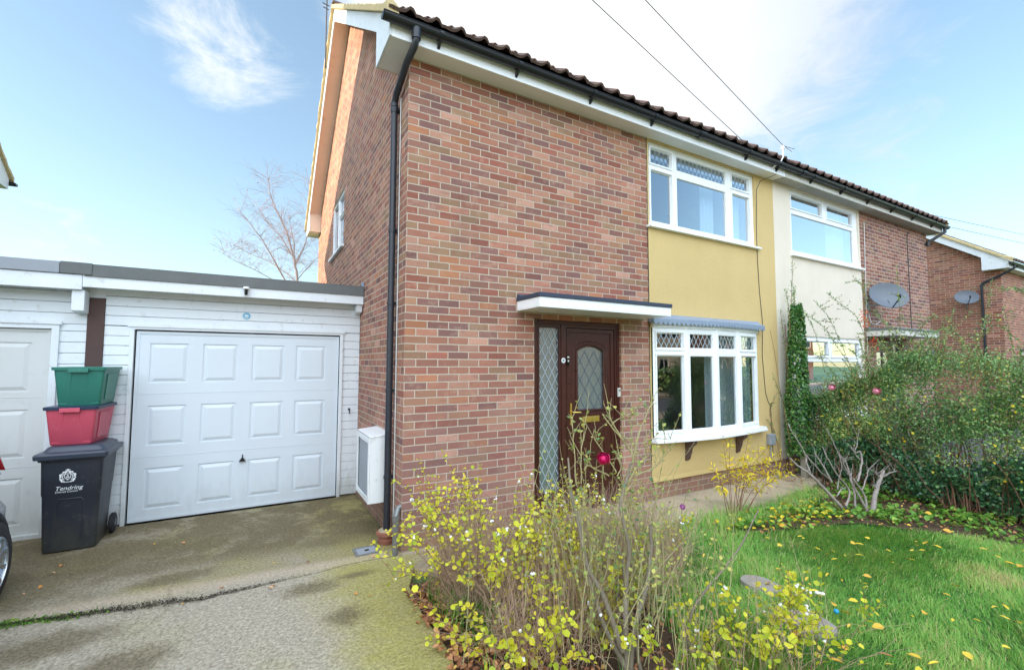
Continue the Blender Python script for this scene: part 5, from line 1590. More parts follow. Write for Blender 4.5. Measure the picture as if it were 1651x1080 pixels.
t = rng.random(n); jx = -3.4 + t * 1.35
jy = np.interp(jx, [p[0] for p in jt], [p[1] for p in jt]) + rng.normal(0, 0.028, n) + 0.01
keep = rng.random(n) < np.exp(-((jx + 2.75) / 0.42) ** 2); jx, jy = jx[keep], jy[keep]; n = len(jx)
a = rng.random(n) * 6.283
D = np.stack([np.cos(a) * .8, np.sin(a) * .8, 0.4 + rng.random(n)], 1); N = np.stack([-np.sin(a), np.cos(a), np.ones(n)], 1)
o = leaves('joint_weeds', np.stack([jx, jy, np.zeros(n)], 1), D, N, rng.uniform(0.007, 0.020, n), 'ovate', 'ground_leaf', rng.random(n))
tag(o, 'strip of low green weeds in the joint at the left of the drive', 'weeds', kind='stuff')

# ================================================================= small things on and around the houses
def dish(loc, az, el, w, label):
    t = thing('satellite_dish', label, 'satellite dish', loc, 0, 'satellite dishes on the house walls')
    T = Matrix.Translation(loc) @ Matrix.Rotation(az, 4, 'Z') @ Matrix.Rotation(el, 4, 'X')
    mb = MB(T)
    rings = []
    for back in (0, 1):
        rr = (0.0001, .25, .5, .75, 1.0) if back == 0 else (1.015, .75, .5, .25, 0.0001)
        for r in rr:
            rings.append([(w / 2 * r * math.cos(2 * math.pi * k / 36), -0.10 + 0.085 * (1 - r * r) + (0.012 if back else 0), w * 0.42 * r * math.sin(2 * math.pi * k / 36)) for k in range(36)])
    mb.loft(rings, True, False)
    mb.build('reflector', 'dish_grey', t, smooth='auto')
    mb = MB(T); mb.tube([(0, 0.0, -0.02), (0, -0.06, -w * .40), (0, -0.34, -w * .30)], 0.011, 8)
    mb.build('arm', 'black_plastic', t, smooth=True)
    mb = MB(T); mb.tube([(0, -0.33, -w * .31), (0, -0.36, -w * .24), (0, -0.30, -w * .20)], [0.02, 0.024, 0.02], 10)
    mb.build('receiver', 'black_plastic', t, smooth=True)
    return t
d1 = dish((9.50, -0.24, 3.06), rad(-38), rad(-24), 0.68, 'large grey satellite dish on the attached house above its door canopy')
mb = MB(); mb.tube([(9.50, -0.22, 3.0), (9.34, -0.18, 2.92), (9.30, -0.01, 2.90)], 0.018, 8); mb.box(9.25, 9.35, -0.012, -0.001, 2.82, 2.98); mb.build('wall_bracket', 'galvanised', d1)
mb = MB(); mb.tube([(9.7, -0.1, 2.8), (9.75, -0.03, 2.62), (9.6, -0.015, 2.55), (9.40, -0.012, 2.58), (9.32, -0.012, 2.75)], 0.009, 6); mb.build('cable', 'cable_white', d1)
d2 = dish((17.22, 0.70, 3.72), rad(-60), rad(-24), 0.55, 'grey satellite dish on the side wall of the far brick house')
mb = MB(); mb.tube([(17.25, 0.70, 3.6), (17.30, 0.72, 3.45), (17.49, 0.74, 3.45)], 0.018, 8); mb.build('wall_bracket', 'galvanised', d2)

t = thing('wall_lantern', 'small black lantern on the wall beside the attached house door', 'lantern', (11.72, -0.02, 1.95))
mb = MB(); mb.tube([(11.72, -0.001, 2.05), (11.72, -0.08, 2.12), (11.72, -0.16, 2.10)], 0.012, 8); mb.box(11.68, 11.76, -0.012, -0.0005, 1.96, 2.12); mb.build('bracket', 'lens_black', t)
mb = MB(); mb.lathe((11.72, -0.16, 1.86), [(0, 0), (0.03, 0), (0.04, 0.02), (0.042, 0.0205), (0.075, 0.15), (0.09, 0.155), (0.03, 0.225), (0.012, 0.24), (0, 0.25)], 6); mb.build('lamp_case', 'lens_black', t)
mb = MB(); mb.lathe((11.72, -0.16, 1.885), [(0, 0), (0.045, 0.0), (0.074, 0.118), (0, 0.119)], 6); mb.build('glass', 'clear_plastic', t)

t = thing('junction_box', 'small grey box low on the mustard wall right of the bow window', 'junction box', (5.84, -0.02, 0.5))
mb = MB(); mb.box(5.765, 5.905, -0.085, -0.0145, 0.495, 0.665); mb.build('case', 'grey_plastic', t, bevel=0.01)
mb = MB(); mb.box(5.778, 5.892, -0.090, -0.0855, 0.508, 0.652); mb.tube([(5.84, -0.04, 0.495), (5.84, -0.04, 0.25)], 0.009, 6); mb.build('cover', 'grey_plastic', t, bevel=0.003)

t = thing('keypad', 'small pale key safe on the right side of the front door frame', 'keypad', (2.757, 0.03, 1.40))
mb = MB(); mb.box(2.730, 2.772, 0.014, 0.0375, 1.345, 1.455); mb.build('case', 'old_white', t, bevel=0.004)
mb = MB(); mb.lathe((2.751, 0.008, 1.425), [(0, 0), (0.009, 0.0), (0.009, 0.0055), (0, 0.0056)], 12, 'y'); mb.build('button', 'lens_black', t)
t = thing('door_sticker', 'round white sticker on the door frame left of the arched glass', 'sticker', (1.895, 0.03, 1.80))
mb = MB(); mb.lathe((1.898, 0.0295, 1.795), [(0, 0), (0.030, 0.0), (0.030, 0.0035), (0, 0.004)], 24, 'y'); mb.build('disc', 'white_print', t)
mb = MB(); mb.lathe((1.898, 0.0280, 1.795), [(0, 0), (0.016, 0.0), (0.016, 0.0012), (0, 0.0013)], 16, 'y'); mb.build('mark', 'grey_plastic', t)
t = thing('door_bell', 'narrow black door bell beside the round white sticker', 'door bell', (1.965, 0.03, 1.80))
mb = MB(); mb.box(1.950, 1.992, 0.036, 0.0525, 1.735, 1.860); mb.build('case', 'lens_black', t, bevel=0.004)
mb = MB(); mb.lathe((1.971, 0.033, 1.79), [(0, 0), (0.012, 0.0), (0.012, 0.0028), (0, 0.003)], 14, 'y'); mb.box(1.956, 1.986, 0.0335, 0.0355, 1.825, 1.845); mb.build('button', 'old_white', t)

# wire bracket at the eaves and overhead telephone lines to a pole in the street
t = thing('wire_bracket', 'white insulator bracket at the eaves where the overhead wires arrive', 'bracket', (5.90, -0.3, 4.95))
mb = MB(); mb.tube([(5.78, -0.23, 4.85), (5.86, -0.33, 4.93), (5.90, -0.35, 5.02), (5.90, -0.35, 5.15)], 0.012, 8); mb.build('stem', 'porcelain', t, smooth=True)
mb = MB(); mb.lathe((5.90, -0.35, 5.14), [(0, 0), (0.025, 0.0), (0.03, 0.03), (0.015, 0.045), (0.024, 0.06), (0.0, 0.07)], 14); mb.build('insulator', 'porcelain', t, smooth='auto')
mb = MB(); mb.tube([(5.90, -0.36, 5.19), (6.10, -0.42, 5.16)], 0.004, 5); mb.tube([(5.90, -0.36, 5.19), (6.02, -0.42, 5.10)], 0.004, 5); mb.build('tie_wire', 'cable_black', t)
WIRE_END = [(-31.37, -8.0, 8.0), (-32.35, -8.0, 8.0)]
FARW = [((17.0, 3.0, 7.4), (60.0, 3.0, 10.75)), ((18.0, 3.0, 7.19), (60.0, 3.0, 9.97))]
def hang(a, b, sag, n=40):
    a, b = np.array(a), np.array(b); t = np.linspace(0, 1, n + 1)[:, None]
    p = a + (b - a) * t; p[:, 2] -= (4 * sag * t * (1 - t))[:, 0]
    return p
for i, (a, lab) in enumerate([((5.90, -0.36, 5.19), 'overhead wire, right one of the two, running to the eaves bracket'), ((5.02, -0.30, 5.03), 'overhead wire, left one of the two, running to the roof edge')]):
    o = None
    mb = MB(); mb.tube(hang(a, WIRE_END[i], 0.1), 0.0045, 5)
    o = mb.build('overhead_wire', 'cable_black', None); tag(o, lab, 'wire', 'overhead wires')
for i, (a, b, lab) in enumerate([((12.2, 1.2, 6.0), (44.0, -3.0, 13.0), 'upper of two thin wires over the far brick house'), ((13.0, 1.2, 5.7), (44.0, -3.0, 12.0), 'lower of two thin wires over the far brick house')]):
    mb = MB(); mb.tube(hang(FARW[i][0], FARW[i][1], 0.02), 0.010, 4)
    o = mb.build('overhead_wire', 'cable_black', None); tag(o, lab, 'wire', 'overhead wires')
t = thing('aerial_mast', 'thin aerial mast with small rods behind the ridge at the gable', 'aerial', (-0.36, 3.95, 7.2))
mb = MB(); mb.tube([(-0.34, 3.95, 6.9), (-0.36, 3.95, 10.4)], 0.012, 8); mb.build('mast', 'cable_black', t)
mb = MB()
for z, w_ in ((7.98, .05), (8.22, .03), (8.34, .04), (8.05, .06)):
    mb.tube([(-0.36 - w_, 3.93, z), (-0.36 + w_, 3.97, z + .01)], 0.008, 6)
mb.build('clamp', 'cable_black', t)

# little post and rail fence stub on the boundary
t = thing('fence_post', 'short weathered post and rails on the boundary under the ivy', 'fence', (6.30, -0.3, 0))
mb = MB(); mb.box(6.24, 6.32, -0.34, -0.26, -0.05, 0.80); mb.build('post', 'old_timber', t, bevel=0.006)
for z in (0.30, 0.72):
    mb = MB(); mb.box(6.325, 6.78, -0.33, -0.27, z, z + 0.07); mb.build('rail', 'old_timber', t, bevel=0.005)

# stepping stones
def stone(loc, rx, ry, rz, label):
    mb = MB(Matrix.Translation(loc) @ Matrix.Rotation(rz, 4, 'Z'))
    rg = random.Random(int(loc[0] * 100))
    ph = [rg.uniform(-1, 1) for _ in range(6)]
    def ring(k, z):
        out = []
        for i in range(28):
            a = 2 * math.pi * i / 28
            w = 1 + 0.04 * math.sin(2 * a + ph[0]) + 0.03 * math.sin(3 * a + ph[1] * 3) + 0.015 * math.sin(7 * a + ph[2])
            out.append((rx * k * w * math.cos(a), ry * k * w * math.sin(a), z))
        return out
    mb.loft([ring(.98, -0.05), ring(1, 0.008), ring(.97, 0.02), ring(.6, 0.024)])
    o = mb.build('stepping_stone', 'slate', None, smooth='auto'); tag(o, label, 'stepping stone', 'stepping stones in the lawn')
stone((2.33, -2.02, 0.0), 0.115, 0.155, rad(20), 'grey round stepping stone, the farther of the two in the lawn')
stone((2.10, -2.50, 0.0), 0.125, 0.155, rad(30), 'stepping stone nearer the camera, stained ochre and broader looking')
mb = MB(); mb.ball((2.36, -2.55, 0.035), 0.017, 8); o = mb.build('ball', 'blue_ball', None, smooth=True); tag(o, 'tiny bright blue ball in the grass beside the nearer stone', 'ball')

# ================================================================= across the street (seen in the window reflections)
def simple_house(x0, y0, label, rm, wm):
    t = thing('brick_house', label, 'house', (x0, y0, 0), 0, 'houses across the street')
    L, Dp = 13.0, 7.0
    mb = MB()
    hs = []
    for k in range(2):
        u = x0 + k * 6.5
        hs += [(u + .8, u + 3.0, .9, 2.2), (u + .8, u + 3.0, 3.5, 4.6), (u + 4.0, u + 4.9, 0.05, 2.1), (u + 4.2, u + 5.8, 3.5, 4.6)]
    mb.M = Matrix(((1, 0, 0, 0), (0, -1, 0, y0), (0, 0, 1, 0), (0, 0, 0, 1)))
    mb.sheet(x0, x0 + L, 0, 4.9, hs, 0.0, 0.12)
    mb.M = None
    mb.add([(x0, y0, 0), (x0, y0 - Dp, 0), (x0, y0 - Dp, 4.9), (x0, y0 - Dp / 2, 7.3), (x0, y0, 4.9)], [(0, 1, 2, 3, 4)])
    mb.add([(x0 + L, y0, 0), (x0 + L, y0 - Dp, 0), (x0 + L, y0 - Dp, 4.9), (x0 + L, y0 - Dp / 2, 7.3), (x0 + L, y0, 4.9)], [(0, 1, 2, 3, 4)])
    mb.build('wall', wm, t)
    mb = MB(); mb.prism([(y0 + .35, 4.75), (y0 + .35, 4.85), (y0 - Dp / 2, 7.5), (y0 - Dp - .35, 4.85), (y0 - Dp - .35, 4.75), (y0 - Dp / 2, 7.38)], 'x', x0 - .3, x0 + L + .3); mb.build('roof', rm, t)
    for (a, b, c, d) in hs:
        w = MB(Matrix(((1, 0, 0, 0), (0, -1, 0, y0), (0, 0, 1, 0), (0, 0, 0, 1))))
        w.ring(a, b, c, d, 0.07, 0.03, 0.08); w.box((a + b) / 2 - .03, (a + b) / 2 + .03, 0.03, 0.08, c + .07, d - .07)
        wo = w.build('window', 'white_upvc', t)
        w = MB(); w.add([(a + .07, y0 - .06, c + .07), (b - .07, y0 - .06, c + .07), (b - .07, y0 - .06, d - .07), (a + .07, y0 - .06, d - .07)], [(0, 1, 2, 3)]); w.build('pane', 'car_glass', wo)
    mb = MB(); mb.box(x0 - .0, x0 + L, y0 + .21, y0 + .25, 4.6, 4.8); mb.build('fascia', 'white_upvc', t)
for i, x0 in enumerate((-30, -12, 6, 24, 42)):
    simple_house(x0, -24.0, ['brick pair of houses across the street, behind the camera to the left', 'white rendered houses directly across the street, behind the camera', 'cream houses across the street opposite the bow window', 'brick houses across the street to the right of the cream pair', 'last pair of houses far along the other side of the street'][i], 'roof_tile', ['brick_far', 'cream_render', 'cream_render', 'brick_far', 'brick_far'][i])

# stems and fallen leaves, in metres
ROSE=[
[(0.63, -2.3, 0.05), (0.53, -2.25, 0.27), (0.47, -2.2, 0.52), (0.46, -2.15, 0.68), (0.4, -2.1, 1.02)] ,
[(0.65, -2.3, 0.04), (0.7, -2.29, 0.25), (0.81, -2.28, 0.45), (0.88, -2.26, 0.64), (0.9, -2.25, 0.78)] ,
[(0.63, -2.3, 0.07), (0.64, -2.28, 0.32), (0.68, -2.25, 0.46), (0.73, -2.22, 0.65), (0.69, -2.2, 0.89), (0.76, -2.17, 1.02), (0.84, -2.15, 1.14)] ,
[(1.06, -2.35, 0.05), (1.07, -2.38, 0.26), (1.16, -2.41, 0.39), (1.3, -2.44, 0.51), (1.44, -2.47, 0.64), (1.57, -2.5, 0.83)] ,
[(0.6, -2.3, 0.16), (0.52, -2.24, 0.45), (0.44, -2.18, 0.62), (0.44, -2.12, 0.83), (0.43, -2.06, 1.0), (0.45, -2.0, 1.18)] ,
[(0.84, -2.15, 1.14), (0.83, -2.14, 1.2), (0.78, -2.12, 1.28), (0.73, -2.11, 1.34), (0.63, -2.1, 1.46)] ,
[(0.78, -2.12, 1.29), (0.71, -2.1, 1.4), (0.7, -2.08, 1.46)] ,
[(0.84, -2.15, 1.14), (0.89, -2.16, 1.31), (0.92, -2.17, 1.38), (0.96, -2.19, 1.48), (1.01, -2.2, 1.51)] ,
[(0.83, -2.15, 1.19), (0.86, -2.13, 1.29), (0.85, -2.12, 1.39), (0.8, -2.1, 1.47)] ,
[(0.79, -2.15, 1.01), (0.82, -2.2, 1.12), (0.88, -2.25, 1.2), (0.86, -2.3, 1.21)] ,
[(0.82, -2.2, 1.08), (0.95, -2.23, 1.12), (0.99, -2.27, 1.19), (1.04, -2.3, 1.24)] ,
[(0.75, -2.1, 1.08), (0.72, -2.07, 1.15), (0.68, -2.03, 1.23), (0.66, -2.0, 1.28)] ,
[(0.75, -2.1, 1.06), (0.78, -2.1, 1.12), (0.75, -2.1, 1.21)] ,
[(0.51, -2.0, 1.01), (0.53, -1.97, 1.16), (0.55, -1.93, 1.28), (0.57, -1.9, 1.42)] ,
[(0.55, -2.0, 1.02), (0.57, -1.98, 1.17), (0.6, -1.97, 1.28), (0.63, -1.95, 1.37)] ,
[(0.69, -2.1, 1.07), (0.59, -2.1, 1.11), (0.52, -2.1, 1.15), (0.49, -2.1, 1.13)] ,
[(0.85, -2.2, 1.11), (0.88, -2.22, 1.21), (0.86, -2.25, 1.3), (0.94, -2.28, 1.32), (1.02, -2.3, 1.31)] ,
[(0.68, -2.25, 0.01), (0.72, -2.13, 0.3), (0.81, -2.02, 0.51), (0.9, -1.9, 0.72)] ,
[(0.73, -2.3, 0.02), (0.73, -2.2, 0.35), (0.77, -2.1, 0.6), (0.7, -2.0, 0.78)] ,
]
BARE=[
[(4.86, -1.45, 0.07), (4.7, -1.42, 0.23), (4.54, -1.39, 0.37), (4.39, -1.36, 0.5), (4.26, -1.33, 0.59), (4.12, -1.3, 0.7)] ,
[(4.41, -1.35, 0.5), (4.41, -1.32, 0.61), (4.45, -1.29, 0.68), (4.36, -1.26, 0.85), (4.28, -1.23, 0.98), (4.27, -1.2, 1.05)] ,
[(4.43, -1.3, 0.69), (4.54, -1.35, 0.54), (4.73, -1.4, 0.37)] ,
[(4.65, -1.45, 0.39), (4.57, -1.43, 0.52), (4.48, -1.42, 0.65), (4.43, -1.4, 0.74)] ,
[(4.86, -1.5, 0.09), (5.04, -1.46, 0.2), (5.05, -1.42, 0.29), (4.91, -1.38, 0.46), (4.82, -1.34, 0.64), (4.81, -1.3, 0.76)] ,
[(5.07, -1.5, 0.06), (5.11, -1.48, 0.21), (5.1, -1.45, 0.4), (5.07, -1.42, 0.58), (4.97, -1.4, 0.69), (4.85, -1.38, 0.9), (4.75, -1.35, 1.05)] ,
[(5.14, -1.6, 0.01), (5.06, -1.57, 0.16), (4.94, -1.53, 0.37), (5.01, -1.5, 0.43)] ,
[(5.12, -1.6, 0.03), (5.11, -1.58, 0.22), (4.97, -1.57, 0.36), (4.88, -1.55, 0.45)] ,
[(4.99, -1.5, 0.41), (4.9, -1.48, 0.55), (4.87, -1.47, 0.63), (4.83, -1.45, 0.69)] ,
[(5.15, -1.5, 0.34), (5.3, -1.48, 0.48), (5.38, -1.46, 0.55), (5.38, -1.44, 0.67), (5.31, -1.42, 0.66), (5.25, -1.4, 0.72)] ,
[(5.4, -1.45, 0.55), (5.33, -1.42, 0.63), (5.27, -1.4, 0.71)] ,
[(5.25, -1.6, -0.01), (5.35, -1.6, 0.17), (5.46, -1.6, 0.32), (5.58, -1.6, 0.43)] ,
[(5.46, -1.6, 0.37), (5.71, -1.6, 0.39), (5.94, -1.6, 0.4)] ,
[(5.46, -1.6, 0.39), (5.32, -1.6, 0.46)] ,
[(5.39, -1.6, 0.25), (5.29, -1.6, 0.31)] ,
[(5.25, -1.5, 0.21), (5.46, -1.47, 0.34), (5.64, -1.43, 0.43), (5.99, -1.4, 0.51)] ,
[(4.76, -1.45, 0.21), (4.88, -1.45, 0.28), (4.98, -1.45, 0.28)] ,
[(4.9, -1.4, 0.26), (5.0, -1.38, 0.38), (5.08, -1.37, 0.51), (5.07, -1.35, 0.65)] ,
[(5.36, -1.4, 0.68), (5.54, -1.35, 0.78), (5.5, -1.3, 0.98)] ,
]
SHOOTS=[
[(6.44, -0.15, 3.49), (6.36, -0.15, 2.84), (6.2, -0.15, 2.02)] ,
[(6.03, -0.15, 2.62), (6.16, -0.15, 1.82), (6.19, -0.15, 1.23)] ,
[(5.67, -0.2, 1.63), (5.92, -0.2, 1.15), (6.1, -0.2, 0.47)] ,
[(6.89, -0.7, 3.05), (7.34, -0.7, 3.1), (7.46, -0.7, 2.85), (7.47, -0.7, 2.03)] ,
[(6.31, -0.7, 2.84), (6.71, -0.7, 2.7), (7.18, -0.7, 2.53), (7.44, -0.7, 2.24)] ,
[(5.73, -0.8, 2.68), (6.11, -0.8, 2.46), (6.39, -0.8, 2.15), (6.77, -0.8, 1.63)] ,
[(5.86, -0.6, 2.56), (6.15, -0.6, 2.2), (6.37, -0.6, 1.63)] ,
[(5.8, -0.7, 2.46), (6.22, -0.7, 2.29), (6.56, -0.7, 2.02), (7.1, -0.7, 1.63)] ,
[(6.97, -0.9, 3.18), (7.05, -0.9, 2.8), (7.02, -0.9, 2.02), (7.05, -0.9, 1.44)] ,
[(7.08, -1.3, 3.22), (7.09, -1.3, 2.56), (7.04, -1.3, 1.73), (6.99, -1.3, 1.28)] ,
[(7.49, -2.2, 2.97), (7.21, -2.2, 2.48), (6.74, -2.2, 1.98), (6.38, -2.2, 1.67)] ,
[(7.0, -2.4, 2.49), (7.21, -2.4, 2.1), (7.37, -2.4, 1.66)] ,
[(7.87, -1.7, 2.62), (7.47, -1.7, 2.28), (6.87, -1.7, 1.91), (6.61, -1.7, 1.49)] ,
[(6.27, -1.9, 2.14), (6.9, -1.9, 2.24), (7.53, -1.9, 2.0), (7.96, -1.9, 1.65)] ,
[(7.28, -2.3, 2.72), (8.07, -2.3, 2.83), (8.63, -2.3, 2.74)] ,
[(5.99, -0.5, 2.01), (6.5, -0.5, 1.83), (6.95, -0.5, 1.53)] ,
[(6.94, -1.2, 2.38), (7.09, -1.2, 1.92), (7.14, -1.2, 1.45)] ,
[(6.82, -1.6, 2.34), (7.2, -1.6, 2.0), (7.25, -1.6, 1.56)] ,
[(6.82, -1.1, 2.57), (7.39, -1.1, 2.21), (7.88, -1.1, 1.63)] ,
]
LEAVES=[(3.85, -1.14), (3.74, -1.42), (4.08, -1.33), (4.09, -1.57), (3.5, -1.97), (3.33, -2.01), (3.49, -2.09), (3.57, -2.14), (3.14, -2.16), (2.74, -2.17), (2.87, -2.24), (2.89, -2.35), (2.61, -2.1), (2.57, -2.33), (2.47, -2.48), (2.57, -2.38), (2.4, -2.55), (2.65, -2.56), (2.28, -2.67), (3.18, -2.43), (3.67, -2.4), (4.36, -2.29), (4.2, -2.39), (3.9, -2.47), (2.9, -2.86), (2.75, -2.85), (3.59, -2.78), (3.35, -2.86), (2.11, -2.97), (1.95, -2.81), (2.03, -3.0), (2.29, -3.12), (2.54, -3.15), (3.45, -3.08), (3.45, -3.14), (3.28, -3.24), (4.77, -2.64), (5.62, -2.04), (4.42, -2.35), (4.45, -2.48), (4.12, -2.04), (3.86, -2.01), (1.75, -2.79), (2.7, -2.01), (2.4, -2.17), (2.05, -2.37), (1.89, -2.53), (2.61, -2.26), (3.07, -3.05), (3.96, -2.23), (3.4, -1.94), (2.23, -3.06)]
DRIVE= [(-2.31, 1.85), (-2.03, 1.35), (-1.81, 1.23), (-2.65, 1.12), (-0.26, -0.01), (-1.03, 0.31), (-0.76, 0.16), (-1.06, -0.2), (-1.04, -0.16), (-0.51, -0.62), (-0.44, -0.69), (-0.29, -0.58), (-0.17, -0.2), (-1.43, 0.0), (-1.64, -0.14), (-2.65, 0.69), (-2.63, 0.97), (-2.7, 0.61)]

# ================================================================= snowberry bushes
def leafy(rng, lines, step, size, jit, updir=0.25, t0=0.25):
    """opposite leaf pairs along stems"""
    P = []; D = []; N = []; S = []
    for pts in lines:
        L = np.linalg.norm(np.diff(pts, axis=0), axis=1).sum()
        n = max(2, int(L * (1 - t0) / step))
        ts = t0 + (1 - t0) * (np.arange(n) + rng.random(n) * .5) / n
        p, d = along(pts, ts)
        ph = rng.random() * 6.28
        for i in range(n):
            for sgn in (0, 1):
                if rng.random() < 0.12: continue
                a = ph + i * 1.57 + sgn * math.pi + rng.normal(0, .4)
                ref = np.array([0, 0, 1.0]) if abs(d[i][2]) < .9 else np.array([1.0, 0, 0])
                u = np.cross(d[i], ref); u /= np.linalg.norm(u); v = np.cross(d[i], u)
                o = u * math.cos(a) + v * math.sin(a)
                dd = o + d[i] * 0.45 + np.array([0, 0, updir]) + rng.normal(0, jit, 3)
                P.append(p[i] + o * 0.004); D.append(dd); N.append(np.array([0, 0, 1.0]) + rng.normal(0, .55, 3) + d[i] * .3)
                S.append(size * rng.uniform(0.55, 1.25) * (1.1 - 0.45 * ts[i] ** 3))
    return np.array(P), np.array(D), np.array(N), np.array(S)

def snowberry(name, label, base, rx, ry, nst, L0, L1, lean, seed, thicket, size=0.030, nb=26, leaf_t0=0.25, az0=None, azs=None):
    rng = np.random.default_rng(seed)
    t = thing(name, label, 'shrub', (base[0], base[1], 0), 0, 'snowberry bushes in the front bed')
    main = []; lines = []
    for i in range(nst):
        r = math.sqrt(rng.random()); a = rng.random() * 6.283
        b = (base[0] + rx * r * math.cos(a), base[1] + ry * r * math.sin(a), -0.03)
        az = a + rng.normal(0, .6) if az0 is None else az0 + rng.normal(0, azs)
        L = rng.uniform(L0, L1)
        s = arc_stem(rng, b, az, rng.uniform(0.02, lean * (0.3 + r)), L, rng.uniform(0.1, 0.9), 9, 0.05)
        main.append(s); lines.append((s, 0.0028, 0.0012))
        for k in range(rng.integers(2, 5)):
            tt = rng.uniform(0.35, 0.9)
            p, d = along(s, [tt])
            aa = rng.random() * 6.283
            sub = arc_stem(rng, p[0], aa, rng.uniform(.3, 1.0), rng.uniform(0.10, 0.30), rng.uniform(-.2, .6), 5, 0.08)
            main.append(sub); lines.append((sub, 0.0013, 0.0008))
    stems('stems', lines, 'stem_brown', t, 4)
    P, D, N, S = leafy(rng, main, 0.042, size, .25, 0.2, leaf_t0)
    tint = np.clip(rng.normal(0.52, 0.2, len(P)), 0, 1)
    leaves('foliage', P, D, N, S, 'round', 'leaf_snowberry', tint, t)
    # brown leafless thicket inside
    if thicket:
        tl = []
        for i in range(thicket):
            r = math.sqrt(rng.random()) * 1.0; a = rng.random() * 6.283
            b = (base[0] + rx * 1.1 * r * math.cos(a), base[1] + ry * 1.1 * r * math.sin(a), rng.uniform(-0.03, .25))
            tl.append((arc_stem(rng, b, rng.random() * 6.28, rng.uniform(0, .7), rng.uniform(.2, .62), rng.uniform(-.3, 1.4), 6, 0.14), 0.0018, 0.0008))
        stems('dry_twigs', tl, 'dry_twig', t, 3)
    ends = [m for m in main if m[-1][2] > 0.12]
    rng.shuffle(ends)
    for i in range(min(nb, len(ends))):
        p, d = along(ends[i], [rng.uniform(.75, 1.0)])
        mb = MB()
        for k in range(rng.integers(1, 5)):
            c = p[0] + rng.normal(0, 0.006, 3) - np.array([0, 0, 0.006 * k]) + d[0] * .008 * k
            mb.ball(tuple(c), rng.uniform(0.0062, 0.0092), 5)
        mb.build('berry_cluster', 'berry_white', t, smooth=True)
    return t
snowberry('snowberry_bush', 'tall yellow-leaved snowberry bush with white berries by the house corner and drive edge', (0.36, -1.12), 0.36, 0.36, 62, 0.66, 1.14, 0.60, 21, 1700, 0.034, 50, 0.50)
snowberry('snowberry_bush', 'low large-leaved snowberry bush at the drive edge, in front of the tall one', (0.40, -1.88), 0.38, 0.30, 36, 0.35, 0.66, 0.8, 22, 700, 0.036, 20)
snowberry('snowberry_bush', 'snowberry growth nearest the camera, big round yellow leaves below the rose stems', (1.12, -2.72), 0.50, 0.24, 24, 0.28, 0.56, 0.8, 23, 70, 0.036, 14, 0.35)
snowberry('snowberry_bush', 'sparse snowberry sprigs at the lawn edge with a few white berries', (1.62, -2.62), 0.30, 0.30, 11, 0.35, 0.62, 0.5, 24, 0, 0.034, 8, 0.4, math.radians(20), 0.9)
snowberry('snowberry_bush', 'greenish snowberry tangle behind the rose stems in front of the door', (1.25, -1.45), 0.60, 0.42, 30, 0.45, 0.92, 0.6, 25, 2800, 0.028, 26, 0.45)

# tall upright sprig of the big bush
# ================================================================= rose bush (bare grey canes)
rng = np.random.default_rng(31)
RB = thing('rose_bush', 'leggy rose bush of bare grey canes in the bed before the front door', 'rose bush', (0.65, -2.3, 0))
lines = []; subs = []
RAD = [(.017, .006), (.019, .010), (.018, .007), (.010, .004), (.017, .006), (.008, .004), (.006, .004), (.007, .0025), (.006, .003), (.008, .003), (.005, .002), (.005, .003), (.004, .003), (.004, .002), (.004, .002), (.006, .003), (.004, .002), (.013, .005), (.012, .004)]
for (pts, (r0, r1)) in zip(ROSE, RAD):
    s = smooth_line([(p[0], p[1], p[2] - 0.0) for p in pts], 5)
    s = s + np.cumsum(rng.normal(0, .0016, s.shape), axis=0)
    lines.append((s, r0, r1)); subs.append(s)
for i in range(2):
    pass
stems('canes', lines[:5] + lines[17:], 'grey_stem', RB, 8)
fine = []
leafl = []
for s in subs:
    for k in range(5):
        tt = rng.uniform(.35, 1.0); p, d = along(s, [tt])
        sub = arc_stem(rng, p[0], rng.random() * 6.28, rng.uniform(.2, .9), rng.uniform(.06, .26), rng.uniform(-.2, .5), 5, .12)
        fine.append((sub, 0.0026, 0.0012)); leafl.append(sub)
for i in range(170):   # thin whips rising through the middle
    b = (0.74 + rng.normal(0, .26), -2.10 + rng.normal(0, .22), rng.uniform(0.0, .55))
    s = arc_stem(rng, b, rng.random() * 6.28, rng.uniform(0, .35), rng.uniform(.4, .85), rng.uniform(-.2, .6), 8, .07)
    fine.append((s, 0.0030, 0.0012)); leafl.append(s)
stems('shoots', lines[5:17] + fine, 'green_stem', RB, 5)
P, D, N, S = leafy(rng, leafl, 0.07, 0.026, .4, .1, .25)
k = rng.random(len(P)) < 0.70
P, D, N, S = P[k], D[k], N[k], S[k]
leaves('foliage', P, D, N, S * 1.05, 'ovate', 'leaf_rose', np.clip(rng.normal(.62, .26, len(P)), 0, 1), RB)
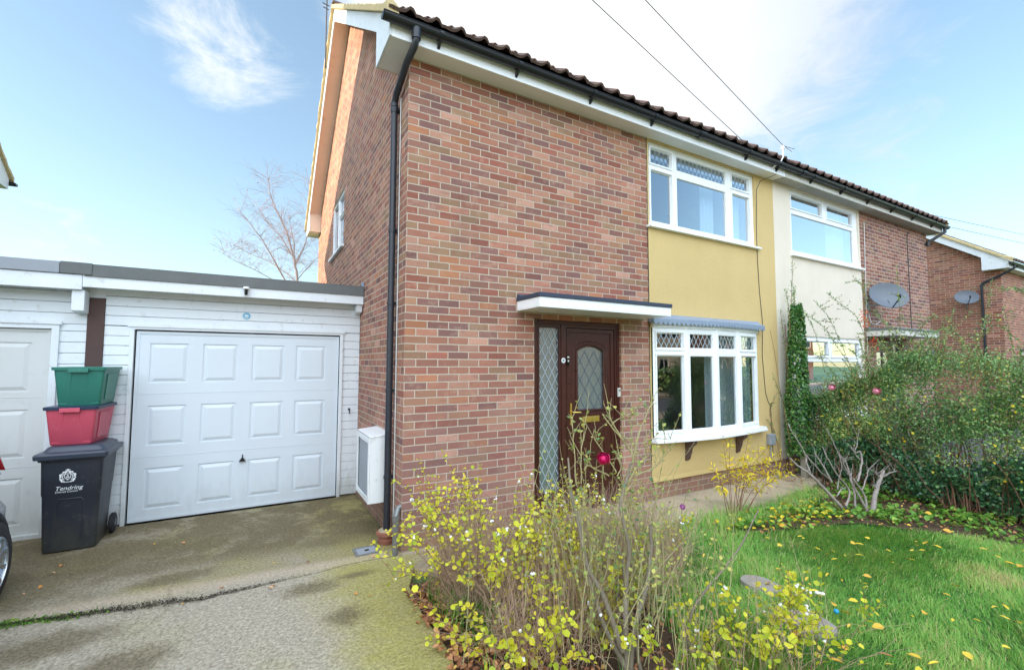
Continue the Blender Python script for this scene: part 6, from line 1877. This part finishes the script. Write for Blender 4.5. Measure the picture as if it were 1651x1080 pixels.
def rose_bloom(parent, c, r, mat, seed, name='bloom'):
    rg = np.random.default_rng(seed)
    tilt = Vector((-0.75, -0.75, 0.55)).normalized().to_track_quat('Z', 'Y').to_matrix().to_4x4()
    mb = MB(Matrix.Translation(c) @ tilt @ Matrix.Translation((-c[0], -c[1], -c[2])))
    for layer in range(4):
        n = 5; rr = r * (1 - 0.17 * layer)
        for i in range(n):
            a = 6.283 * i / n + layer * .63 + rg.normal(0, .1); fl_ = rg.uniform(.9, 1.12)
            vs = []; m = 5
            for u in range(m + 1):
                f = u / m; th = 2.5 + (0.62 - .08 * layer - 2.5) * f
                if layer < 2 and f > .75: th += .10 * (2 - layer)
                for v in range(m + 1):
                    w = (v / m - .5) * 1.75 * math.sin(math.pi * (.18 + .62 * f))
                    k = rr * fl_ * (1 + .10 * f * abs(v / m - .5) * 2 + (.16 * (f - .7) / .3 if f > .7 and layer < 2 else 0)) + rg.normal(0, r * .02)
                    vs.append((c[0] + k * math.sin(th) * math.cos(a + w), c[1] + k * math.sin(th) * math.sin(a + w), c[2] + k * math.cos(th) * .9))
            fs = [(u * (m + 1) + v, u * (m + 1) + v + 1, (u + 1) * (m + 1) + v + 1, (u + 1) * (m + 1) + v) for u in range(m) for v in range(m)]
            mb.add(vs, fs)
    mb.ball((c[0], c[1], c[2] + r * .12), r * .55, 6)
    return mb.build(name, mat, parent, smooth=True)
rose_bloom(RB, (0.62, -2.13, 1.185), 0.036, 'petal_magenta', 1)
st = MB(); st.tube([(0.62, -2.13, 1.18), (0.625, -2.12, 1.10), (0.66, -2.10, 1.05)], 0.0028, 6); st.build('flower_stalk', 'green_stem', RB)
t = thing('rose_flower', 'small lilac pink flower in the bed left of the mustard wall', 'flower', (1.94, -1.6, 0.0))
rose_bloom(t, (1.94, -1.6, 0.555), 0.022, 'petal_lilac', 2)
st = MB(); st.tube([(1.94, -1.6, 0.56), (1.93, -1.58, 0.3), (1.90, -1.55, 0.0)], 0.002, 5); st.build('stalk', 'green_stem', t)

# ================================================================= yellow leaved young shrub
rng = np.random.default_rng(41)
t = thing('young_shrub', 'airy shrub with long narrow bright yellow leaves at the path edge below the bow window', 'shrub', (3.58, -0.95, 0))
lines = []; main = []
tips = [(3.55, -.85, .82), (3.75, -.8, .85), (4.1, -.8, .83), (4.45, -.85, .72), (4.8, -.8, .62), (5.1, -.85, .5), (3.35, -.9, .55), (3.9, -1.0, .7), (4.3, -.9, .5), (4.6, -1.0, .40), (3.2, -1.0, .4), (4.0, -.75, .62), (3.65, -1.05, .5), (4.9, -.95, .42)]
for tp in tips:
    b = np.array([3.58 + rng.normal(0, .05), -.97 + rng.normal(0, .04), -.02]); tp = np.array(tp)
    mid = (b + tp) / 2 + np.array([-(tp[0] - b[0]) * .15, rng.normal(0, .03), .10])
    s = smooth_line([b, mid, tp], 7); lines.append((s, .0045, .0016)); main.append(s)
    for k in range(3):
        p, d = along(s, [rng.uniform(.4, .9)])
        sub = arc_stem(rng, p[0], rng.random() * 6.28, rng.uniform(.2, .9), rng.uniform(.1, .22), .3, 5, .08); main.append(sub); lines.append((sub, .0018, .001))
stems('stems', lines, 'stem_brown', t, 5)
P, D, N, S = leafy(rng, main, 0.042, 0.074, .35, -.15, .42)
leaves('foliage', P, D, N, S, 'long', 'leaf_yellow', np.clip(rng.normal(.5, .22, len(P)), 0, 1), t)

# ================================================================= pruned bare shrub
rng = np.random.default_rng(51)
t = thing('pruned_shrub', 'hard pruned leafless shrub with pale cut branches at the hedge foot', 'shrub', (5.1, -1.5, 0))
RR = [(.020, .009), (.009, .004), (.008, .006), (.012, .006), (.013, .004), (.014, .003), (.016, .008), (.013, .006), (.008, .003), (.012, .007), (.008, .005), (.030, .019), (.012, .005), (.011, .008), (.010, .008), (.009, .003), (.008, .005), (.008, .004), (.005, .002)]
lines = []
for pts, (a, b) in zip(BARE, RR):
    s = smooth_line(pts, 6); s = s + np.cumsum(rng.normal(0, .0022, s.shape), axis=0)
    lines.append((s, a, b))
tw = []
for s, a, b in lines:
    for k in range(4):
        p, d = along(s, [rng.uniform(.3, 1)])
        tw.append((arc_stem(rng, p[0], rng.random() * 6.28, rng.uniform(.1, 1.2), rng.uniform(.05, .2), rng.normal(0, .4), 4, .15), .003, .0012))
stems('branches', lines + tw, 'pruned_wood', t, 8)

# ================================================================= hedge
rng = np.random.default_rng(61)
HG = thing('hedge', 'big unclipped dark green hedge on the right with arching shoots above it', 'hedge', (6.8, -2.2, 0))
def hedge_top(y):
    return 1.40 + .10 * np.sin(y * 3.1) + .07 * np.sin(y * 7.7 + 1) + .42 * np.clip((-.6 - y) / 1.2, 0, 1)
def hedge_front(y, z):
    # x of the face that looks at the lawn; bulges over the lawn with height
    return 6.42 - .12 * np.sin(z * 2.2) - .26 * np.clip(-y - .5, 0, 2.2) ** .7 * .55 + .06 * np.sin(y * 5 + z * 4) + .05 * np.sin(y * 11 - z * 7) + .10 * np.clip(.35 - z, 0, 1)
def hedge_fill(n, y0, y1, deep, zlo=0.03):
    y = rng.uniform(y0, y1, n); zt = hedge_top(y)
    z = zlo + (zt - zlo) * rng.random(n) ** .85
    depth = rng.gamma(1.6, deep, n)
    x = hedge_front(y, z) + depth
    k = x < 7.9 - .3 * z
    return np.stack([x, y, z], 1)[k], depth[k]
def clumped(P, amp, f):
    w = np.sin(P[:, 0] * f + 1.3) * np.sin(P[:, 1] * f * 1.1) + np.sin(P[:, 2] * f * 1.2 + P[:, 1] * 3)
    return w
def put_hedge_leaves(name, P, size, mat, tint, shape='ovate'):
    n = len(P)
    D = rng.normal(0, 1, (n, 3)) + np.array([-.5, -.15, .25]); N = rng.normal(0, .8, (n, 3)) + np.array([-.3, 0, .9])
    return leaves(name, P, D, N, rng.uniform(.6, 1.25, n) * size, shape, mat, tint, HG)
P, dp_ = hedge_fill(105000, -4.6, -0.22, .12)
P2, _ = hedge_fill(26000, -1.35, -0.15, .16)
P = np.concatenate([P, P2])
w = clumped(P, 1, 6.0); k = rng.random(len(P)) < np.clip(.78 + .34 * w - .35 * np.clip((P[:, 2] - 1.25) / .5, 0, 1), .14, 1)
P = P[k]; P += np.random.default_rng(3).normal(0, .012, P.shape)
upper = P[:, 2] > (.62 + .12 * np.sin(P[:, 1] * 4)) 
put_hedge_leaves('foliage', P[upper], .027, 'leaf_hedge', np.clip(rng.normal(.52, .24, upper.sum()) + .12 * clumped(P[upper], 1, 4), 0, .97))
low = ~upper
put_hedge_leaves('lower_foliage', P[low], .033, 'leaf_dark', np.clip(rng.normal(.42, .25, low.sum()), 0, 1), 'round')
# top surface of the hedge
n = 12000
y = rng.uniform(-4.6, -.2, n); x = hedge_front(y, 1.2) + rng.random(n) * 1.4
P = np.stack([x, y, hedge_top(y) + rng.normal(-.03, .06, n) + .07 * np.sin(x * 9) * np.sin(y * 8)], 1)
put_hedge_leaves('foliage', P, .024, 'leaf_hedge', np.clip(rng.normal(.5, .22, n), 0, .98))
# inner wood
lines = []
for i in range(420):
    y = rng.uniform(-4.5, -.3); x0 = hedge_front(y, .5) + rng.uniform(.08, .6)
    lines.append((arc_stem(rng, (x0, y, -.03), rng.random() * 6.28, rng.uniform(0, .5), rng.uniform(.6, 1.6), rng.normal(0, .3), 7, .12), rng.uniform(.004, .012), .002))
# outer wisps and arching shoots
sh = []
for pts in SHOOTS[3:]:
    sh.append(smooth_line(list(reversed(pts)), 6))
for i in range(300):
    y = rng.uniform(-4.3, -.25) if i < 230 else rng.uniform(-1.2, -.25); x0 = hedge_front(y, 1.0) + rng.uniform(-.02, .8)
    z0 = float(hedge_top(np.array(y))) - rng.uniform(.0, .3)
    tall = rng.random() < (.30 if y < -1 else .16)
    s = arc_stem(rng, (x0, y, z0), rng.uniform(0, 6.28), rng.uniform(.05, .7), rng.uniform(.35, .95) if tall else rng.uniform(.15, .5), rng.uniform(.1, .9), 8, .06)
    sh.append(s)
for i in range(160):
    y = rng.uniform(-4.3, -.35); z0 = rng.uniform(.3, 1.2); x0 = float(hedge_front(np.array(y), np.array(z0))) + .05
    sh.append(arc_stem(rng, (x0, y, z0), math.pi + rng.normal(0, .8), rng.uniform(.6, 1.5), rng.uniform(.1, .32), rng.uniform(-.3, .5), 6, .1))
allsh = list(sh)
for s in sh[:len(SHOOTS) - 3 + 120]:
    L = np.linalg.norm(s[-1] - s[0])
    for k in range(int(4 + L * 9)):
        p, d = along(s, [rng.uniform(.1, .95)])
        a = rng.random() * 6.28
        allsh.append(arc_stem(rng, p[0], a, rng.uniform(.8, 1.5), rng.uniform(.04, .16), 0, 3, .1))
stems('stems', lines + [(s, .0042 if len(s) > 6 else .0018, .0012) for s in allsh], 'stem_brown', HG, 4)
P = []; D = []; N = []; S = []
for s in allsh:
    L = np.linalg.norm(np.diff(s, axis=0), axis=1).sum(); n = max(3, int(L / .011))
    p, d = along(s, rng.random(n) ** .9)
    P.append(p + rng.normal(0, .006, p.shape)); D.append(d * .6 + rng.normal(0, .8, p.shape)); N.append(rng.normal(0, .6, p.shape) + np.array([0, 0, 1]))
P = np.concatenate(P); D = np.concatenate(D); N = np.concatenate(N); n = len(P)
tn = np.clip(rng.normal(.52, .2, n), 0, .97); tn[rng.random(n) < .03] = 1.0
leaves('shoot_leaves', P, D, N, rng.uniform(.011, .024, n), 'ovate', 'leaf_hedge', tn, HG)
for c in [(7.42, -.72, 2.60), (7.44, -.70, 2.50), (7.38, -.74, 2.42), (7.5, -.8, 2.15), (7.6, -.8, 2.05)]:
    mb = MB()
    for k in range(14):
        q = np.array(c) + rng.normal(0, .035, 3); mb.ball(tuple(q), .010, 4)
    mb.build('berry_cluster', 'berry_orange', HG, smooth=True)
n = 60
yy = rng.uniform(-3.8, -.5, n); zz = rng.uniform(.4, 1.35, n); P = np.stack([hedge_front(yy, zz) - .03, yy, zz], 1)
leaves('yellowed_leaves', P, rng.normal(0, 1, (n, 3)), rng.normal(0, .5, (n, 3)) + np.array([-.6, -.6, .4]), rng.uniform(.03, .05, n), 'ovate', 'leaf_yellow', rng.random(n), HG)
for i, (c, lab) in enumerate([((5.60, -1.05, 1.44), 'pink rose bloom on the left, against the attached house window'), ((5.62, -1.55, 1.42), 'pink rose bloom on the right, above the middle of the hedge')]):
    t = thing('rose_flower', lab, 'flower', (c[0], c[1], 0))
    rose_bloom(t, c, .040, 'petal_pink', 7 + i)
    s = smooth_line([(c[0], c[1], c[2]), (c[0] + .10, c[1] + .05, 1.30), (c[0] + .45, c[1] + .08, 1.05), (c[0] + .75, c[1] + .1, .6), (c[0] + .8, c[1] + .1, 0)], 5)
    stems('cane', [(s, .003, .006)], 'green_stem', t, 6)
    P, D, N, S = leafy(rng, [s], .07, .04, .4, .1, .0); leaves('foliage', P, D, N, S, 'ovate', 'leaf_rose', np.clip(rng.normal(.3, .15, len(P)), 0, 1), t)

# ================================================================= ivy column
rng = np.random.default_rng(71)
IV = thing('ivy', 'upright column of ivy climbing the boundary between yellow and cream walls', 'ivy', (6.33, -.25, 0))
n = 7000
z = rng.uniform(.35, 2.72, n)
wd = np.interp(z, [.3, 1.1, 1.5, 2.2, 2.5, 2.75], [.17, .21, .17, .135, .115, .07])
cx = np.interp(z, [.3, 1.2, 2.75], [6.26, 6.30, 6.36]); a = rng.random(n) * 6.283; rr = wd * np.sqrt(rng.uniform(.45, 1.1, n))
P = np.stack([cx + rr * np.cos(a), -.22 + .8 * rr * np.sin(a), z + .03 * np.sin(a * 5 + z * 9)], 1)
D = np.stack([np.cos(a) * .6, np.sin(a) * .6 - .2, np.full(n, -.5)], 1) + rng.normal(0, .45, (n, 3)); N = np.stack([np.cos(a), np.sin(a), np.full(n, .5)], 1) + rng.normal(0, .45, (n, 3))
leaves('foliage', P, D, N, rng.uniform(.022, .045, n), 'ivy', 'leaf_ivy', np.clip(rng.normal(.45, .25, n), 0, .95), IV)
sh = [smooth_line(list(reversed(p)), 6) for p in SHOOTS[:3]]
sh += [smooth_line([(6.2, -.2, 2.2), (6.18, -.2, 2.6), (6.12, -.2, 2.95)], 6), smooth_line([(6.35, -.2, 2.5), (6.38, -.18, 2.8), (6.40, -.18, 3.0)], 6)]
P = []; D = []; N = []
for s in sh:
    p, d = along(s, rng.random(150)); P.append(p + rng.normal(0, .014, p.shape)); D.append(d + rng.normal(0, .6, p.shape)); N.append(rng.normal(0, 1, p.shape))
P = np.concatenate(P); leaves('shoot_leaves', P, np.concatenate(D), np.concatenate(N), rng.uniform(.012, .024, len(P)), 'ovate', 'leaf_hedge', np.clip(rng.normal(.5, .2, len(P)), 0, .9), IV)
lines = [(s, .008, .002) for s in sh]
for i in range(10):
    lines.append((smooth_line([(6.26 + rng.normal(0, .05), -.12, 0), (6.3 + rng.normal(0, .06), -.1, 1.2), (6.36 + rng.normal(0, .05), -.08, 2.4)], 6), .008, .004))
stems('vines', lines, 'stem_brown', IV, 5)
t = thing('climber_stem', 'thin straggling climber on the mustard wall left of the ivy', 'climber', (5.95, -.03, 0))
cl = [smooth_line([(6.05, -.10, 0), (6.0, -.05, .5), (5.86, -.03, 1.0), (5.95, -.03, 1.15), (6.05, -.04, 1.3)], 6), smooth_line([(6.1, -.1, .2), (5.9, -.04, .75), (5.75, -.03, .9)], 6), smooth_line([(6.15, -.05, 1.2), (6.05, -.03, 1.9), (5.95, -.025, 2.3)], 6)]
stems('stem', [(s, .004, .002) for s in cl], 'stem_brown', t, 5)
P, D, N, S = leafy(rng, cl[:2], .09, .035, .4, 0, .3); leaves('foliage', P, D, N, S, 'ovate', 'leaf_hedge', np.clip(rng.normal(.5, .2, len(P)), 0, .9), t)

# ================================================================= lawn
rng = np.random.default_rng(81)
LAWN = [(0.2, -0.86), (2.6, -0.90), (3.2, -1.2), (3.7, -1.42), (4.3, -1.55), (4.8, -1.80), (5.05, -2.25), (5.45, -2.9), (6.1, -3.6), (6.3, -6.4), (0.8, -6.4), (0.9, -3.4), (1.35, -3.0), (1.65, -2.4), (1.8, -1.7), (1.7, -1.2)]
def inside(px, py, poly):
    c = np.zeros(len(px), bool); j = len(poly) - 1
    for i in range(len(poly)):
        xi, yi = poly[i]; xj, yj = poly[j]
        k = ((yi > py) != (yj > py)) & (px < (xj - xi) * (py - yi) / (yj - yi + 1e-12) + xi)
        c ^= k; j = i
    return c
def grass(name, label, poly, n, h0, h1, tmu, seed, bias=None, wid=.0026, fl=0.8):
    rg = np.random.default_rng(seed)
    xs = [p[0] for p in poly]; ys = [p[1] for p in poly]
    x = rg.uniform(min(xs), max(xs), n); y = rg.uniform(min(ys), max(ys), n)
    k = inside(x + rg.normal(0, .04, n), y + rg.normal(0, .04, n), poly)
    for (sx, sy, r) in ((2.33, -2.02, .135), (2.10, -2.50, .14)):
        k &= ((x - sx) ** 2 + (y - sy) ** 2) > r * r
    x, y = x[k], y[k]; n = len(x)
    cl = np.sin(x * 4.1 + 1.2 * np.sin(y * 3.3)) * np.sin(y * 4.7 + np.sin(x * 2.9)) ; cl2 = np.sin(x * 13 + y * 5) * np.sin(y * 15 - x * 4)
    h = rg.uniform(h0, h1, n) * (1 + .28 * cl + .22 * cl2)
    fa = 1.3 * np.sin(x * 1.7 + y * 1.1) + 1.6 * np.sin(y * 2.3 - x * .8) + rg.normal(0, .9, n)
    lean = fl * rg.uniform(.2, 1.25, n)
    d = np.stack([np.cos(fa), np.sin(fa)], 1); s = np.stack([-np.sin(fa + rg.normal(0, .6, n)), np.cos(fa)], 1)
    w = rg.uniform(.6, 1.3, n) * wid
    B = np.stack([x, y, np.full(n, -.03)], 1)
    def pt(t, bend, ww):
        o = B.copy(); o[:, :2] += d * (h * lean * bend)[:, None]; o[:, 2] += h * t
        return o, ww
    V = np.zeros((n, 5, 3))
    S3 = np.concatenate([s, np.zeros((n, 1))], 1)
    m1, _ = pt(.55, .28, 0); tp, _ = pt(.92, 1.0, 0)
    V[:, 0] = B - S3 * w[:, None]; V[:, 1] = B + S3 * w[:, None]; V[:, 2] = m1 + S3 * w[:, None] * .8; V[:, 3] = m1 - S3 * w[:, None] * .8; V[:, 4] = tp
    base = (np.arange(n) * 5)[:, None]
    F = np.concatenate([base + np.array([[0, 1, 2, 3]]), base + np.array([[3, 2, 4]])], 1).ravel()
    lt = np.tile([4, 3], n); ls = np.concatenate([[0], np.cumsum(lt)[:-1]])
    worn = np.clip(np.sin(x * 2.3 + 2 * np.sin(y * 1.9)) * np.sin(y * 2.9 + 1.1 * np.sin(x * 3.7)) - .35, 0, 1)
    tint = np.clip(rg.normal(tmu, .19, n) + .15 * cl + .09 * cl2 + .35 * worn, 0, 1)
    dry = rg.random(n) < .04 + .22 * worn; tint[dry] = 1.0
    o = np_mesh(name, V.reshape(-1, 3), F, ls, lt, 'grass', None, np.repeat(tint, 5))
    tag(o, label, 'grass', kind='stuff')
grass('lawn_grass', 'long soft green lawn of the front garden', LAWN, 260000, .028, .060, .50, 82, None, .0022, 1.2)
grass('tufted_grass', 'taller tufts of grass along the edge of the planting bed', [(1.0, -3.3), (1.65, -2.4), (1.8, -1.7), (1.5, -1.5), (1.2, -2.2), (.6, -2.7), (0.05, -2.3), (-.1, -1.9), (-.1, -2.4), (.4, -3.2)], 15000, .10, .22, .52, 83, None, .0032, .6)
grass('tufted_grass', 'fine green grass blades growing through the front of the tall snowberry', [(-.05, -.8), (.35, -.9), (.3, -1.7), (-.08, -1.7)], 900, .14, .30, .40, 84, None, .0028, .5)

grass('tufted_grass', 'grass and low weeds spilling over the edge of the concrete path', [(2.2, -.74), (3.1, -.74), (3.9, -.86), (4.7, -.82), (5.5, -.72), (5.6, -.95), (4.6, -1.15), (3.7, -1.2), (2.3, -1.05)], 5200, .06, .17, .55, 86, None, .003, .8)
# ground cover and litter under the hedge
n = 11000
x = rng.uniform(3.0, 6.9, n); y = rng.uniform(-3.9, -.75, n)
BED2 = [(3.3, -0.92), (3.88, -1.0), (4.6, -1.0), (5.44, -0.92), (6.5, -0.5), (6.9, -1), (6.6, -3.9), (6.1, -3.5), (5.5, -2.85), (5.15, -2.2), (4.9, -1.76), (4.4, -1.52), (3.7, -1.42), (3.3, -1.25)]
k = inside(x + rng.normal(0, .05, n), y + rng.normal(0, .05, n), BED2); x, y = x[k], y[k]; n = len(x)
k = rng.random(n) < np.clip(.55 + .6 * np.sin(x * 5.1) * np.sin(y * 6.3), .1, 1); x, y = x[k], y[k]; n = len(x)
a = rng.random(n) * 6.283
D = np.stack([np.cos(a), np.sin(a), rng.uniform(.1, 1.3, n)], 1); N = np.stack([-np.cos(a) * .5, -np.sin(a) * .5, np.ones(n)], 1)
o = leaves('ground_cover', np.stack([x, y, rng.uniform(-.02, .05, n)], 1), D, N, rng.uniform(.03, .075, n), 'ovate', 'ground_leaf', np.clip(rng.normal(.5, .22, n), 0, 1))
tag(o, 'low bright green leaves covering the border at the foot of the hedge', 'ground cover', kind='stuff')
def litter(name, label, poly, n, s0, s1, mat, seed, z=.0):
    rg = np.random.default_rng(seed)
    xs = [p[0] for p in poly]; ys = [p[1] for p in poly]
    x = rg.uniform(min(xs), max(xs), n); y = rg.uniform(min(ys), max(ys), n)
    k = inside(x + rg.normal(0, .03, n), y + rg.normal(0, .03, n), poly); x, y = x[k], y[k]; n = len(x)
    a = rg.random(n) * 6.283
    o = leaves(name, np.stack([x, y, z + rg.uniform(-.02, .03, n)], 1), np.stack([np.cos(a), np.sin(a), rg.normal(0, .25, n)], 1), np.stack([rg.normal(0, .4, n), rg.normal(0, .4, n), np.ones(n)], 1), rg.uniform(s0, s1, n), 'curl', mat, rg.random(n))
    tag(o, label, 'fallen leaves', kind='stuff')
litter('leaf_litter', 'drift of curled brown dead leaves along the drive edge under the snowberry', [(-.17, -.75), (.15, -.8), (.35, -1.4), (.3, -2.0), (.1, -2.5), (-.2, -2.4), (-.19, -1.4)], 1150, .03, .062, 'leaf_litter', 91)
litter('leaf_litter', 'dark leaf litter scattered under the hedge and bare shrub', [(3.3, -.95), (6.4, -.6), (6.7, -3.6), (6.0, -3.5), (5.1, -2.3), (4.6, -1.65), (3.4, -1.4)], 1500, .022, .045, 'leaf_litter', 92)
litter('leaf_litter', 'thick scatter of long yellow leaves between the path and the lawn', [(2.9, -.95), (3.6, -1.0), (4.6, -1.0), (5.0, -1.1), (4.7, -1.6), (4.1, -1.6), (3.2, -1.35)], 170, .035, .065, 'leaf_yellow', 96, .045)
litter('leaf_litter', 'small brown leaves blown over the far end of the concrete path', [(4.6, -.15), (6.3, -.1), (6.3, -.55), (5.2, -.85), (4.7, -.8)], 170, .018, .035, 'leaf_litter', 93, .015)
litter('leaf_litter', 'brown litter under the rose canes', [(.3, -.8), (1.9, -.9), (1.7, -2.0), (1.3, -2.9), (.4, -2.6), (.2, -1.5)], 1400, .02, .045, 'leaf_litter', 94)

rg_ = np.random.default_rng(97)
ex = []
while len(ex) < 46:
    x_, y_ = rg_.uniform(1.9, 6.0), rg_.uniform(-3.9, -1.3)
    if inside(np.array([x_]), np.array([y_]), LAWN)[0]: ex.append((x_, y_))
LEAVES = LEAVES + ex
mb = MB()
for dx_, dy_, r_ in ((0, 0, .020), (.018, -.022, .018), (-.008, -.03, .012)):
    mb.ball((2.50 + dx_, -2.36 + dy_, .045), r_, 6, (1, 1, .6))
o = mb.build('petal_clump', 'berry_white', None, smooth=True); tag(o, 'small clump of white petals lying in the grass beyond the nearer stone', 'petals')
# single fallen leaves one can count, on the lawn and on the drive
rg = np.random.default_rng(95)
def where(x, y):
    if (x - 2.33) ** 2 + (y + 2.02) ** 2 < .2: return 'beside the farther stepping stone'
    if (x - 2.10) ** 2 + (y + 2.50) ** 2 < .25: return 'beside the nearer stepping stone'
    if y > -1.75: return 'at the back edge of the lawn near the border'
    if x > 4.3: return 'on the right part of the lawn towards the hedge'
    if y < -2.75: return 'on the nearest part of the lawn'
    return 'in the middle of the lawn'
def fallen(x, y, z, size, shape, tint, label, group):
    a = rg.random() * 6.283
    o = leaves('fallen_leaf', np.array([[x, y, z]]), np.array([[math.cos(a), math.sin(a), rg.normal(0, .12)]]), np.array([[rg.normal(0, .35), rg.normal(0, .35), 1.0]]), np.array([size]), shape, 'leaf_fallen', np.array([tint]))
    tag(o, label, 'leaf', group)
for i, (x, y) in enumerate(LEAVES):
    tn_ = rg.choice([.02, .2, .35, .5, .8], p=[.35, .25, .2, .12, .08]); sh_ = 'long' if rg.random() < .7 else 'ovate'
    fallen(x, y, .034, rg.uniform(.030, .075) if i > 51 else rg.uniform(.045, .085), sh_, tn_,
           '%s %s fallen leaf lying %s' % ('slim' if sh_ == 'long' else 'broad', {.02: 'bright yellow', .2: 'yellow', .35: 'golden', .5: 'ochre', .8: 'brown'}[float(tn_)], where(x, y)),
           'fallen leaves on the lawn')
for i, (x, y) in enumerate(DRIVE):
    fallen(x, y, .008, rg.uniform(.025, .048), 'curl', rg.uniform(.45, 1), 'small dry fallen leaf on the concrete drive', 'fallen leaves on the drive')
t = thing('dead_stalk', 'crooked dead brown stalk standing at the drive edge by the leaf drift', 'stalk', (-.14, -.86, 0))
stems('stalk', [(smooth_line([(-.13, -1.0, 0.01), (-.16, -.92, .03), (-.15, -.84, .06), (-.13, -.83, .18)], 5), .004, .002)], 'stem_brown', t, 5)
stems('root', [(smooth_line([(-.15, -.88, .03), (-.05, -1.3, .02), (.02, -1.5, .01)], 5), .003, .0015)], 'stem_brown', t, 5)

# ================================================================= birch behind the garages
rng = np.random.default_rng(101)
BT = thing('birch_tree', 'bare birch tree behind the garage roof, reddish stem and fine twigs', 'tree', (0.35, 16.0, 0))
limbs = []; tw = []
def limb(pts, r0, r1):
    s = smooth_line(pts, 6); s = s + np.cumsum(rng.normal(0, .012, s.shape), axis=0); limbs.append((s, r0, r1)); return s
TR = limb([(0.42, 16, 0), (0.25, 16, 3.0), (0.17, 16, 5.0), (-.05, 16, 6.0), (-.35, 16, 7.1), (-.85, 16.1, 8.2), (-1.0, 16.1, 9.1)], .065, .008)
b1 = limb([(0.22, 16, 4.2), (-.5, 15.8, 5.4), (-1.1, 15.7, 6.5), (-1.9, 15.6, 7.6)], .04, .008)
b2 = limb([(0.12, 16, 5.3), (.05, 16.3, 6.6), (-.1, 16.5, 7.8)], .03, .007)
b3 = limb([(0.05, 16, 5.7), (.45, 16, 6.8), (.55, 15.8, 8.2), (.5, 15.8, 9.3)], .03, .006)
b4 = limb([(0.17, 16, 5.0), (-.5, 16.3, 5.6), (-1.2, 16.6, 6.0), (-2.1, 16.8, 6.4)], .022, .005)
b5 = limb([(0.15, 16, 5.1), (.7, 16.2, 5.9), (1.3, 16.4, 6.6), (1.7, 16.5, 6.9)], .02, .005)
b6 = limb([(0.2, 16, 4.5), (-.9, 15.4, 5.0), (-1.8, 15.2, 5.4), (-2.6, 15, 5.8)], .02, .004)
b7 = limb([(-.1, 16, 6.2), (-.6, 16.4, 7.0), (-1.0, 16.6, 7.4), (-1.5, 16.8, 8.4)], .02, .005)
b8 = limb([(1.9, 19, 4), (1.7, 18.8, 6), (1.4, 18.5, 8), (1.2, 18.5, 10)], .04, .006)
stems('trunk', limbs, 'tree_bark', BT, 7)
for s, r0, r1 in list(limbs):
    L = np.linalg.norm(np.diff(s, axis=0), axis=1).sum()
    for k in range(int(L * 8)):
        tt = rng.uniform(.3 if s is TR else .12, 1); p, d = along(s, [tt])
        if p[0][2] < 4.4: continue
        az = rng.random() * 6.28; Ls = rng.uniform(.5, 1.3)
        q = arc_stem(rng, p[0], az, rng.uniform(.3, .9), Ls, rng.uniform(.2, 1.1), 8, .06); tw.append((q, .007, .002))
        for m in range(7):
            pp, dd = along(q, [rng.uniform(.2, 1)])
            q2 = arc_stem(rng, pp[0], az + rng.normal(0, .9), rng.uniform(.3, 1.3), rng.uniform(.2, .7), rng.uniform(0, 1.2), 5, .08); tw.append((q2, .0028, .0012))
stems('crown', tw, 'twig', BT, 3)
n = 130
ii = rng.integers(0, len(tw), n); P = np.array([tw[i][0][-1] for i in ii])
leaves('last_leaves', P, rng.normal(0, 1, (n, 3)) + np.array([0, 0, -1]), rng.normal(0, 1, (n, 3)), rng.uniform(.03, .06, n), 'ovate', 'leaf_litter', rng.random(n), BT)

# hedge and tree across the front boundary, behind the camera (seen mirrored in the bow window)
n = 9000
rng = np.random.default_rng(111)
t = thing('hedge', 'clipped hedge along the front gardens across the street, behind the camera', 'hedge', (4, -19.0, 0))
P = np.stack([rng.uniform(-14, 24, n), -18.6 + rng.normal(0, .3, n), rng.uniform(0, 1.4, n)], 1)
leaves('foliage', P, rng.normal(0, 1, (n, 3)), rng.normal(0, 1, (n, 3)) + np.array([0, 1, .5]), rng.uniform(.15, .3, n), 'ovate', 'leaf_hedge', np.clip(rng.normal(.5, .2, n), 0, .9), t)
mb = MB(); mb.box(-14, 24, -18.85, -18.35, 0, 1.15); mb.build('inner_branches', 'soil', t)
